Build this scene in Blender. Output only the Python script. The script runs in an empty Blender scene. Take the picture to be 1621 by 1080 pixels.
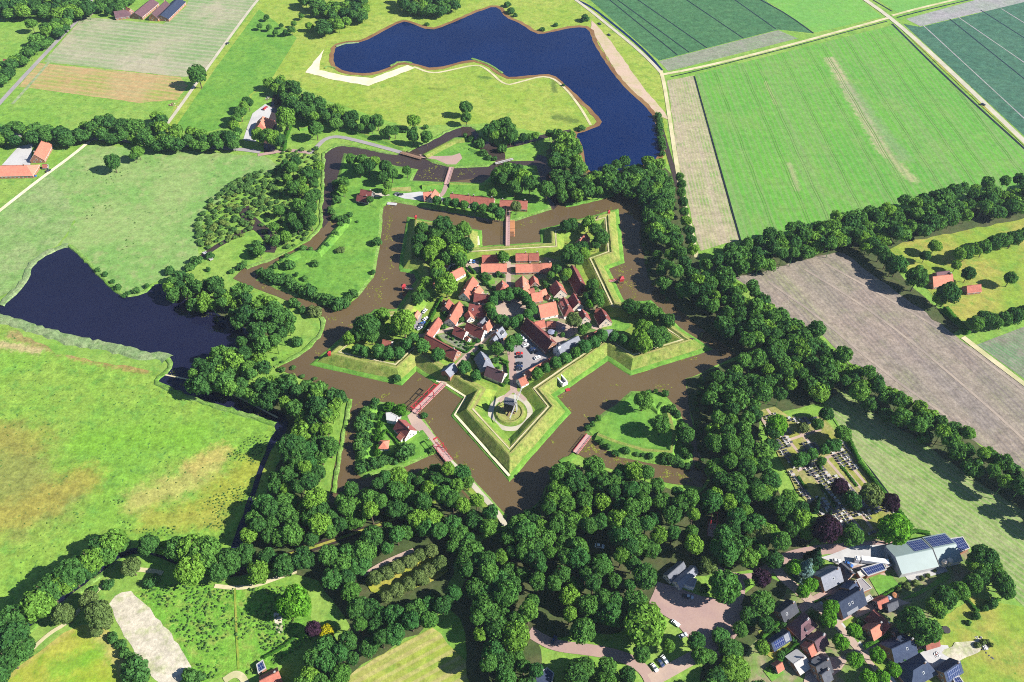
import bpy, bmesh, math, random
import numpy as np
from mathutils import Vector, Matrix, noise as mnoise
from mathutils.geometry import tessellate_polygon
R = math.radians
rnd = random.Random(7)
scene = bpy.context.scene
COL = scene.collection

# ------------------------------------------------------------------ camera
FW, FH, FOC, PITCH, CAMH = 1621, 1080, 1261.0, R(46.35), 370.0
cam = bpy.data.cameras.new('camera'); camo = bpy.data.objects.new('camera', cam); COL.objects.link(camo)
camo.location = (0, 0, CAMH); camo.rotation_euler = (R(90) - PITCH, 0, 0)
cam.sensor_fit = 'HORIZONTAL'; cam.sensor_width = 36; cam.lens = 36 * FOC / FW
cam.clip_start = 1; cam.clip_end = 20000
scene.camera = camo
CP, SP = math.cos(PITCH), math.sin(PITCH)

def at(px, py, z=0.0):
    """ground (or height z) point seen at a position of the survey photograph"""
    u = (px - FW / 2) / FOC; v = (FH / 2 - py) / FOC
    d = Vector((u, CP + v * SP, -SP + v * CP))
    t = (z - CAMH) / d.z
    return Vector((d.x * t, d.y * t, z))

def pts(s):
    a = s.split(); return [tuple(float(q) for q in p.split(',')) for p in a]

# ------------------------------------------------------------------ light
world = bpy.data.worlds.new('World'); scene.world = world; world.use_nodes = True
SUN_EL = R(36.5); sx, sy = 0.972, -0.235
nt = world.node_tree
sky = nt.nodes.new('ShaderNodeTexSky'); sky.sky_type = 'NISHITA'; sky.sun_disc = False
sky.sun_elevation = SUN_EL; sky.sun_rotation = math.atan2(sx, sy); sky.ozone_density = 4.0; sky.altitude = 1500; sky.air_density = 0.8; sky.dust_density = 0.2
nt.nodes['Background'].inputs[1].default_value = 0.08
nt.links.new(sky.outputs[0], nt.nodes['Background'].inputs[0])
sl = bpy.data.lights.new('sun', 'SUN'); sl.energy = 5.0; sl.angle = R(0.5); sl.color = (1, 0.96, 0.88)
so = bpy.data.objects.new('sun', sl); COL.objects.link(so)
ldir = Vector((sx * math.cos(SUN_EL), sy * math.cos(SUN_EL), math.sin(SUN_EL)))
so.rotation_euler = ldir.to_track_quat('Z', 'Y').to_euler(); so.location = (300, 0, 300)
vs = scene.view_settings; vs.view_transform = 'Standard'; vs.look = 'None'; vs.exposure = 1.15; vs.gamma = 1
scene.cycles.max_bounces = 4; scene.cycles.diffuse_bounces = 1; scene.cycles.glossy_bounces = 2
scene.cycles.use_denoising = False; scene.cycles.filter_width = 1.0; scene.cycles.transmission_bounces = 2; scene.cycles.transparent_max_bounces = 4

# ------------------------------------------------------------------ materials
class N:
    def __init__(s, name):
        s.m = bpy.data.materials.new(name); s.m.use_nodes = True; s.t = s.m.node_tree
        s.b = s.t.nodes['Principled BSDF']; s.b.inputs['Roughness'].default_value = 0.9
        s.b.inputs['Specular IOR Level'].default_value = 0.15
        s.g = s.t.nodes.new('ShaderNodeNewGeometry')
    def add(s, t, **k):
        n = s.t.nodes.new(t)
        for a, v in k.items(): setattr(n, a, v)
        return n
    def link(s, a, b): s.t.links.new(a, b)
    def put(s, sock, v):
        if isinstance(v, bpy.types.NodeSocket): s.link(v, sock)
        elif isinstance(v, (tuple, list)) and len(v) == 3 and sock.type == 'RGBA': sock.default_value = (*v, 1)
        else: sock.default_value = v
    def math(s, op, a, b=0.0, c=None, clamp=False):
        n = s.add('ShaderNodeMath', operation=op, use_clamp=clamp); s.put(n.inputs[0], a); s.put(n.inputs[1], b)
        if c is not None: s.put(n.inputs[2], c)
        return n.outputs[0]
    def vmath(s, op, a, b):
        n = s.add('ShaderNodeVectorMath', operation=op); s.put(n.inputs[0], a); s.put(n.inputs[1], b)
        return n.outputs['Value'] if op in ('DOT_PRODUCT', 'LENGTH', 'DISTANCE') else n.outputs[0]
    def mix(s, f, a, b, mode='MIX'):
        n = s.add('ShaderNodeMix', data_type='RGBA', blend_type=mode); s.put(n.inputs[0], f); s.put(n.inputs[6], a); s.put(n.inputs[7], b)
        return n.outputs[2]
    def noise(s, scale, detail=3, vec=None, rough=0.55):
        n = s.add('ShaderNodeTexNoise'); n.inputs['Scale'].default_value = scale; n.inputs['Detail'].default_value = detail
        n.inputs['Roughness'].default_value = rough
        s.link(vec if vec is not None else s.g.outputs['Position'], n.inputs['Vector']); return n.outputs['Fac']
    def ramp(s, f, lo, hi):
        n = s.add('ShaderNodeMapRange'); n.interpolation_type = 'SMOOTHSTEP'
        n.inputs['From Min'].default_value = lo; n.inputs['From Max'].default_value = hi; s.link(f, n.inputs[0]); return n.outputs[0]
    def rot(s, ang, sc=(1, 1, 1)):
        n = s.add('ShaderNodeMapping'); n.inputs['Rotation'].default_value = (0, 0, ang); s.link(s.g.outputs['Position'], n.inputs[0])
        m = s.add('ShaderNodeMapping'); m.inputs['Scale'].default_value = sc; s.link(n.outputs[0], m.inputs[0]); return m.outputs[0]
    def bump(s, h, strength=0.3, dist=0.3):
        n = s.add('ShaderNodeBump'); n.inputs['Strength'].default_value = strength; n.inputs['Distance'].default_value = dist
        s.link(h, n.inputs['Height']); s.link(n.outputs[0], s.b.inputs['Normal'])
    def done(s, col): s.put(s.b.inputs['Base Color'], col); return s.m

def ang_px(x1, y1, x2, y2):
    d = at(x2, y2) - at(x1, y1); return math.atan2(d.y, d.x)

def ground_mat(name, a, b, c=None, big=0.02, mid=0.12, fine=0.6, rows=None, patches=(), tuft=None, contrast=1.0, bump=0.5):
    """patchy vegetation or soil: a/b at large scale, c in scattered medium spots, fine grain; rows=(angle, spacing, colour, amount)"""
    n = N(name)
    f1 = n.ramp(n.noise(big, 4), 0.38, 0.62)
    col = n.mix(f1, a, b)
    if c: col = n.mix(n.math('MULTIPLY', n.ramp(n.noise(mid, 5, rough=0.65), 0.47, 0.68), 0.8), col, c)
    for (x1, y1, x2, y2, w, pc, st) in patches:
        p, q = at(x1, y1), at(x2, y2); d = q - p; L2 = max(d.length_squared, 1e-3)
        rel = n.vmath('SUBTRACT', n.g.outputs['Position'], tuple(p))
        t = n.math('DIVIDE', n.vmath('DOT_PRODUCT', rel, tuple(d)), L2, clamp=True)
        sc = n.add('ShaderNodeVectorMath', operation='SCALE'); sc.inputs[0].default_value = tuple(d); n.link(t, sc.inputs['Scale'])
        dist = n.vmath('DISTANCE', rel, sc.outputs[0])
        wob = n.math('MULTIPLY_ADD', n.noise(1.6 / w, 6, rough=0.7), 2.4, -1.2)
        e = n.math('MULTIPLY_ADD', wob, w, dist)
        k = n.math('MULTIPLY', n.math('SUBTRACT', 1.0, n.ramp(e, w * 0.15, w * 1.05)), st)
        col = n.mix(k, col, pc)
    if rows:
        for (an, sp, rc, am) in (rows if isinstance(rows, list) else [rows]):
            v = n.rot(-an, (0.02, 1, 1))
            w = n.add('ShaderNodeTexWave', wave_type='BANDS', bands_direction='Y'); w.inputs['Scale'].default_value = 0.314 / sp
            w.inputs['Distortion'].default_value = 1.2; w.inputs['Detail Scale'].default_value = 2.0
            n.link(v, w.inputs['Vector'])
            st = n.noise(0.35 / sp, 4, vec=n.rot(-an, (0.03, 1, 1)))
            k = n.math('MULTIPLY', n.ramp(w.outputs['Fac'], 0.35, 0.9), am)
            k = n.math('MULTIPLY', k, n.math('MULTIPLY_ADD', st, 1.6, 0.1), clamp=True)
            col = n.mix(k, col, rc)
            col = n.mix(n.math('MULTIPLY', n.ramp(st, 0.45, 0.75), min(1, am * 0.9)), col, rc)
    if tuft:
        tc, sc_, th = tuft
        k = n.math('MULTIPLY', n.ramp(n.noise(sc_, 3, rough=0.6), th, th + 0.07), n.ramp(n.noise(sc_ * 0.12, 2), 0.42, 0.6))
        col = n.mix(k, col, tc)
    g = n.noise(fine, 5, rough=0.75)
    g2 = n.noise(fine * .3, 6, rough=0.7)
    m = n.math('MULTIPLY_ADD', g, 1.2 * contrast, 1 - 0.6 * contrast)
    m = n.math('MULTIPLY', m, n.math('MULTIPLY_ADD', g2, 1.3 * contrast, 1 - 0.65 * contrast))
    mm = n.add('ShaderNodeCombineColor'); [n.link(m, mm.inputs[i]) for i in range(3)]
    col = n.mix(1.0, col, mm.outputs[0], 'MULTIPLY')
    if bump: n.bump(g, bump, 0.35)
    return n.done(col)

def plain_mat(name, c, var=0.25, sc=0.6, rough=0.85, spec=0.2, c2=None, s2=0.08):
    n = N(name); n.b.inputs['Roughness'].default_value = rough; n.b.inputs['Specular IOR Level'].default_value = spec
    col = tuple(c)
    if c2: col = n.mix(n.ramp(n.noise(s2, 4), 0.4, 0.65), c, c2)
    m = n.math('MULTIPLY_ADD', n.noise(sc, 4, rough=0.7), 2 * var, 1 - var)
    mm = n.add('ShaderNodeCombineColor'); [n.link(m, mm.inputs[i]) for i in range(3)]
    return n.done(n.mix(1.0, col, mm.outputs[0], 'MULTIPLY'))

def roof_mat(name, c, c2):
    n = N(name); n.b.inputs['Roughness'].default_value = 0.75
    oi = n.add('ShaderNodeObjectInfo')
    col = n.mix(n.ramp(n.noise(0.5, 5, rough=0.7), 0.35, 0.7), c, c2)
    tc = n.add('ShaderNodeTexCoord')
    w = n.add('ShaderNodeTexBrick'); w.inputs['Scale'].default_value = 2.6; w.inputs['Mortar Size'].default_value = 0.03
    w.inputs['Color1'].default_value = (1, 1, 1, 1); w.inputs['Color2'].default_value = (.72, .72, .72, 1); w.inputs['Mortar'].default_value = (.4, .4, .4, 1)
    n.link(tc.outputs['UV'], w.inputs['Vector'])
    col = n.mix(0.75, col, w.outputs['Color'], 'MULTIPLY')
    k = n.math('MULTIPLY_ADD', oi.outputs['Random'], 0.5, 0.75)
    mm = n.add('ShaderNodeCombineColor'); [n.link(k, mm.inputs[i]) for i in range(3)]
    return n.done(n.mix(1.0, col, mm.outputs[0], 'MULTIPLY'))

def foliage_mat(name, dark, light, obj=True, hue=None, var=0.45):
    n = N(name); n.t.nodes.remove(n.b)
    tone = n.add('ShaderNodeObjectInfo').outputs['Random'] if obj else None
    if not obj:
        at_ = n.add('ShaderNodeAttribute'); at_.attribute_name = 'tint'; tone = at_.outputs['Fac']
    f = n.math('ADD', n.math('MULTIPLY', tone, 0.65), n.math('MULTIPLY', n.noise(0.25, 3), 0.55), clamp=True)
    f = n.math('SUBTRACT', f, 0.1, clamp=True)
    col = n.mix(f, dark, light)
    if hue: col = n.mix(n.math('MULTIPLY', n.ramp(tone, 0.72, 0.95), 0.7), col, hue)
    k = n.math('MULTIPLY_ADD', n.g.outputs['Random Per Island'], 2 * var, 1 - var)
    mm = n.add('ShaderNodeCombineColor'); [n.link(k, mm.inputs[i]) for i in range(3)]
    col = n.mix(1.0, col, mm.outputs[0], 'MULTIPLY')
    d = n.add('ShaderNodeBsdfDiffuse'); t = n.add('ShaderNodeBsdfTranslucent'); x = n.add('ShaderNodeMixShader'); x.inputs[0].default_value = 0.34
    n.link(col, d.inputs[0]); n.link(n.mix(1.0, col, (1.5, 1.5, 0.5), 'MULTIPLY'), t.inputs[0]); n.link(d.outputs[0], x.inputs[1]); n.link(t.outputs[0], x.inputs[2])
    n.link(x.outputs[0], n.t.nodes['Material Output'].inputs['Surface']); return n.m

def water_mat(name, c, c2=None, rough=0.05):
    n = N(name); n.b.inputs['Roughness'].default_value = rough; n.b.inputs['Specular IOR Level'].default_value = 0.28
    col = n.mix(n.ramp(n.noise(0.012, 4), 0.35, 0.65), c, c2 or tuple(q * 0.75 for q in c))
    n.bump(n.noise(0.35, 3), 0.02, 0.2); return n.done(col)

M = {}
M['meadow'] = ground_mat('meadow grass', (.14, .265, .035), (.18, .28, .05), (.10, .22, .035), tuft=((.07, .13, .02), .35, .62))
M['pasture'] = ground_mat('pasture grass', (.135, .255, .06), (.19, .275, .085), (.22, .265, .10), tuft=((.06, .125, .03), .3, .60))
M['yellowmeadow'] = ground_mat('dry meadow grass', (.195, .275, .035), (.24, .29, .05), (.14, .245, .03), big=0.025, tuft=((.08, .15, .02), .2, .66),
    patches=[(880, 185, 912, 192, 7, (.07, .11, .02), .8), (875, 130, 878, 145, 4, (.07, .11, .02), .8), (760, 122, 775, 124, 4, (.06, .12, .02), .8), (680, 140, 705, 142, 3, (.09, .14, .02), .6)])
M['lush'] = ground_mat('lush grass', (.095, .225, .03), (.13, .255, .035), (.065, .175, .026), big=.05, mid=.2, tuft=((.05, .13, .015), .4, .64))
M['lawn'] = ground_mat('lawn', (.13, .225, .03), (.19, .235, .04), (.10, .20, .028), big=.06, mid=.25)
M['slope'] = ground_mat('rampart grass', (.155, .21, .038), (.20, .21, .055), (.10, .17, .028), big=.05, mid=.25, fine=1.4, contrast=1.3)
M['crest'] = ground_mat('dry trodden grass', (.26, .24, .085), (.22, .235, .06), (.17, .21, .045), big=.08, mid=.3, fine=1.4)
M['swmeadow'] = ground_mat('rough meadow', (.135, .27, .03), (.175, .27, .04), (.105, .235, .035), big=.016, tuft=((.055, .13, .025), .33, .60), contrast=1.4,
    patches=[(-10, 720, 70, 790, 30, (.19, .155, .05), .62), (-10, 830, 130, 760, 16, (.24, .21, .04), .8), (0, 690, 50, 700, 16, (.22, .2, .04), .7), (225, 790, 330, 745, 14, (.32, .28, .085), .75), (310, 735, 350, 715, 9, (.34, .28, .08), .8),
             (330, 800, 400, 740, 16, (.24, .24, .03), .75), (240, 820, 340, 820, 12, (.25, .24, .04), .7), (130, 700, 300, 690, 14, (.13, .28, .02), .5), (0, 545, 60, 555, 5, (.36, .29, .14), .9), (120, 562, 230, 585, 6, (.25, .17, .06), .9), (20, 530, 120, 560, 6, (.26, .18, .08), .8)])
M['mown'] = ground_mat('mown field', (.15, .235, .055), (.19, .25, .085), (.10, .22, .035), big=.02, mid=.08, rows=(ang_px(1330, 640, 1600, 830), 3.0, (.25, .25, .13), .7))
M['mown2'] = ground_mat('mown hay field', (.22, .27, .04), (.27, .28, .06), (.16, .25, .03), big=.03, mid=.12, rows=(ang_px(540, 1080, 690, 1000), 4.5, (.33, .29, .11), .8))
M['arc'] = ground_mat('young grass field', (.20, .29, .02), (.27, .28, .04), (.15, .28, .02), big=.02, patches=[(155, 1000, 200, 1060, 6, (.33, .28, .09), .8), (90, 1060, 150, 1035, 8, (.1, .27, .02), .6), (10, 1070, 110, 995, 4, (.3, .26, .07), .8)])
M['stubble'] = ground_mat('pale stubble field', (.17, .245, .10), (.30, .28, .18), (.13, .235, .075), big=.012, mid=.04, rows=(ang_px(80, 98, 280, 122), 7, (.31, .28, .20), .55), contrast=.7)
M['roughpast'] = ground_mat('rough grey pasture', (.15, .25, .07), (.20, .265, .10), (.11, .225, .05), big=.03, mid=.1, contrast=1.2, tuft=((.09, .16, .05), .3, .6))
M['hay'] = ground_mat('cut hay field', (.21, .25, .055), (.30, .25, .11), (.33, .22, .10), big=.015, mid=.05, rows=(ang_px(50, 135, 240, 160), 6, (.36, .24, .11), .75), contrast=.7)
M['crop'] = ground_mat('dark leafy crop', (.040, .115, .046), (.047, .125, .05), (.058, .14, .055), big=.02, fine=.55, contrast=1.3, rows=[(ang_px(965, 0, 1117, 83), 26, (.02, .06, .04), .0)])
M['crop2'] = ground_mat('blue green leafy crop', (.035, .10, .062), (.043, .11, .068), (.052, .13, .072), big=.02, fine=.55, contrast=1.3)
M['headland'] = ground_mat('grey headland', (.17, .20, .125), (.15, .21, .11), (.21, .20, .17), big=.03, rows=(ang_px(1060, 105, 1230, 60), 4, (.21, .19, .16), .5))
M['headland2'] = ground_mat('grey fallow strip', (.25, .235, .235), (.22, .24, .20), (.20, .20, .2), big=.03)
M['green'] = ground_mat('green cereal field', (.080, .245, .03), (.094, .265, .03), (.13, .25, .046), big=.01, mid=.03, contrast=.8,
    rows=[(ang_px(1245, 100, 1370, 345), 4.6, (.15, .225, .075), .6)],
    patches=[(1315, 95, 1400, 240, 8, (.33, .28, .17), .95), (1400, 240, 1445, 285, 7, (.31, .28, .15), .8), (1212, 130, 1228, 165, 2.5, (.3, .28, .13), .8), (1250, 260, 1262, 300, 4, (.28, .27, .14), .7), (1340, 135, 1430, 250, 10, (.17, .2, .12), .5), (1300, 300, 1380, 330, 8, (.15, .24, .06), .5)])
M['green2'] = ground_mat('green grass field', (.11, .27, .05), (.12, .285, .045), (.14, .27, .06), big=.02, contrast=.7)
M['fallow'] = ground_mat('fallow strip', (.29, .26, .15), (.22, .25, .10), (.15, .25, .06), big=.025, mid=.07, rows=(ang_px(1085, 130, 1150, 380), 2.6, (.32, .26, .19), .8))
M['plough'] = ground_mat('ploughed earth', (.225, .178, .145), (.205, .178, .135), (.18, .175, .105), big=.018, mid=.06, contrast=1.2, rows=[(ang_px(1330, 400, 1630, 700), 3.2, (.15, .125, .115), .6), (ang_px(1330, 400, 1630, 700), 24, (.26, .21, .165), .45)],
    patches=[(1240, 440, 1330, 540, 9, (.21, .23, .10), .45), (1430, 560, 1560, 660, 14, (.20, .165, .155), .5)])
M['potato'] = ground_mat('young row crop', (.10, .18, .08), (.14, .18, .10), (.17, .16, .12), big=.03, rows=(ang_px(1550, 545, 1630, 600), 2.4, (.2, .17, .15), .6))
M['heath'] = ground_mat('dry yellow grass', (.17, .25, .028), (.26, .245, .05), (.115, .225, .028), big=.03, mid=.1, tuft=((.09, .17, .02), .3, .63))
M['rough'] = ground_mat('rank weeds', (.10, .25, .025), (.13, .27, .03), (.20, .25, .05), big=.05, mid=.18, fine=1.1, contrast=1.6, tuft=((.045, .15, .015), .5, .56))
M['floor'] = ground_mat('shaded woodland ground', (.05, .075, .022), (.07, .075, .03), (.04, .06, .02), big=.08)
M['garden'] = ground_mat('gardens and yards', (.13, .20, .045), (.22, .19, .11), (.09, .19, .035), big=.1, mid=.3)
M['orchard'] = ground_mat('orchard grass', (.24, .26, .03), (.30, .27, .05), (.18, .25, .03), big=.06, mid=.2)
M['sand'] = plain_mat('pale sand', (.62, .54, .38), .18, .7, c2=(.52, .45, .30))
M['cemetery'] = ground_mat('cemetery grass and gravel', (.215, .225, .04), (.24, .215, .09), (.15, .20, .035), big=.09, mid=.35)
M['tramline'] = plain_mat('tractor tramline in young cereal', (.085, .20, .03), .3, .4, c2=(.14, .24, .06), s2=.03)
M['tracksoil'] = plain_mat('compacted pale soil track', (.29, .235, .185), .25, .5, c2=(.22, .18, .15), s2=.06)
M['sandpatch'] = ground_mat('bare sandy soil', (.47, .42, .33), (.40, .36, .28), (.26, .29, .13), big=.05, mid=.12, contrast=1.0)
M['beach'] = plain_mat('pinkish beach sand', (.42, .31, .23), .25, .5, c2=(.36, .30, .17))
M['wet'] = plain_mat('wet brown lake margin', (.20, .115, .045), .3, .4, c2=(.15, .075, .03), s2=.05)
M['gravel'] = plain_mat('grey gravel track', (.42, .38, .29), .15, .8, c2=(.36, .33, .25))
M['dirt'] = plain_mat('sandy track', (.48, .42, .26), .2, .7, c2=(.36, .34, .17))
M['asphalt'] = plain_mat('grey asphalt', (.24, .22, .225), .12, .8, c2=(.28, .255, .25))
M['klinker'] = plain_mat('pinkish brick paving', (.33, .225, .19), .15, 1.2, c2=(.30, .20, .18))
M['klinker2'] = plain_mat('pale brick paving', (.38, .28, .22), .16, 1.2, c2=(.32, .235, .20))
M['concrete'] = plain_mat('concrete', (.42, .41, .40), .15, .6, c2=(.36, .35, .35))
M['lake'] = water_mat('deep blue lake water', (.002, .012, .062), (.0015, .009, .05))
M['pond'] = water_mat('dark peat lake water', (.009, .010, .030), (.007, .008, .024))
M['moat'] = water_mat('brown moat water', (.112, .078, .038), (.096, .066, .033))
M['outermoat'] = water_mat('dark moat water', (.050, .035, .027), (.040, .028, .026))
M['ditch'] = water_mat('ditch water', (.012, .016, .018))
M['reed'] = ground_mat('bank reeds', (.11, .22, .03), (.15, .24, .06), (.07, .16, .02), big=.08, mid=.3, fine=1.6, contrast=1.7)
M['reedpale'] = ground_mat('pale reeds', (.15, .22, .09), (.19, .24, .11), (.10, .18, .05), big=.08, mid=.3, fine=1.6, contrast=1.5)
M['red tile'] = roof_mat('weathered red roof tiles', (.43, .15, .105), (.32, .105, .08))
M['orange tile'] = roof_mat('orange roof tiles', (.54, .20, .13), (.43, .155, .11))
M['dark tile'] = roof_mat('dark red roof tiles', (.27, .085, .07), (.2, .06, .06))
M['purple tile'] = roof_mat('purple brown roof tiles', (.16, .085, .10), (.12, .07, .08))
M['slate'] = roof_mat('grey slates', (.10, .105, .125), (.07, .075, .095))
M['blue slate'] = roof_mat('dark blue grey roof tiles', (.048, .066, .115), (.032, .046, .09))
M['light slate'] = roof_mat('light grey roof', (.22, .23, .265), (.17, .18, .215))
M['metal roof'] = plain_mat('grey green sheet roofing', (.22, .28, .275), .08, .3, .5, .4, c2=(.19, .245, .24))
M['brick'] = plain_mat('brick wall', (.30, .15, .095), .25, 1.5)
M['pale brick'] = plain_mat('pale plaster wall', (.55, .46, .38), .12, 1.2)
M['white wall'] = plain_mat('white plaster wall', (.72, .69, .64), .08, .8)
M['dark wood'] = plain_mat('dark tarred boards', (.045, .04, .04), .3, 1.0)
M['window'] = plain_mat('window glass', (.03, .04, .055), .1, .5, .15, .5)
M['frame'] = plain_mat('white window paint', (.75, .74, .7), .05)
M['door'] = plain_mat('green door paint', (.04, .10, .06), .1)
M['red paint'] = plain_mat('red paint', (.36, .028, .035), .15, .8, .5, .4)
M['wood deck'] = plain_mat('weathered pinkish deck boards', (.40, .25, .23), .2, 1.2)
M['brown wood'] = plain_mat('brown boards', (.20, .12, .08), .25, 1.0)
M['orange wood'] = plain_mat('new orange timber', (.45, .20, .09), .2, 1.0)
M['bark'] = plain_mat('tree bark', (.10, .075, .05), .3, 2.0)
M['stone'] = plain_mat('grey stone', (.36, .35, .34), .25, 1.0)
M['dark stone'] = plain_mat('dark granite', (.07, .07, .08), .2, 1.0, .3, .5)
M['white'] = plain_mat('white paint', (.8, .8, .8), .04, 1, .4, .4)
M['tyre'] = plain_mat('black rubber', (.02, .02, .02), .1)
M['metal'] = plain_mat('grey metal', (.4, .4, .42), .1, 1, .4, .5)
M['iron'] = plain_mat('dark iron', (.05, .05, .055), .15, 1, .5, .5)
def solar():
    n = N('solar panels'); n.b.inputs['Roughness'].default_value = .25; n.b.inputs['Specular IOR Level'].default_value = .5
    tc = n.add('ShaderNodeTexCoord'); w = n.add('ShaderNodeTexBrick'); w.offset = 0
    w.inputs['Scale'].default_value = .55; w.inputs['Mortar Size'].default_value = .035; w.inputs['Brick Width'].default_value = .6; w.inputs['Row Height'].default_value = .9
    w.inputs['Color1'].default_value = (.012, .022, .09, 1); w.inputs['Color2'].default_value = (.014, .028, .11, 1); w.inputs['Mortar'].default_value = (.2, .22, .3, 1)
    n.link(tc.outputs['UV'], w.inputs['Vector']); return n.done(w.outputs['Color'])
M['solar'] = solar()
M['leaf'] = foliage_mat('broad leaves', (.022, .078, .026), (.125, .275, .046), hue=(.165, .30, .035))
M['leafmass'] = foliage_mat('woodland leaves', (.022, .076, .028), (.123, .27, .048), obj=False, hue=(.16, .29, .037))
M['limeleaf'] = foliage_mat('lime tree leaves', (.038, .125, .034), (.085, .215, .045), hue=(.075, .175, .025))
M['brightleaf'] = foliage_mat('bright green leaves', (.09, .25, .022), (.12, .29, .026))
M['paleleaf'] = foliage_mat('pale willow leaves', (.10, .16, .045), (.15, .20, .065))
M['copperleaf'] = foliage_mat('copper beech leaves', (.028, .016, .03), (.055, .025, .045))
M['yellowleaf'] = foliage_mat('yellow leaves', (.35, .33, .01), (.4, .36, .01))
M['needle'] = foliage_mat('conifer needles', (.014, .05, .02), (.03, .08, .03))
M['blueneedle'] = foliage_mat('blue spruce needles', (.10, .18, .17), (.15, .23, .22))
M['bushleaf'] = foliage_mat('bush leaves', (.04, .12, .036), (.095, .21, .045))
M['hedgeleaf'] = foliage_mat('hedge leaves', (.03, .10, .015), (.06, .17, .018))
M['scrubmass'] = foliage_mat('scrub leaves', (.06, .145, .04), (.13, .235, .055), obj=False, hue=(.19, .25, .06))
M['lilyleaf'] = foliage_mat('water lily leaves', (.17, .20, .035), (.27, .25, .05), obj=True)

# ------------------------------------------------------------------ mesh helpers
class MB:
    def __init__(s): s.v = []; s.f = []; s.mi = []; s.uv = []
    def face(s, P, mi=0, uv=None):
        b = len(s.v); s.v += [tuple(p) for p in P]; s.f.append(tuple(range(b, b + len(P)))); s.mi.append(mi); s.uv.append(uv)
    def box(s, c, d, mi=0, rz=0.0, top=None):
        cx, cy, cz = c; dx, dy, dz = (q / 2 for q in d); ca, sa = math.cos(rz), math.sin(rz)
        tx, ty = (dx, dy) if top is None else (dx * top, dy * top)
        P = []
        for (X, Y, Z, qx, qy) in ((-1, -1, -1, dx, dy), (1, -1, -1, dx, dy), (1, 1, -1, dx, dy), (-1, 1, -1, dx, dy), (-1, -1, 1, tx, ty), (1, -1, 1, tx, ty), (1, 1, 1, tx, ty), (-1, 1, 1, tx, ty)):
            x, y = X * qx, Y * qy; P.append((cx + x * ca - y * sa, cy + x * sa + y * ca, cz + Z * dz))
        for q in ((0, 3, 2, 1), (4, 5, 6, 7), (0, 1, 5, 4), (1, 2, 6, 5), (2, 3, 7, 6), (3, 0, 4, 7)):
            s.face([P[i] for i in q], mi)
    def bar(s, a, b, w, mi=0, h=None):
        a, b = Vector(a), Vector(b); d = (b - a).normalized(); h = h or w
        u = d.cross(Vector((0, 0, 1)));  u = u.normalized() if u.length > 1e-4 else Vector((1, 0, 0)); v = u.cross(d)
        P = [p + u * (i * w / 2) + v * (j * h / 2) for p in (a, b) for (i, j) in ((-1, -1), (1, -1), (1, 1), (-1, 1))]
        for q in ((0, 1, 2, 3), (7, 6, 5, 4), (0, 4, 5, 1), (1, 5, 6, 2), (2, 6, 7, 3), (3, 7, 4, 0)): s.face([P[i] for i in q], mi)
    def cone(s, c, r1, r2, h, n=10, mi=0, cap=True):
        a = [2 * math.pi * i / n for i in range(n)]
        A = [(c[0] + r1 * math.cos(t), c[1] + r1 * math.sin(t), c[2]) for t in a]; B = [(c[0] + r2 * math.cos(t), c[1] + r2 * math.sin(t), c[2] + h) for t in a]
        for i in range(n):
            j = (i + 1) % n; s.face([A[i], A[j], B[j], B[i]], mi)
        if cap: s.face(B, mi); s.face(A[::-1], mi)
    def mesh(s, name, mats):
        me = bpy.data.meshes.new(name); me.from_pydata(s.v, [], s.f)
        for m in mats: me.materials.append(m)
        me.polygons.foreach_set('material_index', s.mi)
        if any(s.uv):
            ul = me.uv_layers.new(name='UVMap'); fl = []
            for f, u in zip(s.f, s.uv): fl += [c for q in (u or [(0, 0)] * len(f)) for c in q]
            ul.data.foreach_set('uv', fl)
        me.update(); return me
    def weld(s, name, mats):
        me = s.mesh(name, mats); bm = bmesh.new(); bm.from_mesh(me); bmesh.ops.remove_doubles(bm, verts=bm.verts, dist=1e-3)
        bm.to_mesh(me); bm.free(); return me
    def obj(s, name, mats, parent=None): return link(name, s.weld(name, mats if isinstance(mats, list) else [mats]), parent)

def link(name, me, parent=None, loc=None, rz=None):
    o = bpy.data.objects.new(name, me); COL.objects.link(o)
    if parent: o.parent = parent
    if loc is not None: o.location = loc
    if rz is not None: o.rotation_euler.z = rz
    return o
def tag(o, label, cat, group=None):
    o['label'] = label; o['category'] = cat
    if group: o['group'] = group
    return o
def thing(name, label, cat, loc=(0, 0, 0), rz=0.0, group=None):
    return tag(link(name, None, None, loc, rz), label, cat, group)
def struct(o): o['kind'] = 'structure'; return o
def stuff(o): o['kind'] = 'stuff'; return o

def area(P): return 0.5 * sum(P[i - 1][0] * P[i][1] - P[i][0] * P[i - 1][1] for i in range(len(P)))
def ccw(P): return P if area(P) > 0 else P[::-1]
def smooth(P, it=1, closed=True):
    for _ in range(it):
        Q = []
        n = len(P)
        for i in range(n if closed else n - 1):
            a, b = P[i], P[(i + 1) % n]; Q += [a * .75 + b * .25, a * .25 + b * .75]
        P = Q if closed else [P[0]] + Q + [P[-1]]
    return P
def densify(P, step, jit, seed=1, closed=True):
    r = random.Random(seed); Q = []; n = len(P)
    for i in range(n if closed else n - 1):
        a, b = P[i], P[(i + 1) % n]; k = max(1, int((b - a).length / step))
        for j in range(k):
            q = a.lerp(b, j / k); Q.append(Vector((q.x + r.uniform(-jit, jit), q.y + r.uniform(-jit, jit), q.z)))
    return Q
def fill(mb, P, mi=0):
    for t in tessellate_polygon([P]):
        a, b, c = (P[i] for i in t)
        if (b - a).cross(c - a).z < 0: b, c = c, b
        mb.face([a, b, c], mi)
_lay = [0.02]; SHEETS = []
def in_poly(x, y, P):
    c = False
    for i in range(len(P)):
        (x1, y1), (x2, y2) = P[i - 1], P[i]
        if (y1 > y) != (y2 > y) and x < (x2 - x1) * (y - y1) / (y2 - y1) + x1: c = not c
    return c
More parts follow.
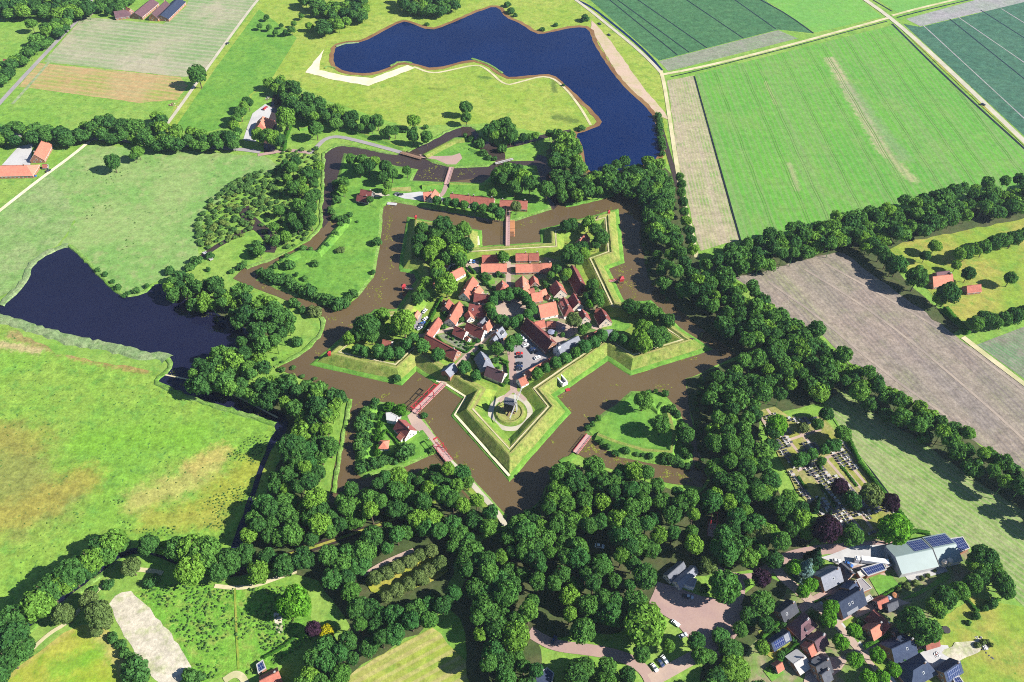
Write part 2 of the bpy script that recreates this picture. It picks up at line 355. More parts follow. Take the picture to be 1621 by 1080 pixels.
def keep(P, z):
    Q = [(p.x, p.y) for p in P]; xs = [q[0] for q in Q]; ys = [q[1] for q in Q]; SHEETS.append((min(xs), max(xs), min(ys), max(ys), Q, z))
def gz(x, y, base=0.0):
    """height of the topmost laid surface (field, paving, water) under a point"""
    return max([base] + [z for (a, b, c, d, Q, z) in SHEETS if a <= x <= b and c <= y <= d and z < base + 1.2 and in_poly(x, y, Q)])
def sheet(name, s, mat, z=None, sm=0, jit=0.0, step=5.0):
    if z is None: z = _lay[0]; _lay[0] += 0.003
    P = [at(x, y, 0) for x, y in pts(s)] if isinstance(s, str) else [Vector(p) for p in s]
    P = [Vector((p.x, p.y, z)) for p in ccw(P)]
    if sm: P = smooth(P, sm)
    if jit: P = densify(P, step, jit, len(P))
    keep(P, z); mb = MB(); fill(mb, P); return struct(mb.obj(name, M[mat]))
def ribbon(P, w):
    L, Rr = [], []
    for i, p in enumerate(P):
        a = P[max(0, i - 1)]; b = P[min(len(P) - 1, i + 1)]; d = (b - a); d.z = 0; d.normalize(); n = Vector((-d.y, d.x, 0))
        wi = w[i] if isinstance(w, list) else w
        L.append(p + n * wi / 2); Rr.append(p - n * wi / 2)
    return L, Rr
def strip(name, s, w, mat, z=None, sm=2, base=0.0):
    if z is None: z = _lay[0]; _lay[0] += 0.003
    P = [at(x, y, base) for x, y in pts(s)] if isinstance(s, str) else s
    P = [Vector((p.x, p.y, z + base)) for p in P]
    if sm: P = smooth(P, sm, False)
    L, Q = ribbon(P, w); mb = MB(); keep(L + Q[::-1], z + base)
    for i in range(len(P) - 1): mb.face([Q[i], Q[i + 1], L[i + 1], L[i]])
    return struct(mb.obj(name, M[mat]))
def offset(P, d):
    """mitred inset of a ccw polygon"""
    n = len(P); out = []
    for i in range(n):
        a, b, c = P[i - 1], P[i], P[(i + 1) % n]
        d1 = Vector((b.x - a.x, b.y - a.y, 0)).normalized(); d2 = Vector((c.x - b.x, c.y - b.y, 0)).normalized()
        n1 = Vector((-d1.y, d1.x, 0)); n2 = Vector((-d2.y, d2.x, 0)); m = n1 + n2
        if m.length < 1e-3: m = n1
        m.normalize(); k = d / max(0.35, m.dot(n1)); out.append(Vector((b.x + m.x * k, b.y + m.y * k, 0)))
    return out
def earthwork(name, P, prof, mats, sm=0, jit=0.0, cap=True, step=6.0, seg=0.0):
    """prof: (inset, height, material index of the band leading to it)"""
    P = ccw([Vector(p) for p in P])
    if sm: P = smooth(P, sm)
    if jit: P = densify(P, step, jit, len(P))
    mb = MB(); rings = []; k0 = 0
    for (d, z, mi) in prof:
        Q = offset(P, d) if d else P
        ring = [Vector((q.x, q.y, z)) for q in Q]
        if seg:   # long sides broken into short uneven pieces: hand-cut earth, not folded card
            R2 = []
            for i in range(len(ring)):
                a, b = ring[i], ring[(i + 1) % len(ring)]; m = max(1, int((P[(i + 1) % len(P)] - P[i]).length / seg))
                for j in range(m):
                    q = a.lerp(b, j / m); v = mnoise.noise_vector((q.x * .09, q.y * .09, z * .3)) * .5 + mnoise.noise_vector((q.x * .3, q.y * .3, z)) * .22
                    R2.append(Vector((q.x + v.x, q.y + v.y, q.z + (v.z * .38 if 0 < k0 < len(prof) - 2 else 0))))
            ring = R2
        rings.append(ring); k0 += 1
    for k in range(1, len(rings)):
        A, B = rings[k - 1], rings[k]; n = len(A)
        for i in range(n):
            j = (i + 1) % n; mb.face([A[i], A[j], B[j], B[i]], prof[k][2])
    if cap: fill(mb, rings[-1], prof[-1][2])
    return struct(mb.obj(name, [M[m] for m in mats])), rings
# ================================================================== THE LAND
def ground_sheet():
    mb = MB(); xs = [-3800, -2000, -900, -300, 300, 900, 2000, 3800]; ys = [-1500, 0, 300, 700, 1200, 2500, 4000, 6000]
    for i in range(7):
        for j in range(7): mb.face([(xs[i], ys[j], 0), (xs[i + 1], ys[j], 0), (xs[i + 1], ys[j + 1], 0), (xs[i], ys[j + 1], 0)])
    struct(mb.obj('ground', M['meadow']))
ground_sheet()
# far fields and meadows
sheet('meadow', '262,210 275,170 330,110 412,0 420,-40 940,-40 925,0 1050,120 1060,260 930,255 880,215 780,195 640,200 520,160 440,120 400,150 380,200 330,205', 'yellowmeadow')
sheet('meadow', '275,205 340,110 410,15 470,60 430,125 395,150 375,195 320,212', 'lush')
sheet('field', '132,27 259,38 293,12 310,-20 422,-20 407,0 350,73 318,118 290,122 69,98', 'stubble', jit=.5)
sheet('field', '62,100 284,122 298,136 280,158 220,163 29,137', 'hay', jit=.5)
sheet('pasture', '60,285 140,230 300,238 420,248 440,262 330,330 318,360 312,395 320,412 290,430 258,442 240,450 222,462 197,468 176,452 148,424 128,400 110,388 97,388 118,352 90,300', 'pasture', jit=1)
sheet('rough_pasture', '-260,500 -20,345 82,272 122,345 92,388 60,405 42,428 38,450 -20,480 -260,520', 'roughpast', jit=1)
sheet('field', '925,-8 1043,96 1232,47 1288,53 1192,-12', 'crop')
sheet('field', '1043,97 1058,113 1263,61 1232,48', 'headland')
sheet('field', '1200,-8 1290,52 1396,27 1352,-10', 'green2')
sheet('field', '1376,-10 1420,20 1530,0 1540,-12', 'green2')
sheet('field', '1434,30 1457,42 1545,21 1635,3 1635,-16 1560,-4', 'headland2')
sheet('field', '1430,38 1457,43 1545,22 1860,-55 1860,450 1621,215', 'crop2')
sheet('field', '1101,118 1413,40 1640,252 1640,300 1200,377 1173,380', 'green')
sheet('field', '1056,128 1098,120 1170,380 1108,397 1075,265', 'fallow', jit=.6)
sheet('ploughed_field', '1160,437 1330,395 1430,460 1510,530 1800,743 1800,842 1524,688 1446,638 1345,573 1300,529 1234,494 1198,465', 'plough', jit=.5)
sheet('field', '1546,546 1635,512 1800,445 1800,728', 'potato')
sheet('meadow', '1395,385 1470,365 1540,350 1800,300 1800,440 1530,515 1490,480 1430,420', 'heath', jit=.6)
sheet('meadow', '1298,632 1345,598 1490,690 1800,868 1800,1150 1590,930 1545,868 1470,848 1438,835 1345,702', 'mown', jit=.5)
sheet('meadow', '-260,470 -8,505 90,560 262,592 440,660 452,700 425,790 400,850 380,882 330,880 200,858 90,905 -60,1010 -330,1010', 'swmeadow', jit=1)
sheet('field', '117,989 166,990 190,1020 207,1060 185,1230 -220,1230 50,1042', 'arc', sm=1)
sheet('weed_field', '212,938 260,920 370,932 465,925 490,940 500,1010 420,1065 310,1080 250,990', 'rough', jit=.8)
sheet('sand_patch', '187,939 215,936 306,1049 296,1075 250,1095 171,961', 'sandpatch', sm=1, jit=.6, step=3)
sheet('sand_patch', '432,968 445,972 449,1000 440,1005 434,985', 'sandpatch', sm=1, jit=.4, step=2)
sheet('field', '685,992 760,1070 800,1240 380,1240 560,1062', 'mown2', jit=.5)
sheet('meadow', '1480,985 1540,945 1850,1000 1850,1260 1420,1260 1385,1075 1440,1075', 'heath', jit=.8)
sheet('garden_ground', '1195,985 1225,930 1290,940 1350,860 1420,850 1530,865 1545,900 1500,960 1450,1000 1440,1240 1150,1240 1175,1045', 'garden', jit=.8)
sheet('orchard_ground', '592,945 574,914 612,886 657,870 690,878 715,900 690,920 640,938', 'orchard', z=.6, sm=1)
# tyre tracks between the crop rows, far right and top
for k, (a, b) in enumerate([((965, 0), (1072, 87)), ((972, -4), (1091, 83)), ((1004, -4), (1119, 76)), ((1078, -6), (1177, 61)), ((1152, -8), (1228, 46)), ((1461, 40), (1640, 205)), ((1503, 30), (1640, 140)), ((1515, 26), (1640, 112)), ((1552, 16), (1640, 72)), ((1585, 14), (1640, 48))]):
    strip('wheel_track', '%g,%g %g,%g' % (*a, *b), 1.3, 'headland2' if k > 4 and k % 2 else 'ditch', sm=0)
# tramlines in the green cereal, tracks over the ploughed land
tA, tB = at(1245, 100), at(1370, 345); td = (tB - tA).normalized(); tn = Vector((td.y, -td.x, 0)); GF_ = [at(x, y) for x, y in pts('1104,122 1412,44 1625,240 1625,290 1200,372 1176,376')]
def clip_line(o, d, P):
    T = []
    for i in range(len(P)):
        a, b = P[i - 1], P[i]; e = b - a; den = d.x * e.y - d.y * e.x
        if abs(den) < 1e-6: continue
        t = ((a.x - o.x) * e.y - (a.y - o.y) * e.x) / den; s = ((a.x - o.x) * d.y - (a.y - o.y) * d.x) / den
        if 0 <= s <= 1: T.append(t)
    return (min(T), max(T)) if len(T) > 1 else None
zt = _lay[0]; _lay[0] += .003
for k in range(-10, 17):
    for off in (-.9, .9):
        o = tA + tn * (k * 24.0 + 5 * math.sin(k * 2.1) + off); c = clip_line(o, td, GF_)
        if not c or c[1] - c[0] < 25: continue
        P = [o + td * (c[0] + (c[1] - c[0]) * i / 24) + tn * (.35 * math.sin(i * 1.3 + k)) for i in range(25)]
        strip('wheel_track', P, .55, 'tramline', z=zt, sm=0)
for s in ('1273,426 1350,473 1439,537 1560,640 1625,700', '1304,416 1410,475 1514,537 1620,618', '1215,445 1300,505 1400,590 1500,660'):
    strip('wheel_track', s, 1.8, 'tracksoil', sm=1)
# woodland floor
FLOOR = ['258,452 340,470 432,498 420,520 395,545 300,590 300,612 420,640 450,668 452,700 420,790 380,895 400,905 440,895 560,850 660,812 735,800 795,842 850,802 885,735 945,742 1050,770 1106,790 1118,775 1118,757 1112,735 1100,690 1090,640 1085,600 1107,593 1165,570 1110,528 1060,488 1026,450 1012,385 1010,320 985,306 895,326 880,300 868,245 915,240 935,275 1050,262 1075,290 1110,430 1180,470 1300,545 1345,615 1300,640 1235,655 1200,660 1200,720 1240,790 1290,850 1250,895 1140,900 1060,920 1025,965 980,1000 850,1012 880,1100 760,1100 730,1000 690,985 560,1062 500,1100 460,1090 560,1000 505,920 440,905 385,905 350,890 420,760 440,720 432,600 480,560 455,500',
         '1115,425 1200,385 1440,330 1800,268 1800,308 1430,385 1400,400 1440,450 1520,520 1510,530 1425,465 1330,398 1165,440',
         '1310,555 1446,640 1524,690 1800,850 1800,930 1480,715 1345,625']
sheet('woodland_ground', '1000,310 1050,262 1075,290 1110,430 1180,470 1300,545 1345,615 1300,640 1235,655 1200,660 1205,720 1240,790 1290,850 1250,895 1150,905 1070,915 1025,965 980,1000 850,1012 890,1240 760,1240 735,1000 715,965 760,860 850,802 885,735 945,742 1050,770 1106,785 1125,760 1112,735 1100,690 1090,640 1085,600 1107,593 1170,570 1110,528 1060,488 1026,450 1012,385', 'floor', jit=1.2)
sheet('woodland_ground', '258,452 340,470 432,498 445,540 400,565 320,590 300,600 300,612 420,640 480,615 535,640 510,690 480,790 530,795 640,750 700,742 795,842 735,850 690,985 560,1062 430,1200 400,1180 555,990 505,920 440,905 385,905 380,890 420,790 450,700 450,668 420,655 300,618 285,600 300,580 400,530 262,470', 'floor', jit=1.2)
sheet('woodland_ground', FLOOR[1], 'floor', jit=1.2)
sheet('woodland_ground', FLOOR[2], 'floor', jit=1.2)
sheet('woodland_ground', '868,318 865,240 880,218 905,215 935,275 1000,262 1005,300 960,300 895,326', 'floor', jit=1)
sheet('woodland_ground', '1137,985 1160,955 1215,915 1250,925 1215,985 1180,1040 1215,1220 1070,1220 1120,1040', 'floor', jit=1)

# ------------------------------------------------------------------ water
sheet('beach', '937,32 966,65 994,104 1023,145 1053,178 1058,190 1032,180 985,130 955,80 935,45', 'beach', jit=.5)
LAKE = '532,73 545,69 576,67 607,50 636,34 649,36 680,49 706,41 773,12 789,12 800,28 821,36 847,54 867,53 911,43 932,45 940,70 966,111 994,145 1028,174 1041,205 1048,250 1000,268 940,275 928,267 922,228 909,213 930,207 955,197 945,181 896,135 875,117 847,119 808,123 799,119 773,101 747,93 685,110 659,101 633,97 618,106 592,115 568,117 532,109 527,91'
def outward(s, d, sm=1): return smooth(offset(ccw([at(x, y) for x, y in pts(s)]), -d), sm)
sheet('lake_shore', outward(LAKE, 4.2), 'wet', jit=.8)
sheet('water', LAKE, 'lake', sm=1, jit=.4)
sheet('sand_path', '513,78 483,115 530,127 584,136 657,108 646,103 589,124 545,120 506,111 508,92', 'sand', jit=.5)
strip('sand_path', '655,106 683,117 711,112 753,102 771,109 799,136 820,131 867,118 896,140 920,172 935,198', 2.3, 'dirt')
POND = '98,391 111,390 130,405 148,426 176,454 197,470 223,465 249,447 268,458 311,480 363,507 402,528 400,560 330,585 300,592 303,606 340,623 420,643 460,660 452,690 434,702 410,762 388,850 374,900 362,915 330,915 262,886 230,875 200,879 168,903 140,926 88,963 36,1007 0,1040 0,1020 30,998 80,955 135,915 165,890 198,870 230,866 262,876 330,900 356,900 372,850 400,770 425,700 440,676 420,664 337,641 285,623 249,607 246,600 268,586 270,571 255,561 230,563 181,549 119,539 57,520 26,510 -8,501 -8,490 0,485 39,447 44,426 60,408'
sheet('water', POND, 'pond', sm=1, jit=.4)
strip('ditch', '365,908 400,902 440,886 486,870 524,857 580,839 640,822', 4.5, 'outermoat')
MOAT = '514,242 527,233 545,229 628,246 644,241 685,221 711,206 740,198 758,208 763,221 784,229 799,242 800,256 845,255 852,245 870,250 880,300 886,323 895,325 940,316 981,304 995,303 1013,310 1015,385 1026,440 1060,478 1110,520 1150,548 1167,563 1130,580 1107,593 1085,600 1090,640 1100,690 1112,735 1119,757 1111,772 1060,765 1000,752 950,738 915,720 898,726 880,735 852,796 825,816 812,826 798,832 740,790 700,742 640,752 575,773 535,800 520,792 533,720 541,680 553,632 545,626 506,612 434,581 460,570 500,540 514,512 508,500 480,490 440,470 400,455 369,441 385,425 400,420 430,410 480,385 511,360 508,330 512,300'
sheet('water', MOAT, 'moat', jit=.3, step=4)
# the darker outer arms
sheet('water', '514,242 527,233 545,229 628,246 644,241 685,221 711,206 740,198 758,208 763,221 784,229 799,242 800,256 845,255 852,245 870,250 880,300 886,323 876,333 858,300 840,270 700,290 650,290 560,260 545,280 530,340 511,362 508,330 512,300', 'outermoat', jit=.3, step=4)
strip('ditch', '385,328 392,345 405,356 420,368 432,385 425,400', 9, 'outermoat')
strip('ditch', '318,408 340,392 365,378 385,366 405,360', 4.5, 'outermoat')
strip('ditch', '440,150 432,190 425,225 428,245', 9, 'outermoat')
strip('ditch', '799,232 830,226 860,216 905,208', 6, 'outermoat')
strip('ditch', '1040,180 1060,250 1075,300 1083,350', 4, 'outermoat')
strip('ditch', '908,-2 935,10 968,36 1000,62 1030,90 1048,112', 2.6, 'lake')
strip('ditch', '1062,122 1110,111 1180,93 1260,73 1350,48 1404,34', 1.2, 'ditch')
strip('ditch', '1099,121 1135,250 1172,381', 1.5, 'ditch')
strip('ditch', '1412,38 1510,135 1640,252', 2.0, 'ditch')
strip('ditch', '1200,-2 1245,22 1288,53', 1.5, 'ditch')
strip('ditch', '1375,-4 1412,18', 1.5, 'ditch')
strip('ditch', '1420,28 1470,15 1535,0', 1.6, 'ditch')
strip('ditch', '1345,705 1395,765 1438,830', 1.2, 'ditch')

# shore banks: low ridges of reeds along the water
def bank(s, w, mat, h=0.7, sm=1, closed=False, name='bank'):
    P = [at(x, y) for x, y in pts(s)]
    P = densify(smooth(P, sm, closed), 3.0, .45, len(P), closed)
    mb = MB(); prof = [(-w / 2, 0.0), (-w * .3, h * .8), (0, h), (w * .3, h * .8), (w / 2, 0.0)]
    rows = []
    for i, p in enumerate(P):
        a = P[i - 1] if (i or closed) else P[0]; b = P[(i + 1) % len(P)] if (closed or i < len(P) - 1) else P[-1]
        d = (b - a).normalized(); n = Vector((-d.y, d.x, 0)); k = rnd.uniform(.8, 1.25)
        rows.append([Vector((p.x + n.x * q * k, p.y + n.y * q * k, z * k)) for q, z in prof])
    for i in range(len(rows) if closed else len(rows) - 1):
        A, B = rows[i], rows[(i + 1) % len(rows)]
        for j in range(4): mb.face([A[j + 1], A[j], B[j], B[j + 1]])
    return struct(mb.obj(name, M[mat]))
bank('-8,502 26,511 57,521 119,541 181,550 230,565 256,562 270,571', 8, 'reedpale', 1.0)
bank('256,561 270,571 268,587 247,600 249,608 285,624 337,642 420,665 442,676', 3.5, 'reed', .8)
bank('0,485 39,447 44,426 60,408 98,390 111,389', 6, 'reedpale', .9)
bank('111,389 130,405 148,426 176,454 197,470 223,466 249,447', 3, 'reed', .9)
bank('514,242 527,233 545,229 628,246', 3, 'reed')
bank('512,243 511,300 507,332 510,360 480,386 430,411 400,421 385,426', 3, 'reed')
bank('644,241 685,221 711,206 740,198 758,208 763,221', 3, 'reed')
bank('434,582 460,570 500,541 514,512 508,500', 3.5, 'reed')
bank('555,632 545,680 537,720 526,790', 3, 'reed', .8)
bank('895,326 940,317 981,305', 5, 'lush', .8)
bank('911,720 898,727 884,734', 4, 'lush', .8)
bank('618,105 633,97 659,101', 3, 'reed', .6); bank('747,93 773,101 799,119', 3, 'reed', .6); bank('532,74 545,69 576,67', 3, 'reedpale', .6); bank('532,109 520,104 512,110', 3, 'reed', .6)
bank('36,1007 88,963 140,926 168,903 200,879', 3, 'reed', .6)
bank('230,866 262,876 300,885', 3.5, 'reed', .7)

# ------------------------------------------------------------------ islands
def gp(s, z=0): return [at(x, y, z) for x, y in pts(s)]
G1 = .9
CROWN = '544,243 585,249 628,263 662,268 653,286 701,288 763,290 776,279 806,262 849,262 858,291 874,332 815,351 799,351 737,341 659,327 620,320 607,328 603,380 600,400 592,440 566,472 535,493 467,470 405,444 426,421 472,396 501,399 522,379 538,352 522,335 527,310'
earthwork('island_ground', gp(CROWN), [(-.4, 0, 0), (0.6, .35, 0), (2.2, G1, 0), (3.2, G1 + .05, 1)], ['reed', 'lush'], jit=.3, step=5)
earthwork('island_ground', gp('664,247 719,218 738,217 765,240 786,256 773,265 719,267 685,259'), [(-.3, 0, 0), (.6, .3, 0), (2, G1, 0), (3, G1, 1)], ['reed', 'lush'], jit=.25)
earthwork('island_ground', gp('956,651 975,640 999,619 1049,621 1069,643 1093,686 1098,735 1092,743 1046,737 981,725 956,712 935,694 925,686 937,668'), [(-.3, 0, 0), (.7, .35, 0), (2.5, G1, 0), (4, 1.0, 1)], ['reed', 'lush'], jit=.3)
earthwork('island_ground', gp('567,655 591,634 622,638 645,650 657,654 672,664 702,706 700,716 680,722 660,732 636,742 600,750 575,760 560,748 562,700'), [(-.3, 0, 0), (.7, .35, 0), (2, G1, 0), (3, .95, 1)], ['reed', 'lush'], jit=.25)
earthwork('island_ground', gp('703,731 715,726 750,760 803,817 798,834 770,815 725,768'), [(-.3, 0, 0), (.5, .35, 0), (1.3, G1, 0), (2, .9, 1)], ['reed', 'lawn'], jit=.2)
# earth walls on the islands (low banks of grass)
def ewall(s, w, h, mats=('slope', 'crest'), base=G1, sm=0, top=.25):
    P = [at(x, y, base) for x, y in pts(s)]
    if sm: P = smooth(P, sm, False)
    L, Q = ribbon(P, w); l, q = ribbon(P, w * top); mb = MB(); n = len(P)
    up = lambda A: [Vector((p.x, p.y, base + h)) for p in A]; l, q = up(l), up(q)
    dn = lambda A: [Vector((p.x, p.y, base - .05)) for p in A]; L, Q = dn(L), dn(Q)
    for i in range(n - 1):
        mb.face([L[i + 1], L[i], l[i], l[i + 1]], 0); mb.face([l[i + 1], l[i], q[i], q[i + 1]], 1); mb.face([q[i + 1], q[i], Q[i], Q[i + 1]], 0)
    mb.face([L[0], Q[0], q[0], l[0]], 0); mb.face([Q[-1], L[-1], l[-1], q[-1]], 0)
    return struct(mb.obj('rampart_terrain', [M[m] for m in mats]))
ewall('532,342 549,350 541,360 520,385 505,402 475,402 440,420', 9, 2.2, ('lush', 'lush'))
ewall('668,297 700,294', 8, 1.6, ('lush', 'lawn')); ewall('712,294 765,296 785,290', 8, 1.8, ('lush', 'lawn'))
ewall('672,248 718,224 735,222', 8, 1.6, ('slope', 'lawn')); ewall('745,236 768,246 778,254', 6, 1.4, ('lush', 'lawn'))
ewall('945,690 975,702 1020,715 1062,718 1066,690 1058,655', 8, 1.6, ('lush', 'slope')); ewall('1050,640 1040,652 1030,640', 6, 1.3, ('lush', 'lush'))
ewall('577,740 574,700 580,665 592,646', 8, 2.0, ('lush', 'lush')); ewall('474,205 500,200 560,208 640,236', 7, 1.4, ('lush', 'lawn'), base=0)

# ------------------------------------------------------------------ the star fort
FORT = '806.5,763.7 903.7,653.5 882.4,627.6 962,572 998.3,595.2 1128.8,553.7 1074.8,518 1030.7,475.2 1017.8,477 988,476 963.3,426 988.5,416.9 979,330.5 854.4,363.7 855,384 805,387 764,389.6 762.8,365.6 644.3,343 631,424 633,430 655,434 659,443 628,489 593,490 489.4,578 581.5,599 636,610.6 659.3,588.5 687.8,608 702,613 730.6,631.3 713.7,658.5'
FB = 1.3
FP = gp(FORT)
earthwork('rampart_terrain', FP, [(-.3, -.05, 0), (.4, .5, 0), (1.6, .9, 0), (2.9, 1.1, 0), (3.6, 1.7, 1), (7.4, 5.2, 1), (8.2, 5.6, 1), (9.3, 5.65, 2), (10.4, 4.85, 1), (12.2, 4.7, 2), (13.2, 4.2, 3), (17.5, FB, 3), (18, FB, 3)], ['lush', 'slope', 'crest', 'lawn'], seg=2.6)
FIN = offset(ccw([Vector(p) for p in FP]), 17)
def fsheet(name, s, mat, dz=0.02, **k): return sheet(name, s if not isinstance(s, str) else [at(x, y, FB) for x, y in pts(s)], mat, z=FB + dz, **k)
fsheet('garden_ground', '720,520 745,435 765,415 800,400 870,408 910,420 935,470 965,495 945,535 900,580 840,600 800,600 760,580 700,565 672,530', 'garden', .012)
fsheet('square', '776,480 800,472 826,476 842,490 838,505 815,512 800,508 782,496', 'klinker2', .03, sm=1)
fsheet('car_park', '806,540 822,530 838,525 850,545 872,572 845,586 818,602 806,600', 'asphalt', .034)
fsheet('courtyard', '845,515 872,507 905,515 925,520 880,548', 'klinker2', .03)
fsheet('vegetable_garden', '693,531 708,528 747,551 739,559', 'potato', .02)
fsheet('lawn', '746,430 756,438 748,466 737,470 731,468', 'lawn', .022); fsheet('lawn', '768,440 782,440 784,450 772,450', 'lush', .022); fsheet('lawn', '782,572 795,577 793,586 780,580', 'lush', .022); fsheet('lawn', '955,505 975,500 1000,515 985,528 962,522', 'lush', .024); fsheet('lawn', '716,420 728,428 722,446 712,442', 'lawn', .024); fsheet('lawn', '875,430 890,430 892,442 878,444', 'lawn', .024)
fsheet('terrace', '866,512 885,508 895,520 880,530', 'klinker', .036); fsheet('terrace', '785,525 800,530 798,545 780,545', 'klinker2', .037)
fsheet('courtyard', '735,412 758,412 758,432 740,430', 'klinker2', .03)
fsheet('courtyard', '652,492 668,470 678,474 668,500 662,522 652,520', 'asphalt', .03)
def fstrip(name, s, w, mat, dz=.045): return strip(name, s, w, mat, z=dz, base=FB)
fstrip('street', '804,390 805,430 804,475', 3.5, 'klinker2', .04); fstrip('street', '806,545 811,575 813,600 813,622', 4.2, 'klinker', .048)
fstrip('street', '702,607 715,590 735,568 760,543 790,515 800,505', 4, 'klinker2', .052); fstrip('street', '765,420 805,421 880,422', 2.6, 'klinker2', .056)
fstrip('street', '762,433 805,434 865,432', 2.8, 'klinker2', .06); fstrip('street', '662,532 690,528 715,520 740,505 775,490', 2.6, 'klinker2', .064)
fstrip('street', '838,500 870,500 905,505 945,520 965,528', 3, 'klinker2', .068); fstrip('street', '836,480 860,472 885,468 905,485', 2.4, 'klinker2', .072)
fstrip('street', '885,462 900,500 935,520', 2.2, 'klinker2', .076); fstrip('path', '750,452 770,470 778,482', 2.2, 'klinker2', .08)
ring = [at(808, 653, FB) + Vector((math.cos(a) * 11.6, math.sin(a) * 12.2, 0)) for a in [2 * math.pi * i / 40 for i in range(41)]]
strip('path', ring, 3.2, 'gravel', z=FB + .084, sm=0, base=0); 
fstrip('path', '812,618 800,628 790,636', 2.6, 'klinker2', .088); fstrip('path', '812,618 824,626 832,634', 2.6, 'klinker2', .092)
# the white path along the foot of the south bastion, trodden paths on the crest
def offpath(idx, d, w, mat, z, name='path'):
    Q = offset([Vector(p) for p in FPc], d); P = [Vector((Q[i].x, Q[i].y, 0)) for i in idx]
    return strip(name, P, w, mat, z=z, sm=0)
FPc = ccw([Vector(p) for p in FP]); nF = len(FPc)
def fidx(px, py):
    q = at(px, py); return min(range(nF), key=lambda i: (FPc[i] - q).length)
iS, iG = fidx(806.5, 763.7), fidx(702, 613)
walk = [fidx(*p) for p in ((687.8, 608), (702, 613), (730.6, 631.3), (713.7, 658.5), (806.5, 763.7))]
offpath(walk, 2.1, 1.5, 'sand', 1.12)
for seg in ([(713.7, 658.5), (806.5, 763.7), (903.7, 653.5), (882.4, 627.6), (962, 572), (998.3, 595.2), (1128.8, 553.7), (1074.8, 518)], [(988, 476), (963.3, 426), (988.5, 416.9), (979, 330.5), (854.4, 363.7), (855, 384), (805, 387), (764, 389.6), (762.8, 365.6), (644.3, 343)], [(628, 489), (593, 490), (489.4, 578), (636, 610.6), (659.3, 588.5)]):
    offpath([fidx(*p) for p in seg], 11.2, 1.0, 'dirt', 5.05)
# mound of the mill
mp = at(807, 653, FB)
def disc(c, r, n=28): return [Vector((c.x + math.cos(2 * math.pi * i / n) * r, c.y + math.sin(2 * math.pi * i / n) * r, 0)) for i in range(n)]
earthwork('mill_mound_terrain', disc(mp, 9.4), [(0, FB, 0), (1.2, FB + .9, 0), (2.2, FB + .9, 1), (3, FB + .3, 0), (3.6, FB + .3, 1)], ['slope', 'crest'])
# inner flower bed strips of the bastions
for s in ('744,376 758,374 760,388 742,392', ): fsheet('sand_patch', s, 'sand', .3)

# ------------------------------------------------------------------ roads
strip('path', '428,-20 407,0 352,75 318,122 288,165 258,206', 3.2, 'gravel')
strip('road', '-8,172 30,130 75,82 105,50 132,24 150,-10', 4.5, 'asphalt'); strip('verge', '150,18 100,72 60,120 20,165', 3, 'stubble')
strip('road', '-8,212 60,216 137,218 200,224 285,230 340,234 385,237 412,241', 4.5, 'asphalt')
strip('path', '142,224 110,250 66,282 30,310 -8,340', 3.2, 'sand')
sheet('farmyard', '385,222 392,200 400,180 420,165 432,172 425,190 410,200 405,225', 'concrete'); sheet('farmyard', '3,262 30,232 52,228 48,262', 'concrete')
strip('road', '408,246 420,244 452,238 478,240 492,243', 4, 'klinker'); 
strip('road', '490,243 503,232 512,222 525,217 540,217 570,224 600,232 636,242', 4.2, 'asphalt')
sheet('road', '664,246 690,249 716,248 728,244 732,252 722,262 708,262 690,254 666,251', 'klinker', z=.96)
strip('road', '707,292 702,306 695,312', 3.5, 'klinker', z=.06, base=G1)
sheet('courtyard', '622,310 665,305 695,308 690,318 672,320 640,316', 'concrete', z=.97)
strip('road', '690,312 720,324 770,330 808,334', 4, 'concrete', z=.08, base=G1)
sheet('courtyard', '583,308 612,306 618,311 590,314', 'gravel', z=.975); sheet('courtyard', '620,299 650,297 652,305 620,304', 'crest', z=.98)
strip('path', '500,260 492,290 483,300', 5, 'heath')
strip('road', '900,-8 928,12 965,42 1000,70 1030,97 1048,117', 3.6, 'gravel')
strip('path', '1046,112 1052,135 1062,200 1070,255 1080,312 1093,360 1103,408', 3.4, 'dirt')
strip('path', '1045,119 1100,109 1180,90 1260,69 1340,47 1405,29', 3.6, 'dirt'); strip('path', '1412,25 1460,12 1530,-4', 3.4, 'dirt')
strip('verge', '1420,38 1520,135 1650,255 1860,458', 2.5, 'heath'); strip('road', '1358,-8 1415,32 1500,108 1640,242 1860,452', 5.2, 'gravel')
strip('path', '1524,534 1560,562 1640,622 1800,740', 4, 'dirt'); strip('path', '1800,735 1640,618 1560,556', .8, 'lush')
strip('road', '655,652 661,664 676,682 692,703', 3.4, 'klinker2', z=.1, base=G1); sheet('courtyard', '645,660 655,652 665,668 672,682 662,684 652,676', 'klinker2', z=.99)
strip('road', '709,728 725,742 755,775 788,812 800,832', 3.0, 'gravel', z=.1, base=G1)
sheet('terrace', '617,652 637,660 632,668 611,664', 'concrete', z=1.0)
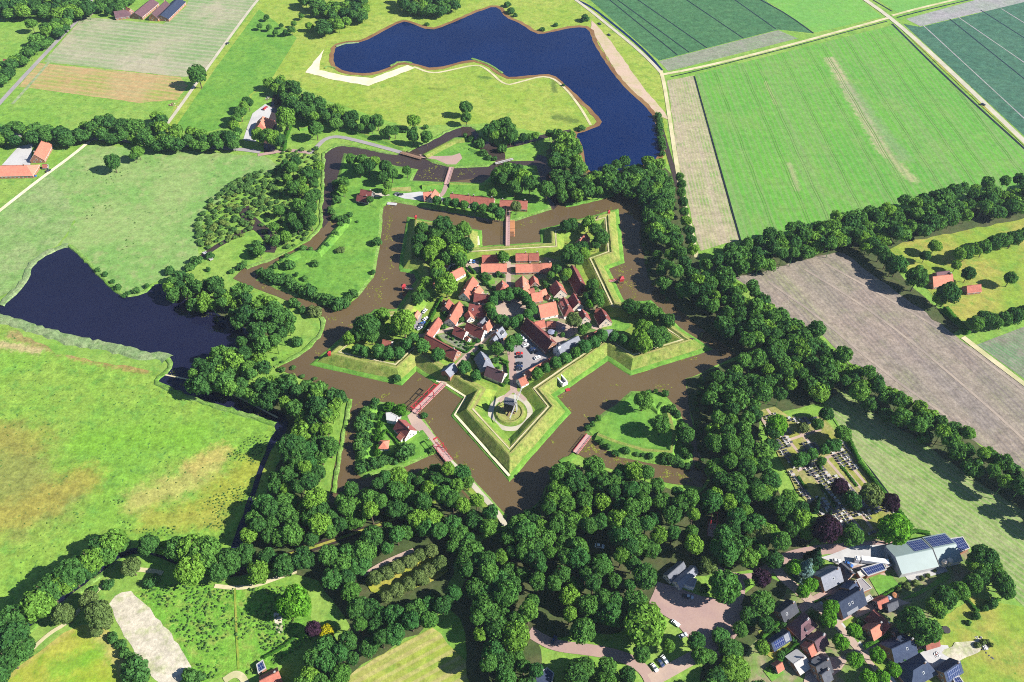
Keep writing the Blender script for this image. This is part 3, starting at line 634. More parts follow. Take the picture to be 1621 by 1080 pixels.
# south east village and car park
sheet('car_park', '1041,921 1070,930 1110,945 1165,950 1185,968 1170,1000 1140,1040 1110,1030 1090,1010 1068,985 1025,960', 'klinker', jit=.4)
strip('road', '838,1000 850,1008 878,1023 935,1029 976,1037 1005,1048 1025,1066 1035,1095 1050,1200', 5.5, 'klinker')
strip('road', '1030,1078 1060,1062 1090,1045 1120,1030', 6, 'klinker2')
strip('path', '1128,896 1145,905 1168,914 1195,912 1220,902', 3, 'klinker'); strip('path', '1168,914 1176,932 1168,955', 3.5, 'klinker')
strip('road', '1205,910 1226,893 1250,880 1300,870 1345,868 1420,862', 5.5, 'klinker')
sheet('farmyard', '1300,884 1345,866 1410,862 1460,858 1455,868 1410,880 1405,905 1340,900', 'concrete', jit=.4)
strip('road', '1222,893 1240,915 1262,934 1286,953 1330,992 1369,1036 1398,1066 1420,1095 1480,1170', 5.2, 'klinker2')
strip('path', '1292,947 1336,990 1374,1033 1403,1064 1424,1090', 1.3, 'concrete')
sheet('driveway', '1285,945 1312,930 1340,927 1330,936 1298,953', 'klinker'); sheet('driveway', '1322,975 1362,962 1400,945 1405,955 1365,975 1330,988', 'klinker2')
sheet('driveway', '1395,1058 1445,1030 1462,1020 1500,1022 1510,1045 1490,1062 1440,1075', 'concrete'); sheet('driveway', '1366,1029 1400,1010 1405,1018 1373,1037', 'klinker2')
sheet('driveway', '1280,1040 1300,1025 1312,1040 1345,1040 1330,1062 1290,1090 1270,1090', 'klinker2'); sheet('terrace', '1220,1035 1245,1012 1252,1018 1228,1042', 'klinker2')
sheet('forecourt', '1422,900 1490,886 1500,905 1440,922', 'stone'); sheet('lawn', '1375,915 1405,903 1424,928 1393,946', 'lush'); sheet('lawn', '1425,950 1465,930 1500,905 1505,915 1450,945', 'lush')
sheet('sand_patch', '1490,1035 1520,1015 1560,1012 1545,1035 1515,1050', 'sandpatch', jit=.7, step=2.5)
strip('path', '355,1078 372,1066 385,1072 392,1090', 3.2, 'dirt'); strip('path', '40,1040 75,1005 110,985 130,960 160,930 175,918', 2, 'dirt'); strip('path', '218,902 240,904 258,908', 2.4, 'dirt')
strip('path', '340,928 375,932 405,928 440,915 470,905', 2.2, 'dirt'); strip('path', '372,932 374,990 378,1060', 1.0, 'heath'); strip('path', '450,880 500,866 560,845 620,825 690,795', 1.6, 'heath', z=.4)
strip('path', '576,912 600,896 630,882 655,872', 2.4, 'klinker2', z=.64); strip('path', '1305,640 1345,702 1440,836', 1.2, 'lush')
sheet('lawn', '1205,1030 1230,1050 1262,1018 1240,1005', 'heath'); sheet('lawn', '1200,1000 1222,985 1262,962 1268,970 1225,1000 1205,1015', 'heath'); sheet('lawn', '1240,1040 1258,1024 1272,1032 1250,1052', 'lush'); sheet('lawn', '1333,985 1352,975 1372,1005 1358,1018', 'lawn'); sheet('lawn', '1376,1042 1392,1034 1412,1056 1398,1068', 'lawn'); sheet('lawn', '1208,1062 1228,1048 1240,1066 1222,1080', 'lush')
sheet('driveway', '1345,900 1358,894 1400,905 1402,912 1372,905', 'klinker2'); sheet('driveway', '1255,1008 1272,998 1290,1010 1275,1030', 'klinker2'); sheet('driveway', '1262,960 1282,948 1290,956 1270,972', 'klinker2'); sheet('driveway', '1425,960 1400,950 1412,945 1440,955', 'klinker2')
# tracks in the far fields
strip('path', '262,594 340,610 440,662', 1.0, 'dirt')
# cemetery
sheet('cemetery_ground', '1200,652 1225,645 1250,660 1300,660 1330,690 1345,705 1440,832 1410,850 1350,850 1300,820 1262,780 1240,735 1220,700', 'cemetery', jit=.5)
for s in ('1200,655 1212,672', '1214,648 1226,664', '1242,690 1272,727', '1266,686 1286,705', '1306,725 1375,805', '1318,722 1385,800', '1328,716 1400,802', '1300,740 1322,765', '1252,748 1292,808', '1283,745 1300,770', '1262,746 1330,716', '1240,700 1300,680', '1322,808 1340,838', '1340,812 1365,842', '1362,812 1380,838', '1300,800 1330,830'):
    strip('path', s, 1.7, 'klinker2')

# ------------------------------------------------------------------ air
def haze():
    mb = MB(); mb.box((0, 2200, 187.5), (8000, 8000, 379)); m = bpy.data.materials.new('thin summer air'); m.use_nodes = True; t = m.node_tree; t.nodes.remove(t.nodes['Principled BSDF'])
    v = t.nodes.new('ShaderNodeVolumePrincipled'); v.inputs['Color'].default_value = (.72, .84, 1, 1); v.inputs['Density'].default_value = HAZE; v.inputs['Anisotropy'].default_value = .2
    t.links.new(v.outputs[0], t.nodes['Material Output'].inputs['Volume']); stuff(mb.obj('haze', m))
HAZE = 0.00005
haze()
# ================================================================== BUILDINGS
def window_mesh(w, h):
    mb = MB(); f = .1
    mb.box((0, 0, 0), (w - 2 * f, .06, h - 2 * f), 1)
    for s in (-1, 1): mb.box((s * (w - f) / 2, 0, 0), (f, .1, h), 0); mb.box((0, 0, s * (h - f) / 2), (w - 2 * f, .1, f), 0)
    mb.box((0, 0, 0), (.06, .09, h - 2 * f), 0)
    return mb.mesh('window', [M['frame'], M['window']])
WIN = window_mesh(1.1, 1.4)
def door_mesh():
    mb = MB(); mb.box((0, 0, 0), (1.0, .08, 2.1), 1)
    for s in (-1, 1): mb.box((s * .56, 0, 0), (.12, .12, 2.2), 0)
    mb.box((0, 0, 1.1), (1.24, .12, .12), 0); return mb.mesh('door', [M['frame'], M['door']])
DOOR = door_mesh()
def chim_mesh(mat):
    mb = MB(); mb.box((0, 0, 0), (.8, .6, 1.8), 0); mb.box((0, 0, .93), (.95, .75, .12), 1); mb.cone((0.0, 0, .98), .16, .13, .35, 6, 1); return mb.mesh('chimney', [M[mat], M['stone']])
CH = {'b': chim_mesh('brick'), 'w': chim_mesh('white wall')}
SKY = None
DIM = {}
def build_house(label, x1, y1, x2, y2, w, e, r, roof, wall, base=0.0, hip=(0, 0), group=None, cat='house', name='house', chim=1, wins=True, cc='b', over=.35, door=True):
    if (r - e) / (w / 2) > .62: w *= .86; r = e + w / 2 * (1.14 if base > 1 else 1.06)
    p, q = at(x1, y1, base + r), at(x2, y2, base + r); d = q - p; L = max(d.length, 2.0); DIM[label] = (w, e, r); c = (p + q) / 2
    hw = w / 2; ext = [hw * .75 if h else 0 for h in hip]; a0, a1 = -L / 2 - ext[0], L / 2 + ext[1]
    t = thing(name, label, cat, (c.x, c.y, base - .02), math.atan2(d.y, d.x), group)
    mb = MB(); rz = r - .18
    # walls with gables
    for s in (-1, 1):
        P = [(a0, s * hw, 0), (a1, s * hw, 0), (a1, s * hw, e), (a0, s * hw, e)]; mb.face(P if s < 0 else P[::-1])
    for k, (xx, h) in enumerate(((a0, hip[0]), (a1, hip[1]))):
        P = [(xx, -hw, 0), (xx, hw, 0), (xx, hw, e)] + ([] if h else [(xx, 0, rz)]) + [(xx, -hw, e)]; mb.face(P if k else P[::-1])
    mb.obj('wall', M[wall], t)
    # roof shell
    mb = MB(); sl = (r - e) / hw; o = over; e2 = e - sl * o; y2 = hw + o; th = .16; b0, b1 = a0 - (o if hip[0] else .22), a1 + (o if hip[1] else .22)
    r0 = (-L / 2 if hip[0] else b0); r1 = (L / 2 if hip[1] else b1); vl = math.hypot(y2, r - e2)
    for s in (-1, 1):
        P = [(b0, s * y2, e2), (b1, s * y2, e2), (r1, 0, r), (r0, 0, r)]; U = [(b0, 0), (b1, 0), (r1, vl), (r0, vl)]
        mb.face(P if s < 0 else P[::-1], 0, U if s < 0 else U[::-1])
        P = [(x, y, z - th) for x, y, z in P]; mb.face(P[::-1] if s < 0 else P, 0, (U[::-1] if s < 0 else U))
        P = [(b0, s * y2, e2), (b0, s * y2, e2 - th), (b1, s * y2, e2 - th), (b1, s * y2, e2)]; mb.face(P if s < 0 else P[::-1], 1)
    for k, (bb, rr, h) in enumerate(((b0, r0, hip[0]), (b1, r1, hip[1]))):
        if h:
            P = [(bb, -y2, e2), (bb, y2, e2), (rr, 0, r)]; U = [(-y2, 0), (y2, 0), (0, vl)]; mb.face(P if k else P[::-1], 0, U if k else U[::-1])
            P = [(bb, -y2, e2), (bb, -y2, e2 - th), (bb, y2, e2 - th), (bb, y2, e2)]; mb.face(P, 1)
        else:
            for s in (-1, 1): mb.face([(bb, s * y2, e2), (bb, s * y2, e2 - th), (bb, 0, r - th), (bb, 0, r)], 1)
    if not hip[0] and not hip[1]: mb.box((0, 0, r + .03), (b1 - b0, .34, .14), 0)
    rf = mb.obj('roof', [M[roof], M['frame'] if 'slate' not in roof else M['stone']], t)
    for k in range(chim):
        xx = (L / 2 - 1.0) if k == 0 else (-L / 2 + 1.0)
        link('chimney', CH[cc], rf, (xx * .9, .0, r + .45))
    if wins:
        rzt = t.rotation_euler.z
        for s in (-1, 1):
            nx, ny = -math.sin(rzt) * s, math.cos(rzt) * s
            if ny > .25: continue
            n = max(1, min(9, int((a1 - a0) / 3.2)))
            for i in range(n):
                xx = a0 + (a1 - a0) * (i + .5) / n
                if door and s * ny < 0 and i == n // 2: link('door', DOOR, t, (xx, s * (hw + .02), 1.06), 0)
                else: link('window', WIN, t, (xx, s * (hw + .02), min(1.5, e - .85)), 0)
        for k, xx in ((-1, a0), (1, a1)):
            if hip[(k + 1) // 2]: continue
            ny = math.sin(rzt) * k
            if ny > .25: continue
            for yy in (-hw * .45, hw * .45): link('window', WIN, t, (xx + k * .02, yy, min(1.5, e - .85)), R(90))
            if r - e > 2.4: link('window', WIN, t, (xx + k * .02, 0, e + .75), R(90))
    return t
SKY_ = None
def skylight_mesh():
    mb = MB(); mb.box((0, 0, 0), (.95, 1.3, .1), 0); mb.box((0, 0, .05), (.75, 1.1, .06), 1); return mb.mesh('skylight', [M['white'], M['window']])
SKYL = skylight_mesh()
def lit_side(t):
    a = t.rotation_euler.z; return 1 if (-math.sin(a) * sx + math.cos(a) * sy) > 0 else -1
def roof_of(t): return [c for c in t.children if c.name.startswith('roof')][0]
def on_roof(t, x, f, w, e, r, me, name, side=None, lift=.04):
    s = side or lit_side(t); hw = w / 2; o = link(name, me, roof_of(t), (x, s * hw * f, r - (r - e) * f + lift)); o.rotation_euler = (-s * math.atan2(r - e, hw), 0, 0); return o
def dormer(t, x, f, w, e, r, bw, mat, side=None):
    s = side or lit_side(t); hw = w / 2; z0 = r - (r - e) * f; yb = s * hw * f; h = (r - e) * f * .62; mb = MB(); d = hw * h / (r - e)
    mb.box((0, -s * d / 2 + 0, h / 2 - .05), (bw, d, h), 0); mb.box((0, -s * d / 2 + s * .1, h), (bw + .3, d + .5, .12), 1)
    mb.box((0, s * .02, h * .55), (bw * .8, .06, h * .55), 2); o = link('dormer', mb.mesh('dormer', [M['white wall'], M[mat], M['window']]), roof_of(t), (x, yb, z0)); return o
def panel(t, x0, x1, f0, f1, w, e, r, side=None, mat='solar'):
    s = side or lit_side(t); hw = w / 2; mb = MB(); z = lambda f: r - (r - e) * f + .1; P = [(x0, s * hw * f1, z(f1)), (x1, s * hw * f1, z(f1)), (x1, s * hw * f0, z(f0)), (x0, s * hw * f0, z(f0))]; U = [(x0, 0), (x1, 0), (x1, hw * (f1 - f0) * 1.2), (x0, hw * (f1 - f0) * 1.2)]
    mb.face(P if s < 0 else P[::-1], 0, U if s < 0 else U[::-1]); mb.obj('solar_panel' if mat == 'solar' else 'glass_roof', M[mat], roof_of(t))
RT, OT, DT, PT, SL, BS, LS = 'red tile', 'orange tile', 'dark tile', 'purple tile', 'slate', 'blue slate', 'light slate'
GF = 'tiled houses inside the star fort'
FORTH = [
 (707, 408, 714.5, 414, 8, 2.8, 6.5, DT, 'white wall', (0, 0), 'dark red roofed cottage with white gable beside the north-west bastion trees'),
 (731.5, 421.8, 704, 437, 8, 2.8, 6.8, OT, 'white wall', (0, 0), 'long salmon roofed cottage with white side wall behind a flowery yard'),
 (690.5, 443, 685.5, 450.5, 4, 2.2, 4.2, OT, 'brick', (0, 0), 'tiny orange roofed shed under the trees at the west rampart'),
 (763, 404, 789, 403, 7.5, 2.6, 5.6, RT, 'brick', (0, 0), 'short red terrace half shaded by a round tree, nearest the north wall on the left'),
 (762, 417.8, 802, 417, 8.5, 2.6, 6.4, OT, 'brick', (0, 0), 'long red barrack terrace with one unbroken roof west of the gate street'),
 (816.5, 401.3, 835, 400.9, 7.5, 2.6, 5.6, RT, 'brick', (0, 0), 'left half of the pale red terrace behind the barracks east of the gate street'),
 (837, 400.9, 853, 400.5, 7.5, 2.6, 5.6, RT, 'brick', (0, 0), 'right half of the pale red terrace behind the barracks, ending by a paved yard'),
 (816.5, 418.2, 842.5, 417.5, 8.5, 2.6, 6.4, OT, 'brick', (0, 0), 'west and longest unit of the orange barrack terrace east of the gate street'),
 (843.5, 417.4, 858, 416.9, 8.5, 2.6, 6.3, OT, 'brick', (0, 0), 'middle unit of the orange barrack terrace, between two chimneys'),
 (859, 416.8, 873, 416.2, 8.5, 2.6, 6.2, OT, 'brick', (0, 0), 'east end unit of the orange barrack terrace, beside the big dark trees'),
 (795, 443.5, 795.6, 453, 9.5, 2.7, 7, RT, 'brick', (0, 1), 'hipped house with one bright and one dark slope above the market square limes'),
 (827, 436.5, 828.3, 459, 10.5, 2.9, 8, OT, 'brick', (0, 0), 'tall steep roofed house with a purple and a salmon slope north of the square'),
 (844.2, 436, 846.8, 446, 7, 2.5, 5.8, RT, 'brick', (0, 0), 'small steep cottage tucked against the tall house north of the square'),
 (880.5, 444.2, 887.8, 458.5, 10.5, 2.9, 7.8, RT, 'pale brick', (0, 0), 'broad cottage with pale gable full of windows below the shrub garden'),
 (841, 464.5, 857, 461.5, 9, 2.7, 6.5, OT, 'brick', (0, 0), 'bright orange roofed house facing the square, with a small wing behind'),
 (855.5, 460.5, 863.5, 457, 5.5, 2.4, 5, OT, 'brick', (0, 0), 'little orange wing joined behind the bright orange house'),
 (852.5, 483, 879.5, 477, 13, 2.7, 7.2, OT, 'white wall', (0, 0), 'widest orange roof in the fort, with a notch over its white porch'),
 (905.5, 419.5, 920.5, 449.5, 10, 2.9, 7.5, DT, 'brick', (0, 1), 'long dark barracks with a narrow pink slope by the east rampart'),
 (892, 470.5, 900, 487, 8.5, 2.8, 7.3, DT, 'white wall', (0, 1), 'narrow house with white dormer band and orange front hip'),
 (907.8, 464, 916, 479.5, 9, 2.9, 7.6, DT, 'pale brick', (0, 0), 'dark red cottage with cream gable and white parasol in front'),
 (921.7, 489.4, 927, 501, 9, 2.8, 7.2, DT, 'pale brick', (0, 0), 'cream gabled cottage beside the grey leaved tree'),
 (951.7, 488, 960, 504, 10, 2.9, 7.8, DT, 'pale brick', (0, 0), 'eastmost cottage of the fort, cream gable towards the lawn'),
 (944, 486.5, 950.5, 488.5, 5, 2.3, 5.2, RT, 'brick', (0, 0), 'low salmon back wing behind the eastmost cottage'),
 (834, 503.5, 874.5, 541, 12, 3, 9, DT, 'brick', (0, 0), 'huge dark purple barn roof along the car park with a pink gable'),
 (846.5, 509.5, 861.5, 506, 7, 2.4, 5.2, RT, 'brick', (0, 0), 'salmon outbuilding in the yard behind the huge barn'),
 (866, 509, 880, 509.5, 5, 2.2, 4.4, OT, 'brick', (0, 0), 'narrow salmon shed on the shady terrace behind the huge barn'),
 (930, 531.5, 950, 521, 6.5, 2.5, 5.3, OT, 'brick', (0, 0), 'orange roofed house right of the church, half behind a round lime'),
 (953.5, 523, 969, 521.5, 6, 2.3, 4.2, LS, 'brick', (0, 0), 'flat grey roofed shed beyond the orange house near the church'),
 (831, 589, 877.5, 563.5, 5.5, 2.4, 4.4, OT, 'brick', (0, 0), 'very long low orange roof closing the car park beside the limes'),
 (821, 600.5, 832.5, 594.5, 7, 2.5, 5.8, OT, 'white wall', (0, 0), 'small white gatehouse with an orange roof at the start of the mill path'),
 (674, 529.5, 723.3, 555.8, 9, 2.7, 6.8, DT, 'brick', (0, 0), 'very long dark barracks beside the vegetable garden with a pinkish gable'),
 (694, 502, 675.5, 527.5, 7, 2.6, 6, RT, 'white wall', (0, 0), 'long red roofed house standing along the clipped hedge'),
 (727, 477.2, 711.5, 504, 9, 2.8, 7.2, OT, 'white wall', (0, 0), 'long bright salmon roof with a grey gable between two alleys'),
 (710.5, 473.3, 704.5, 484.5, 8, 2.6, 6.6, RT, 'brick', (0, 0), 'short salmon cottage with a dark gable next to the clipped hedge'),
 (748.3, 437.8, 734, 463.5, 9, 2.8, 7, OT, 'white wall', (0, 0), 'long salmon house with a slate grey gable beside a striped lawn'),
 (758.3, 451.7, 750.8, 461.5, 7, 2.5, 5.8, OT, 'brick', (0, 0), 'little salmon house wedged behind the dark red one'),
 (751, 464.5, 775, 467.3, 8, 2.7, 6.2, DT, 'white wall', (0, 0), 'dark red house with a long white wall near the square limes'),
 (743, 480.5, 761, 483.5, 11, 2.8, 7, DT, 'brick', (0, 1), 'big dark red roof with a hipped shady end by the square'),
 (741.2, 492, 744.8, 501, 6, 2.5, 5.2, OT, 'white wall', (0, 0), 'orange front wing with white gable under the big dark red roof'),
 (720.5, 516, 737.5, 524.4, 8, 2.6, 6.4, DT, 'white wall', (0, 0), 'dark red cottage with white gable inside the hedged garden'),
 (739.2, 510.2, 766.5, 522.7, 9, 2.8, 6.8, DT, 'white wall', (0, 0), 'long half red half purple house with a pure white gable on the alley'),
 (760, 510.5, 769.5, 500.5, 6, 2.6, 6, LS, 'white wall', (0, 0), 'small house with a pale grey roof pressed behind the white gabled house'),
 (777, 504, 768.5, 513.5, 7, 2.7, 6.4, OT, 'white wall', (0, 1), 'orange roofed house with a white end beside the pale grey roof'),
 (795, 517, 785, 526, 9, 2.8, 7, LS, 'brick', (0, 0), 'lilac grey roofed house with a dark dormer facing the car park'),
 (785, 530.5, 780.5, 537, 6, 2.5, 5.4, LS, 'brick', (0, 0), 'lower grey wing of the lilac grey house'),
 (760.5, 556, 768.5, 571, 10, 2.8, 6.4, LS, 'brick', (0, 1), 'grey roofed house with one red hipped end above the gate street'),
 (771, 579.3, 798.5, 590.5, 9, 2.7, 6.8, PT, 'pale brick', (0, 0), 'purple roofed house in a hedged garden above the windmill'),
 (928, 369, 917.5, 380, 8, 2.6, 6.6, RT, 'brick', (0, 0), 'lone red roofed house among the dark trees of the north-east bastion'),
 (606, 537.5, 619.5, 540.5, 5, 2.2, 4.2, RT, 'stone', (0, 0), 'small pinkish powder house in the shade of the south-west bastion'),
 (738.5, 532, 742.5, 535, 3.6, 2, 3.6, RT, 'white wall', (0, 0), 'tiny lean-to shed before the white gable in the hedged garden'),
 (702, 474.5, 706.5, 477, 3.6, 2, 3.8, RT, 'brick', (0, 0), 'pink roofed shed at the top of the clipped hedge'),
 (722.5, 584, 726, 586, 3, 2, 3.4, OT, 'brick', (0, 0), 'pinkish hut just inside the gatehouse'),
 (838, 457.5, 845, 455.5, 4.2, 2.2, 4.4, RT, 'brick', (0, 0), 'red shed between the tall house and the bright orange house'),
 (866.5, 466, 871, 468.5, 3.6, 2, 3.8, RT, 'brick', (0, 0), 'little red shed beside the thick hedge'),
 (755, 497, 759, 494, 3.6, 2.1, 4, OT, 'brick', (0, 0), 'orange shed in the alley behind the big dark red roof'),
 (661, 491.5, 656, 500, 4, 2.2, 4, OT, 'brick', (0, 0), 'orange shed beside the parked cars on the west side'),
]
for (a, b, c, d, w, e, r, rf, wl, hip, lb) in FORTH:
    big = w > 6.8; t = build_house(lb, a, b, c, d, w, e, r, rf, wl, FB, hip, GF, 'house', 'house' if big else 'cottage', chim=1 if big else 0)
    w, e, r = DIM[lb]
    if 'white dormer band' in lb: dormer(t, 0, .8, w, e, r, 5.5, rf, -lit_side(t))
    elif 'dark dormer' in lb: dormer(t, -.5, .75, w, e, r, 2.2, rf)
    elif w > 8 and rnd.random() < .5: on_roof(t, rnd.uniform(-2, 2), .5, w, e, r, SKYL, 'skylight')
GN = 'buildings of the outer crownwork'
for (a, b, c, d, w, e, r, rf, wl, hip, lb) in [
 (571, 299.5, 589, 303, 8.5, 3.2, 7.5, DT, 'dark wood', (0, 0), 'dark red barn with a white edged gable on the outer island, rear ridge'),
 (565.5, 308.5, 583, 312, 7, 2.4, 5, DT, 'dark wood', (0, 0), 'lower front half of the dark red double barn'),
 (670, 304.5, 684, 303, 9, 2.6, 6.2, OT, 'brick', (0, 0), 'bright orange roofed house on the pale gravel yard'),
 (688.3, 299.5, 681.5, 311, 8, 2.6, 7.2, OT, 'pale brick', (0, 0), 'orange gabled wing crossing the house on the pale gravel yard'),
 (713, 306.5, 745, 310, 8.5, 2.7, 6.6, RT, 'brick', (0, 0), 'west half of the long pinkish terrace behind the row of limes'),
 (746.2, 310.2, 782, 314, 8.5, 2.7, 6.6, RT, 'brick', (0, 0), 'east half of the long pinkish terrace behind the row of limes'),
 (791.5, 316.5, 835, 318.3, 9.5, 2.8, 6.8, RT, 'brick', (0, 0), 'pinkish terrace with white gable ends beside the north drawbridge')]:
    build_house(lb, a, b, c, d, w, e, r, rf, wl, G1, hip, GN, 'house', chim=2 if c - a > 20 else 1)
build_house('white gabled farmhouse with dark and orange slopes at the red drawbridge', 631, 664, 649, 680.7, 10, 2.7, 7.4, DT, 'white wall', G1, (0, 0), None, 'house', chim=1)
build_house('low red tiled lean-to against the farmhouse at the drawbridge', 634, 684.5, 640, 690, 5.5, 1.9, 3.6, RT, 'white wall', G1, (0, 0), None, 'annex', 'annex', chim=0, door=False)
GV = 'village houses along the brick street'
VIL = [
 (1300, 914, 1329.5, 899, 12, 3, 7.5, LS, 'brick', (0, 0), 'large grey roofed house on the corner above the long slate house'),
 (1331, 891, 1350, 908, 9, 3, 7, SL, 'brick', (0, 0), 'steep dark cross wing of the large grey corner house'),
 (1328, 954, 1365, 931.5, 14, 3, 8, BS, 'brick', (0, 0), 'long blue grey house with white skylights and a glass veranda'),
 (1344, 932, 1355, 920.5, 9, 3, 6.5, BS, 'brick', (0, 0), 'dark side wing behind the long blue grey house'),
 (1236, 969.5, 1258.7, 952.5, 9, 2.8, 6.5, SL, 'brick', (0, 0), 'slate bungalow with one white skylight at the wood edge'),
 (1268, 990, 1281, 979, 10, 2.8, 7, PT, 'brick', (1, 1), 'purple hipped house with a white dormer and white chimneys'),
 (1221.5, 1018, 1249, 1000, 7, 2.5, 4.6, BS, 'brick', (0, 0), 'low brick house whose roof is one dark solar sheet and one white frame'),
 (1290, 1015, 1306.7, 1003.5, 9, 2.8, 7, PT, 'brick', (0, 0), 'purple roofed house with white verges opposite the orange hip'),
 (1279.5, 1026, 1287, 1019.5, 8, 2.4, 5.2, RT, 'brick', (0, 0), 'red front wing of the purple roofed house'),
 (1257, 1051, 1275, 1039, 10, 2.5, 4.4, 'stone', 'brick', (0, 0), 'grey fibre cement garage block with a lower lean-to'),
 (1228.5, 1055, 1238, 1048.5, 5.5, 2.2, 4.4, OT, 'dark wood', (0, 0), 'little red roofed garden house with white verges'),
 (1292, 1055.5, 1313, 1043, 11, 2.9, 7.2, SL, 'brick', (0, 0), 'grey house with a white boarded dormer at the lower street end'),
 (1301, 1068, 1313, 1058.5, 9, 2.9, 6.6, SL, 'brick', (0, 0), 'projecting front gable of the grey house with the white dormer'),
 (1382, 966.5, 1410, 991, 10, 2.9, 8, DT, 'brick', (0, 0), 'dark steep house standing across the street from the purple ones'),
 (1378.5, 997.5, 1397, 985, 9, 2.7, 6.6, OT, 'brick', (0, 0), 'orange roofed wing with a chimney facing the clipped hedge'),
 (1412, 1027.5, 1447.5, 1011, 13, 3, 8, BS, 'brick', (0, 0), 'broad dark blue roofed house between two hedged drives'),
 (1417, 1001.5, 1431, 995, 7, 2.6, 6, SL, 'brick', (0, 0), 'small slate annex behind the broad dark blue house'),
 (1446, 1061, 1467, 1048, 13, 3, 7.5, BS, 'brick', (1, 1), 'hipped dark blue house on the pale concrete yard'),
 (1495, 1065, 1520, 1047.5, 9, 3, 6.8, BS, 'brick', (0, 0), 'new house with dark solar roof and an unfinished white end'),
 (1466, 1019, 1487, 1012.5, 5, 2.3, 4.2, RT, 'dark wood', (0, 0), 'narrow red garden shed beside the pale yard'),
 (1389, 953, 1405, 945, 6.5, 2.4, 4.8, RT, 'dark wood', (0, 0), 'red tiled garage beside the playground garden'),
 (1405, 957, 1421, 951, 6, 2.4, 5, SL, 'dark wood', (0, 0), 'dark slate shed under the trees behind the steep house')]
for (a, b, c, d, w, e, r, rf, wl, hip, lb) in VIL:
    t = build_house(lb, a, b, c, d, w * .93, e, r, rf, wl, 0, hip, GV, 'house', 'house' if w > 6.6 else 'shed', chim=1 if w > 8 else 0, cc='w' if rf == PT else 'b')
    w, e, r = DIM[lb]
    if 'white skylights' in lb: [on_roof(t, q, .45, w, e, r, SKYL, 'skylight') for q in (-2.2, -.2)]; panel(t, -5, 2, .82, 1.05, w, e, r, mat='light slate')
    elif 'one white skylight' in lb: on_roof(t, -2, .5, w, e, r, SKYL, 'skylight')
    elif 'white dormer' in lb and 'gable' not in lb: dormer(t, 0, .8, w, e, r, 3.2, rf)
    elif 'boarded dormer' in lb: dormer(t, -1, .75, w, e, r, 4, rf, -lit_side(t))
    elif 'solar sheet' in lb: panel(t, -4.4, 1.5, .12, .95, w, e, r); panel(t, 1.9, 4.6, .05, .95, w, e, r, mat='light slate')
    elif 'solar roof' in lb: panel(t, -4, 4, .1, .95, w, e, r)
    elif 'broad dark blue' in lb: [on_roof(t, q, .4, w, e, r, SKYL, 'skylight') for q in (1.5,)]; dormer(t, 2, .7, w, e, r, 3, rf, -lit_side(t))
    elif w >= 9 and rf in (SL, LS, BS, DT): on_roof(t, .8, .5, w, e, r, SKYL, 'skylight')
for (a, b, c, d, w, e, r, rf, wl, hip, lb) in [
 (1477, 438, 1508, 434, 11, 2.8, 7, OT, 'brick', (0, 0), 'lone farmhouse with an orange front and dark rear slope among the east meadows'),
 (1483, 431, 1503, 428.5, 7, 2.8, 6, PT, 'brick', (0, 0), 'dark rear half of the lone farmhouse in the east meadows'),  # purple tiles put the shade of the unlit back slope into the roof colour
 (1531, 452.5, 1553, 450, 7.5, 2.5, 5, RT, 'brick', (0, 0), 'small red roofed outbuilding right of the lone farmhouse'),
 (416, 184, 412, 194, 17, 2.6, 8.5, OT, 'brick', (1, 1), 'big orange hipped farmhouse ringed by oaks north-west of the fort'),
 (67, 220.5, 53.5, 244, 13, 2.6, 7, OT, 'brick', (0, 0), 'long red roofed barn beside the concrete yard at the west edge'),
 (-6, 263, 42, 262, 15, 2.6, 7, OT, 'brick', (0, 1), 'wide orange farm roof cut by the left edge of the view'),
 (67, 260.5, 74, 260, 4, 2, 3.6, RT, 'dark wood', (0, 0), 'tiny red shed below the long red barn'),
 (5, 93.5, 17, 95.5, 9, 2.6, 6.5, OT, 'brick', (0, 0), 'cottage under trees on the far left road'),
 (180, 18, 198, 15.5, 11, 2.6, 7.5, PT, 'brick', (0, 1), 'purple roofed farmhouse beside the far barns'),
 (199, 11, 206, 14, 7, 2.6, 6, OT, 'brick', (0, 0), 'small orange cottage behind the purple farmhouse'),
 (213, 20, 240, -2, 14, 3, 7, PT, 'brick', (0, 0), 'westernmost of the three long far barns, purple grey roof'),
 (240, 21, 262, 1, 12, 3, 7, PT, 'orange wood', (0, 0), 'middle long far barn with an orange sunlit wall'),
 (254, 24, 282, -3, 15, 3, 6.5, BS, 'brick', (0, 0), 'easternmost long far barn with a blue grey roof'),
 (411, 1078, 440, 1063, 9, 2.8, 6, RT, 'brick', (0, 0), 'red roofed house half cut by the bottom edge below the weed field')]:
    build_house(lb, a, b, c, d, w, e, r, rf, wl, 0, hip, None, 'house', 'farmhouse' if w > 9.5 else 'cottage', chim=1 if w > 8 else 0)
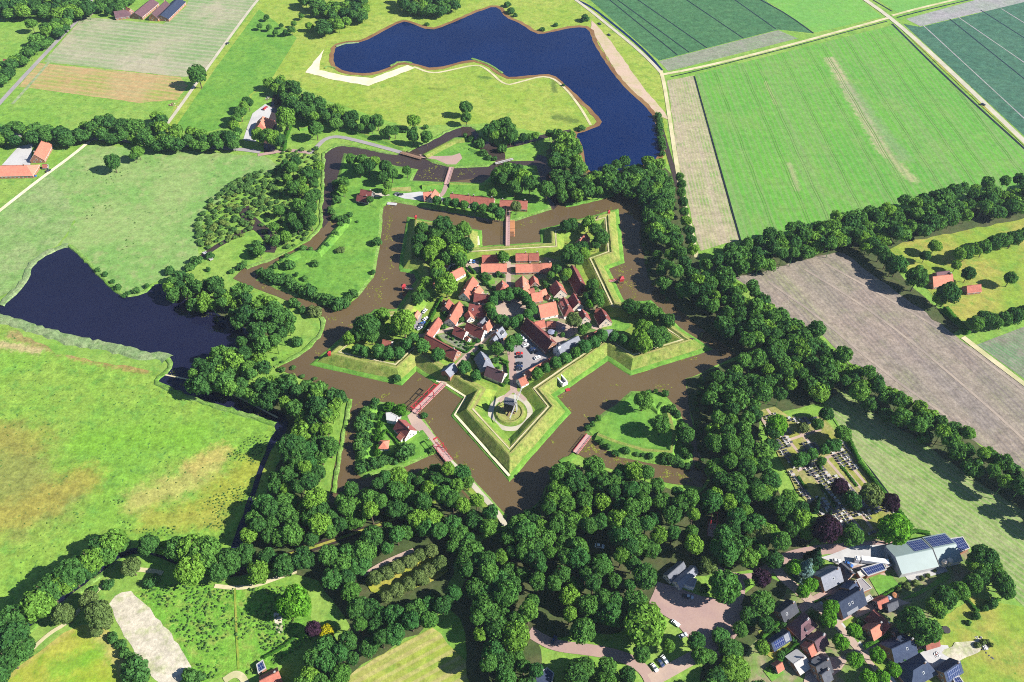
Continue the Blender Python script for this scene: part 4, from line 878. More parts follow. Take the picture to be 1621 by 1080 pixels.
# flat roofed blocks
def flat_block(label, pxs, h, mat, wall, base=0.0, cat='building', name='flat_roofed_building', extra=None):
    P = ccw([at(x, y, base + h) for x, y in pts(pxs)]); c = sum(P, Vector()) / len(P)
    t = thing(name, label, cat, (c.x, c.y, base)); Q = [Vector((p.x - c.x, p.y - c.y, 0)) for p in P]; mb = MB(); n = len(Q)
    for i in range(n):
        a, b = Q[i], Q[(i + 1) % n]; mb.face([(a.x, a.y, -.02), (b.x, b.y, -.02), (b.x, b.y, h), (a.x, a.y, h)])
    mb.obj('wall', M[wall], t); mb = MB(); I = offset(Q, .3); O = offset(Q, -.15)
    for i in range(n):
        j = (i + 1) % n
        f = lambda A, i, z: (A[i].x, A[i].y, z)
        mb.face([f(O, i, h - .1), f(O, j, h - .1), f(O, j, h + .25), f(O, i, h + .25)], 1); mb.face([f(O, i, h + .25), f(O, j, h + .25), f(I, j, h + .25), f(I, i, h + .25)], 1); mb.face([f(I, i, h + .25), f(I, j, h + .25), f(I, j, h + .04), f(I, i, h + .04)], 1)
    e1 = (Q[1] - Q[0]).normalized(); e2 = Vector((-e1.y, e1.x, 0))
    for tr in tessellate_polygon([I]):
        a, b, d = (I[k] for k in tr)
        if (b - a).cross(d - a).z < 0: b, d = d, b
        mb.face([(p.x, p.y, h + .04) for p in (a, b, d)], 0, [(p.dot(e1), p.dot(e2)) for p in (a, b, d)])
    mb.obj('roof', [M[mat], M['stone']], t); return t
flat_block('flat roofed building covered in solar panels behind the grey green barn', '1503,853 1524,850 1535,868 1513,877', 4.5, 'solar', 'brick')
flat_block('pair of sheds under blue solar panels beside the white truck', '1363,900 1397,890 1403,902 1374,912', 3.2, 'solar', 'brick', name='shed', cat='shed')
flat_block('little flat pink roofed carport left of the solar sheds', '1357,906 1364,903 1370,911 1362,914', 2.6, 'pale brick', 'brick', name='carport', cat='carport')
flat_block('grey flat roofed extension of the long blue grey house', '1356,918 1364,915 1380,931 1366,937', 3, 'asphalt', 'brick')
flat_block('low grey roofed extension at the garden end of the blue grey house', '1358,953 1377,942 1382,948 1361,960', 2.8, 'concrete', 'brick')
flat_block('brown flat roofed wing with white vents beside the visitor centre', '1081,924 1092,914 1103,917 1099,930 1089,928', 3.4, 'asphalt', 'white wall')
flat_block('grey flat roofed annex with solar panels at the red drawbridge', '611,654 618,653 630,659 626,668 612,665', 2.8, 'concrete', 'white wall', G1)
flat_block('blue grey flat roof at the bottom edge beside the brick road', '836,1078 866,1057 877,1066 870,1095 840,1095', 3.2, 'blue slate', 'brick')
flat_block('dark flat roofed shed with a pale rim left of the dark trees at the bottom', '406,1052 416,1045 421,1058 409,1066', 2.6, 'solar', 'brick', name='shed', cat='shed')
flat_block('red brick loading shed beside the white truck', '1400,888 1403,878 1407,890 1411,895 1403,899', 3.2, 'klinker', 'brick', name='shed', cat='shed')
flat_block('flat roofed shed with a white rim below the new solar roofed house', '1508,1074 1518,1070 1526,1082 1514,1086', 2.8, 'solar', 'brick', name='shed', cat='shed')
for p, q in (((1057, 911), (1082, 889.5)), ((1072, 921.5), (1101, 896.5))):
    build_house('long light grey roofed hall of the visitor centre, ' + ('beside the wood' if p[0] < 1060 else 'beside the brown flat wing'), *p, *q, 5.6, 3.2, 5.2, LS, 'white wall', 0, (0, 0), 'twin halls of the visitor centre', 'building', 'hall', chim=0, wins=True)
# big barn in two lengths with solar panels on the far slope
def barn(label, x1, y1, x2, y2, w, e, r, solar):
    t = build_house(label, x1, y1, x2, y2, w, e, r, 'metal roof', 'metal', 0, (0, 0), 'grey green barn in two lengths', 'barn', 'barn', chim=0, wins=False)
    L = (at(x2, y2, r) - at(x1, y1, r)).length; a, b = [(-L / 2 + L * s) for s in solar]; hw = w / 2; sl = (r - e) / hw; mb = MB()
    y0, y1_ = .8, hw - .5; z = lambda y: r - sl * y + .12; P = [(a, y0, z(y0)), (b, y0, z(y0)), (b, y1_, z(y1_)), (a, y1_, z(y1_))]
    mb.face(P, 0, [(p[0], p[1] * 1.05) for p in P]); mb.face([(p[0], p[1], p[2] - .08) for p in P[::-1]], 0, [(0, 0)] * 4)
    mb.obj('solar_panel', M['solar'], t)
    mb = MB()
    for s, xx in ((-1, -L / 2 - .03), (1, L / 2 + .03)): mb.box((xx, 0, 2), (.1, w * .35, 4), 0)
    mb.obj('door', M['metal roof'], t)
barn('longer western half of the grey green sheet roofed barn', 1418, 881.5, 1475, 869.5, 15.5, 4.6, 7.4, (.55, .99)); barn('shorter eastern half of the grey green barn with full rear solar roof', 1478, 868, 1513, 861, 15.5, 4.2, 7, (.02, .97))
# pavilion with pyramid roof
def pavilion():
    p = at(608, 708, G1); t = thing('garden_pavilion', 'square garden house with a pointed orange roof inside the farm hedge', 'pavilion', (p.x, p.y, G1)); mb = MB(); mb.box((0, 0, 1.2), (5.4, 5.4, 2.4)); mb.obj('wall', M['white wall'], t)
    mb = MB(); c = [(-3.1, -3.1, 2.35), (3.1, -3.1, 2.35), (3.1, 3.1, 2.35), (-3.1, 3.1, 2.35)]
    for i in range(4): mb.face([c[i], c[(i + 1) % 4], (0, 0, 5)], 0, [(0, 0), (6, 0), (3, 4)])
    mb.face(c[::-1], 0, [(0, 0)] * 4); mb.obj('roof', M[OT], t)
    link('door', DOOR, t, (0, -2.72, 1.05))
pavilion()
# church
def church():
    t = build_house('white church with a long grey slate roof beside the row of limes', 883, 549, 915.5, 531.5, 10.5, 4.5, 9, 'light slate', 'white wall', FB, (0, 0), None, 'church', 'church', chim=0)
    L = (at(915.5, 531.5, FB + 9) - at(883, 549, FB + 9)).length
    mb = MB(); mb.box((-L / 2 + .6, 0, 9.6), (2, 2, 2.6), 0); mb.cone((-L / 2 + .6, 0, 10.9), 1.5, .05, 2.6, 8, 1); mb.obj('turret', [M['white wall'], M['slate']], t)
church()
def gatehouse():
    p = at(711.5, 587, FB + 3); q = at(718, 576, FB + 8); r = at(705, 588, FB + 8); d = (r - q); L = d.length; c = (q + r) / 2
    t = thing('gatehouse', 'tall grey roofed gatehouse straddling the street behind the red drawbridge', 'gatehouse', (c.x, c.y, FB - .02), math.atan2(d.y, d.x)); mb = MB()
    for s in (-1, 1): mb.box((0, s * 2.7, 2.2), (L, 1.6, 4.4), 0)
    mb.box((0, 0, 5), (L, 7, 1.2), 0)
    for s in (-1, 1): mb.face([(s * L / 2, -3.5, 5.6), (s * L / 2, 3.5, 5.6), (s * L / 2, 0, 8.6)][::s], 0)
    mb.obj('wall', M['brick'], t); mb = MB()
    for s in (-1, 1):
        P = [(-L / 2 - .3, s * 3.9, 5.3), (L / 2 + .3, s * 3.9, 5.3), (L / 2 + .3, 0, 8.8), (-L / 2 - .3, 0, 8.8)]; mb.face(P if s < 0 else P[::-1], 0, [(0, 0), (L, 0), (L, 5), (0, 5)]); mb.face([(x, y, z - .2) for x, y, z in (P[::-1] if s < 0 else P)], 0, [(0, 0)] * 4)
    mb.obj('roof', M['light slate'], t)
gatehouse()
# windmill on its mound
def mill():
    z0 = FB + .3; t = thing('windmill', 'dark wooden post mill with pale lattice sails on a round mound', 'windmill', (mp.x, mp.y, z0), R(-20))
    mb = MB()
    for a in (0, 90): ca, sa = math.cos(R(a)), math.sin(R(a)); mb.bar((-3 * ca, -3 * sa, .5), (3 * ca, 3 * sa, .5), .4); mb.bar((-2.8 * ca, -2.8 * sa, .6), (0, 0, 3.4), .35); mb.bar((2.8 * ca, 2.8 * sa, .6), (0, 0, 3.4), .35)
    mb.bar((0, 0, .3), (0, 0, 4), .6)
    for a in (0, 90, 180, 270): mb.box((2.9 * math.cos(R(a)), 2.9 * math.sin(R(a)), .15), (.9, .9, .5))
    mb.obj('trestle', M['brown wood'], t)
    mb = MB(); mb.box((0, 0, 7), (5.6, 4.2, 6.6), 0, 0); mb.face([(2.8, -2.1, 10.3), (2.8, 2.1, 10.3), (2.8, 0, 12.2)]); mb.face([(-2.8, 2.1, 10.3), (-2.8, -2.1, 10.3), (-2.8, 0, 12.2)]); mb.obj('body', M['dark wood'], t)
    mb = MB()
    for s in (-1, 1): P = [(-3.1, s * 2.45, 10.0), (3.1, s * 2.45, 10.0), (3.1, 0, 12.4), (-3.1, 0, 12.4)]; mb.face(P if s < 0 else P[::-1]); mb.face([(x, y, z - .15) for x, y, z in (P[::-1] if s < 0 else P)])
    mb.obj('roof', M['light slate'], t)
    mb = MB(); mb.bar((-2.8, 0, 3.9), (-6.6, 0, .3), .3); [mb.bar((-2.8 - k * .55, -.6, 3.9 - k * .52), (-2.8 - k * .55, .6, 3.9 - k * .52), .15) for k in range(7)]; mb.bar((-3.5, .9, 4.6), (-9.5, 0, .6), .22); mb.obj('ladder', M['brown wood'], t)
    hub = Vector((3.5, 0, 10.0)); mb = MB(); mb.bar((2.2, 0, 10), (4.1, 0, 10.1), .6); mb.obj('shaft', M['dark wood'], t)
    for k in range(4):
        a = R(8 + 90 * k); u = Vector((0, math.cos(a), math.sin(a))); v = Vector((0, -math.sin(a), math.cos(a))); mb = MB(); L = 10.5; base = hub + Vector((.25, 0, 0))
        mb.bar(base, base + u * L, .3)
        for w in (1.9,): mb.bar(base + u * 1.8 + v * w, base + u * L + v * w, .12)
        for j in range(12): q = base + u * (1.8 + j * (L - 1.8) / 11); mb.bar(q - v * .35, q + v * 1.95, .1)
        P = [base + u * 1.9 + v * .1, base + u * L + v * .1, base + u * L + v * .55, base + u * 1.9 + v * .55]; mb.face([p + Vector((.07, 0, 0)) for p in P]); mb.face([p + Vector((.03, 0, 0)) for p in P[::-1]])
        mb.obj('sail', M['concrete'], t)
mill()
# silos
for k, (x, y) in enumerate(((1489, 898), (1497, 896))):
    p = at(x, y); t = thing('feed_silo', 'cream feed silo on legs, ' + ('next to the barn corner' if k == 0 else 'outer one of the pair'), 'silo', (p.x, p.y, 0), 0, 'pair of feed silos'); mb = MB(); mb.cone((0, 0, 1), .2, 1.4, 1.8, 12); mb.cone((0, 0, 2.8), 1.4, 1.4, 3.2, 12); mb.cone((0, 0, 6), 1.4, .3, .9, 12); mb.obj('tank', M['pale brick'], t)
    for i in range(4): a = math.pi / 4 + i * math.pi / 2; mb = MB(); mb.bar((1.3 * math.cos(a), 1.3 * math.sin(a), 0), (1.3 * math.cos(a), 1.3 * math.sin(a), 3.2), .16); mb.obj('leg', M['metal'], t)

# ------------------------------------------------------------------ bridges
def bridge(label, x1, y1, x2, y2, w, base, deck, rail, portals=(), name='bridge', h=1.1, posts=True, beams=True):
    p, q = at(x1, y1, base), at(x2, y2, base); d = q - p; L = d.length; c = (p + q) / 2
    t = thing(name, label, 'bridge', (c.x, c.y, base), math.atan2(d.y, d.x)); mb = MB(); n = max(3, int(L / 1.2))
    mb.box((0, 0, 0), (L, w, .3), 0)
    mb.obj('deck', M[deck], t)
    for s in (-1, 1):
        mb = MB(); mb.box((0, s * (w / 2 - .06), h + .15), (L, .12, .12)); mb.box((0, s * (w / 2 - .06), .65), (L, .07, .07)); k = max(2, int(L / 2))
        for i in range(k + 1): mb.box((-L / 2 + .1 + (L - .2) * i / k, s * (w / 2 - .08), .65), (.14, .14, 1.1))
        mb.obj('railing', M[rail], t)
    if posts:
        for i in range(max(2, int(L / 6))):
            xx = -L / 2 + L * (i + .5) / max(2, int(L / 6)); mb = MB()
            for s in (-1, 1): mb.box((xx, s * w * .4, -1.0), (.35, .35, 1.7))
            mb.box((xx, 0, -.28), (.3, w * .95, .25)); mb.obj('trestle', M['brown wood'], t)
    for (f, dirn) in portals:
        xx = -L / 2 + L * f; mb = MB()
        for s in (-1, 1): mb.box((xx, s * (w / 2 + .15), 2.5), (.3, .3, 5.0)); mb.bar((xx - dirn * 2.0, s * (w / 2 + .15), .2), (xx, s * (w / 2 + .15), 2.8), .16)
        mb.box((xx, 0, 4.9), (.3, w + .9, .3)); mb.obj('portal', M[rail], t); mb = MB()
        for s in (-1, 1): mb.bar((xx - dirn * 5.0, s * w * .33, 5.9), (xx + dirn * 5.5, s * w * .33, 5.5), .26)
        mb.box((xx - dirn * 4.7, 0, 5.88), (.8, w * .7, .45)); mb.box((xx + dirn * 5.3, 0, 5.5), (.2, w * .7, .2)); mb.obj('balance_beam', M[rail], t)
        if beams:
            mb = MB(); [mb.bar((xx + dirn * 5.3, s * w * .33, 5.5), (xx + dirn * 5.8, s * w * .4, .3), .08) for s in (-1, 1)]; mb.obj('chain', M['iron'], t)
    return t
bridge('long red railed drawbridge to the gatehouse across the south-west moat', 701.5, 608.5, 656, 653.5, 3.8, 1.45, 'wood deck', 'red paint', ((.42, 1), (.86, -1)), 'drawbridge')
bridge('short red drawbridge on the gravel road south of the farm island', 689.5, 703, 712, 730.5, 4.0, 1.3, 'wood deck', 'red paint', ((.35, 1),), 'drawbridge')
bridge('grey plank bridge with an orange timber drawbridge at the north gate', 804.3, 338, 803.8, 390, 3.2, 1.7, 'wood deck', 'brown wood', ((.12, 1),), 'drawbridge')
bridge('brown railed bridge from the outer road onto the ravelin', 635, 241.5, 667, 250.5, 4, 1.1, 'brown wood', 'brown wood')
bridge('long brown bridge from the ravelin down to the outer crownwork', 715, 265, 706.5, 292, 3.6, 1.35, 'wood deck', 'brown wood')
bridge('narrow footbridge on the east side of the ravelin', 784, 259, 812, 251.5, 2.4, 1.2, 'concrete', 'brown wood')
bridge('purplish footbridge from the south wood to the meadow ravelin', 932.5, 689.5, 911, 717, 3.2, 1.2, 'wood deck', 'red paint', (), 'footbridge', .9)
bridge('small plank footbridge between the scrub and the west pasture point', 322.5, 399, 335.5, 411.5, 2.4, .8, 'concrete', 'stone', (), 'footbridge', .8)
bridge('red gated drawbridge hidden in the south wood', 1127.5, 829, 1126, 850, 4.4, .8, 'wood deck', 'red paint', ((.15, 1),), 'drawbridge', beams=False)
bridge('thin red walkway from the east rampart to the privy over the moat', 958, 447, 982, 442, 1.6, 2.6, 'wood deck', 'red paint', (), 'walkway', .9)
bridge('short grey walkway to the red privy over the west moat', 641, 456.5, 654, 458, 1.4, 2.6, 'wood deck', 'stone', (), 'walkway', .9)
def raft():
    for k, (x, y, lb) in enumerate(((811, 362, 'long orange timber fender floating beside the north bridge'), (809, 371, 'short dark timber fender nearest the fort beside the north bridge'))):
        p = at(x, y, .3); t = tag(link('timber_fender', None, None, (p.x, p.y, .3)), lb, 'fender'); mb = MB(); L = 19 if k == 0 else 6
        [mb.box(((i - 2) * .75, 0, 0), (.6, L, .45)) for i in range(5)]; mb.obj('beam', M['orange wood'] if k == 0 else M['brown wood'], t); mb = MB(); [mb.box((0, j * L * .4, .32), (3.6, .3, .2)) for j in (-1, 0, 1)]; mb.obj('crossbar', M['brown wood'], t)
raft()
# red sentry boxes and privies
def box_hut(lb, x, y, z, s=2.0, h=2.2, stilt=0.0, name='sentry_box', cat='sentry box'):
    p = at(x, y, z + h); t = thing(name, lb, cat, (p.x, p.y, z), 0.2); mb = MB(); mb.box((0, 0, h / 2), (s, s, h)); mb.obj('wall', M['red paint'], t); mb = MB(); c = [(-s * .62, -s * .62, h), (s * .62, -s * .62, h), (s * .62, s * .62, h), (-s * .62, s * .62, h)]
    for i in range(4): mb.face([c[i], c[(i + 1) % 4], (0, 0, h + s * .55)])
    mb.face(c[::-1]); mb.obj('roof', M['red paint'], t)
    if stilt:
        for a in (-1, 1):
            for b in (-1, 1): mb = MB(); mb.box((a * s * .42, b * s * .42, -stilt / 2), (.25, .25, stilt)); mb.obj('leg', M['brown wood'], t)
box_hut('red privy on stilts over the west moat', 638.5, 452, 2.4, 2.4, 2.2, 2.6, 'privy', 'privy'); box_hut('red privy on stilts over the lily covered east moat', 984, 440, 2.4, 2.7, 2.3, 2.6, 'privy', 'privy')
box_hut('red sentry box on the north-west bastion tip', 657.6, 342.5, 5.3, 1.6); box_hut('red sentry box on the north-east bastion tip', 963.9, 334, 5.3, 1.6); box_hut('red sentry box on the south-west bastion tip', 520.6, 558, 5.3, 1.8)
def jetty(lb, x1, y1, x2, y2, w, z, mat):
    p, q = at(x1, y1, z), at(x2, y2, z); d = q - p; c = (p + q) / 2; t = thing('jetty', lb, 'jetty', (c.x, c.y, z), math.atan2(d.y, d.x)); mb = MB(); mb.box((0, 0, 0), (d.length, w, .2)); mb.obj('deck', M[mat], t)
    for s in (-1, 1): mb = MB(); mb.box((s * d.length * .4, 0, -.5), (.3, w, 1)); mb.obj('pile', M['brown wood'], t)
jetty('grey landing stage in the moat corner below the barn', 613, 322, 628, 323.5, 3, .7, 'concrete'); jetty('tiny red landing stage below the white sluice', 895.5, 618, 902, 616, 2.2, .6, 'red paint')
def sluice():
    p = at(889, 602, 4); t = thing('postern_stair', 'white walled postern opening cut into the south-east rampart', 'stairway', (p.x, p.y, 3.2), R(-58)); mb = MB()
    for s in (-1, 1): mb.box((0, s * 1.6, .9), (7.5, .7, 2.6))
    mb.box((3.6, 0, .9), (.7, 3.9, 2.6)); mb.obj('wall', M['white wall'], t); mb = MB(); [mb.box((-2.8 + i, 0, -.3 + i * .16), (1, 2.5, .5)) for i in range(6)]; mb.obj('step', M['stone'], t)
sluice()
# ------------------------------------------------------------------ cannons
def cannon_proto():
    t = thing('cannon', 'x', 'cannon'); mb = MB(); n = 10
    for (a, b, r1, r2) in ((0, .9, .24, .22), (.9, 2.2, .21, .16)):
        for i in range(n):
            u, v = 2 * math.pi * i / n, 2 * math.pi * (i + 1) / n; mb.face([(a - .7, r1 * math.cos(u), .95 + r1 * math.sin(u)), (b - .7, r2 * math.cos(u), .95 + r2 * math.sin(u)), (b - .7, r2 * math.cos(v), .95 + r2 * math.sin(v)), (a - .7, r1 * math.cos(v), .95 + r1 * math.sin(v))][::-1])
    mb.obj('barrel', M['iron'], t); mb = MB()
    for s in (-1, 1): mb.box((-.2, s * .32, .6), (1.8, .14, .45))
    mb.box((-.2, 0, .5), (1.2, .5, .15)); mb.obj('carriage', M['brown wood'], t)
    for a in (-.8, .45):
        for s in (-1, 1):
            mb = MB()
            for i in range(10): u, v = 2 * math.pi * i / 10, 2 * math.pi * (i + 1) / 10; P = [(a, s * .42, .3), (a + .3 * math.cos(u), s * .42, .3 + .3 * math.sin(u)), (a + .3 * math.cos(v), s * .42, .3 + .3 * math.sin(v))]; mb.face(P); mb.face([(x, y + s * .1, z) for x, y, z in P[::-1]]); mb.face([P[1], P[2], (P[2][0], P[2][1] + s * .1, P[2][2]), (P[1][0], P[1][1] + s * .1, P[1][2])])
            mb.obj('wheel', M['brown wood'], t)
    return t
def clone(src, loc=None, rz=None, label=None, group=None, sub=True, mat=None):
    c = src.copy(); COL.objects.link(c)
    if loc is not None: c.location = loc
    if rz is not None: c.rotation_euler.z = rz
    if label: c['label'] = label
    if group: c['group'] = group
    for ch in src.children:
        k = ch.copy(); COL.objects.link(k); k.parent = c
        for g in ch.children: q = g.copy(); COL.objects.link(q); q.parent = k
    return c
first = cannon_proto()
for k, (x, y, z, a, lb) in enumerate(((806.5, 699, FB, -70, 'black cannon on the lawn at the tip of the mill bastion'), (1095, 538, 4.5, -20, 'black cannon on the south-east bastion wall'), (945.5, 346, 4.5, 60, 'black cannon under the north-east sentry box'))):
    p = at(x, y, z); o = first if k == 0 else clone(first); o.location = (p.x, p.y, z); o.rotation_euler.z = R(a); o.scale = (1.3,) * 3; o['label'] = lb

# ------------------------------------------------------------------ cars
def car_meshes():
    prof = [(-2.1, .35), (-2.15, .75), (-1.95, .95), (-1.2, 1.0), (.75, .98), (1.75, .85), (2.15, .7), (2.15, .35)]
    mb = MB(); W = .88
    for i in range(len(prof) - 1):
        (a, b), (c, d) = prof[i], prof[i + 1]; mb.face([(a, -W, b), (a, W, b), (c, W, d), (c, -W, d)])
    for s in (-1, 1): P = [(x, s * W, z) for x, z in prof]; mb.face(P if s > 0 else P[::-1])
    mb.face([(2.15, -W, .35), (2.15, W, .35), (-2.1, W, .35), (-2.1, -W, .35)][::-1])
    roof = [(-1.65, .98), (-1.2, 1.42), (.1, 1.45), (.85, .98)]; w0, w1 = .84, .66
    T = [(-1.15, -w1, 1.43), (.1, -w1, 1.46), (.1, w1, 1.46), (-1.15, w1, 1.43)]; mb.face(T)
    body = mb
    g = MB(); B = [(-1.7, -w0, .97), (.95, -w0, .97), (.95, w0, .97), (-1.7, w0, .97)]
    for i in range(4): j = (i + 1) % 4; g.face([B[i], B[j], T[j], T[i]])
    glass = g.mesh('windscreen', [M['window']])
    w = MB(); n = 12
    for i in range(n): u, v = 2 * math.pi * i / n, 2 * math.pi * (i + 1) / n; P = [(.32 * math.cos(u), -.11, .32 * math.sin(u)), (.32 * math.cos(v), -.11, .32 * math.sin(v))]; Q = [(x, .11, z) for x, y, z in P]; w.face([P[0], P[1], Q[1], Q[0]], 0); w.face([P[0], (0, -.11, 0), P[1]], 1); w.face([Q[0], Q[1], (0, .11, 0)], 1)
    return body, glass, w.weld('wheel', [M['tyre'], M['metal']])
CB, CG, CW = car_meshes(); CARM = {}
def paint(nm, c):
    if nm not in CARM: m = plain_mat(nm + ' car paint', c, .03, 1, .25, .5); CARM[nm] = CB.weld('car body', [m])
    return CARM[nm]
PAINT = {'white': (.8, .8, .8), 'black': (.012, .013, .018), 'dark blue': (.015, .03, .09), 'red': (.5, .02, .02), 'silver': (.45, .47, .5), 'grey': (.13, .135, .15), 'blue': (.04, .12, .35)}
def car(x, y, rz, colr, label, base=0.0, group=None, van=False):
    p = at(x, y, base + .7); t = thing('van' if van else 'car', label, 'van' if van else 'car', (p.x, p.y, gz(p.x, p.y, base) + .02), R(rz), group); link('body', paint(colr, PAINT[colr]), t); link('windscreen', CG, t)
    for a in (-1.3, 1.35):
        for b in (-.8, .8): link('wheel', CW, t, (a, b, .32))
    if van: t.scale = (1.15, 1.1, 1.45)
    return t
GP = 'cars in the fort car park'
for (x, y, rz, c, lb) in [(822.2, 559.3, 5, 'red', 'red car parked in front of the row of dark cars'), (822.2, 564.6, 5, 'black', 'black car parked directly below the red car'), (822, 575, 5, 'black', 'black car, upper of the three parked near the low orange roof'), (822, 579.8, 5, 'dark blue', 'dark blue car between two black ones near the low orange roof'), (821, 584.5, 5, 'black', 'black car, lowest of the three near the low orange roof'),
                          (840, 549.8, 30, 'black', 'black car, first of the slanted three beside the huge barn'), (842.5, 553, 30, 'dark blue', 'dark blue car in the middle of the slanted three beside the huge barn'), (845.5, 556.8, 30, 'black', 'black car, last of the slanted three beside the huge barn'), (850.5, 566, 32, 'white', 'white car parked alone in the fort car park'), (832.3, 546.5, 30, 'white', 'white car behind the slanted dark cars'), (829.5, 537.5, -35, 'white', 'white car under the big barn, upper one by the round trees'), (825.5, 533.5, -35, 'silver', 'silver car at the top corner of the fort car park')]:
    car(x, y, rz, c, lb, FB, GP)
for (x, y, rz, c, lb) in [(745.7, 413.6, 80, 'white', 'white car on the small yard west of the barracks'), (750.6, 413.4, 80, 'blue', 'blue car beside the white one on the small yard'), (672.2, 492.3, 60, 'white', 'white car, topmost along the clipped hedge'), (673.6, 504.5, 45, 'white', 'white car halfway along the clipped hedge'), (669, 511.5, 30, 'blue', 'blue car below the white one along the hedge'), (666.5, 515.5, 30, 'grey', 'grey car second from the bottom along the hedge'), (664.5, 519.5, 30, 'silver', 'silver car lowest along the hedge')]:
    car(x, y, rz, c, lb, FB, 'cars on the west yard')
for (x, y, rz, c, lb, van) in [(1052, 1043.5, -55, 'white', 'white car upper of three on the brick road', 0), (1045.8, 1049, -55, 'dark blue', 'dark blue car between two white ones on the brick road', 0), (1036, 1056.5, -58, 'white', 'white car lowest of three on the brick road', 0), (1081.5, 1006, 25, 'silver', 'silver car at the edge of the big car park', 0), (1086.5, 944.5, -15, 'black', 'black car parked before the visitor centre', 0), (1091, 945, -15, 'silver', 'silver car just right of the black one at the visitor centre', 0), (877, 1012.5, 60, 'dark blue', 'dark blue car in tree shade beside the brick road', 0), (949, 865, -10, 'white', 'white van among the trees in the south wood', 1), (1069.5, 986.5, -40, 'white', 'white car half under the big oak by the car park', 0), (1324, 888.3, -10, 'white', 'white car on the farm road left of the truck', 0), (1343.8, 893.5, -40, 'blue', 'blue car beside the large grey corner house', 0), (1421, 1013, 30, 'blue', 'blue car beside the narrow red shed', 0),
                              (360, 68.5, 62, 'black', 'black car on the straight far track', 0), (1556, 165.5, -42, 'black', 'black car on the long straight road at upper right', 0), (949, 37.5, -50, 'black', 'black car on the gravel road above the lake beach, upper one', 0), (964, 55, -50, 'black', 'black car on the gravel road above the lake beach, lower one', 0), (48, 277.5, 0, 'white', 'white van beside the wide orange farm roof', 1), (53.5, 278.5, 0, 'blue', 'blue car beside the wide orange farm roof', 0), (76.5, 270.5, 40, 'black', 'black car on the white farm lane', 0), (628, 306.5, 20, 'grey', 'grey car on the gravel yard beside the double barn', 0), (634, 308, 20, 'black', 'black car nearer the orange house on the gravel yard', 0)]:
    car(x, y, rz, c, lb, G1 + .05 if 600 < x < 640 and 290 < y < 320 else 0.05, None, van)
def truck():
    p, q = at(1357, 886, 2), at(1401, 892, 2); d = q - p; c = (p + q) / 2; L = 16.5
    t = thing('lorry', 'long white articulated lorry parked by the solar sheds', 'lorry', (c.x, c.y, gz(c.x, c.y) + .02), math.atan2(d.y, d.x)); mb = MB(); mb.box((1.4, 0, 2.5), (13.2, 2.5, 2.9)); mb.obj('trailer', M['white'], t); mb = MB(); mb.box((-6.9, 0, 1.9), (2.2, 2.4, 2.8)); mb.box((-6.6, 0, 3.45), (1.5, 2.2, .5), 0, 0, .9); mb.obj('cab', M['white'], t); mb = MB(); mb.box((-8.02, 0, 2.4), (.06, 2.1, 1.0)); mb.obj('windscreen', M['window'], t); mb = MB(); mb.box((0, 0, .9), (15, 1, .3)); mb.obj('chassis', M['iron'], t)
    for a in (-7.1, -4.5, 4.8, 6.1, 7.4):
        for s in (-1, 1): o = link('wheel', CW, t, (a, s * 1.05, .5)); o.scale = (1.55, 1.4, 1.55)
truck()
flat_block('long white trailer box standing behind the grey green barn', '1428,865 1454,859 1456,862 1430,868', 3, 'white', 'white', name='trailer', cat='trailer')

def heap(lb, x, y, n, s, mats, name='rubble_heap', spread=1.0):
    c = at(x, y); g = np.random.default_rng(n); mb = MB()
    for k in range(n):
        a, rr = g.uniform(0, 6.28), abs(g.normal()) * s * .45; h = g.uniform(.3, 1.0) * max(.3, 1 - rr / s); mb.box((rr * math.cos(a) * spread, rr * math.sin(a), h / 2), (g.uniform(.5, 1.6), g.uniform(.4, 1.2), h), int(g.integers(len(mats))), g.uniform(0, 3), .7)
    o = mb.obj(name, [M[m] for m in mats]); o.location = (c.x, c.y, .05); tag(o, lb, 'heap')
heap('heap of pale rubble and boards beyond the sandy patch', 1556, 1022, 60, 6, ['stone', 'white wall', 'concrete', 'dark stone']); heap('stack of pallets and material on the concrete yard', 1483, 1036, 26, 3, ['dark wood', 'metal', 'red tile', 'white'], 'material_stack'); heap('brown dung heap beside the straight far track', 272, 167, 30, 7, ['bark', 'brown wood', 'dirt'], 'dung_heap'); heap('pile of grey branches behind the big orange farmhouse', 424, 155, 40, 6, ['stone', 'bark', 'dirt'], 'branch_pile')
def parasol(lb, x, y, mat, r=1.5, base=0.0):
    p = at(x, y, base + 2.2); t = thing('parasol', lb, 'parasol', (p.x, p.y, base + .05)); mb = MB(); mb.cone((0, 0, 2.0), r, .05, .6, 8); mb.obj('canopy', M[mat], t); mb = MB(); mb.cone((0, 0, 0), .04, .04, 2.2, 6); mb.cone((0, 0, 0), .3, .25, .1, 8); mb.obj('pole', M['metal'], t)
parasol('round white parasol before the cream gabled cottage', 917.5, 489.5, 'white', 1.6, FB); parasol('large blue parasol in the shady courtyard of the huge barn', 873, 525, 'solar', 2.6, FB); parasol('small blue parasol in the shady courtyard, nearer the church', 892, 519, 'solar', 1.5, FB); parasol('orange parasol in the playground garden', 1418, 942, 'orange wood', 1.6); parasol('blue parasol beside the red garage', 1408, 947, 'solar', 1.5)
def trampoline(lb, x, y, r):
    p = at(x, y, .8); t = thing('trampoline', lb, 'trampoline', (p.x, p.y, .03)); mb = MB(); mb.cone((0, 0, .78), r, r, .06, 18); mb.obj('mat', M['dark wood'], t)
    for i in range(4): a = i * 1.57; mb = MB(); mb.bar((r * .9 * math.cos(a), r * .9 * math.sin(a), 0), (r * .95 * math.cos(a), r * .95 * math.sin(a), .8), .08); mb.obj('leg', M['metal'], t)
trampoline('dark round trampoline on the yellow meadow', 1498, 997, 1.9)
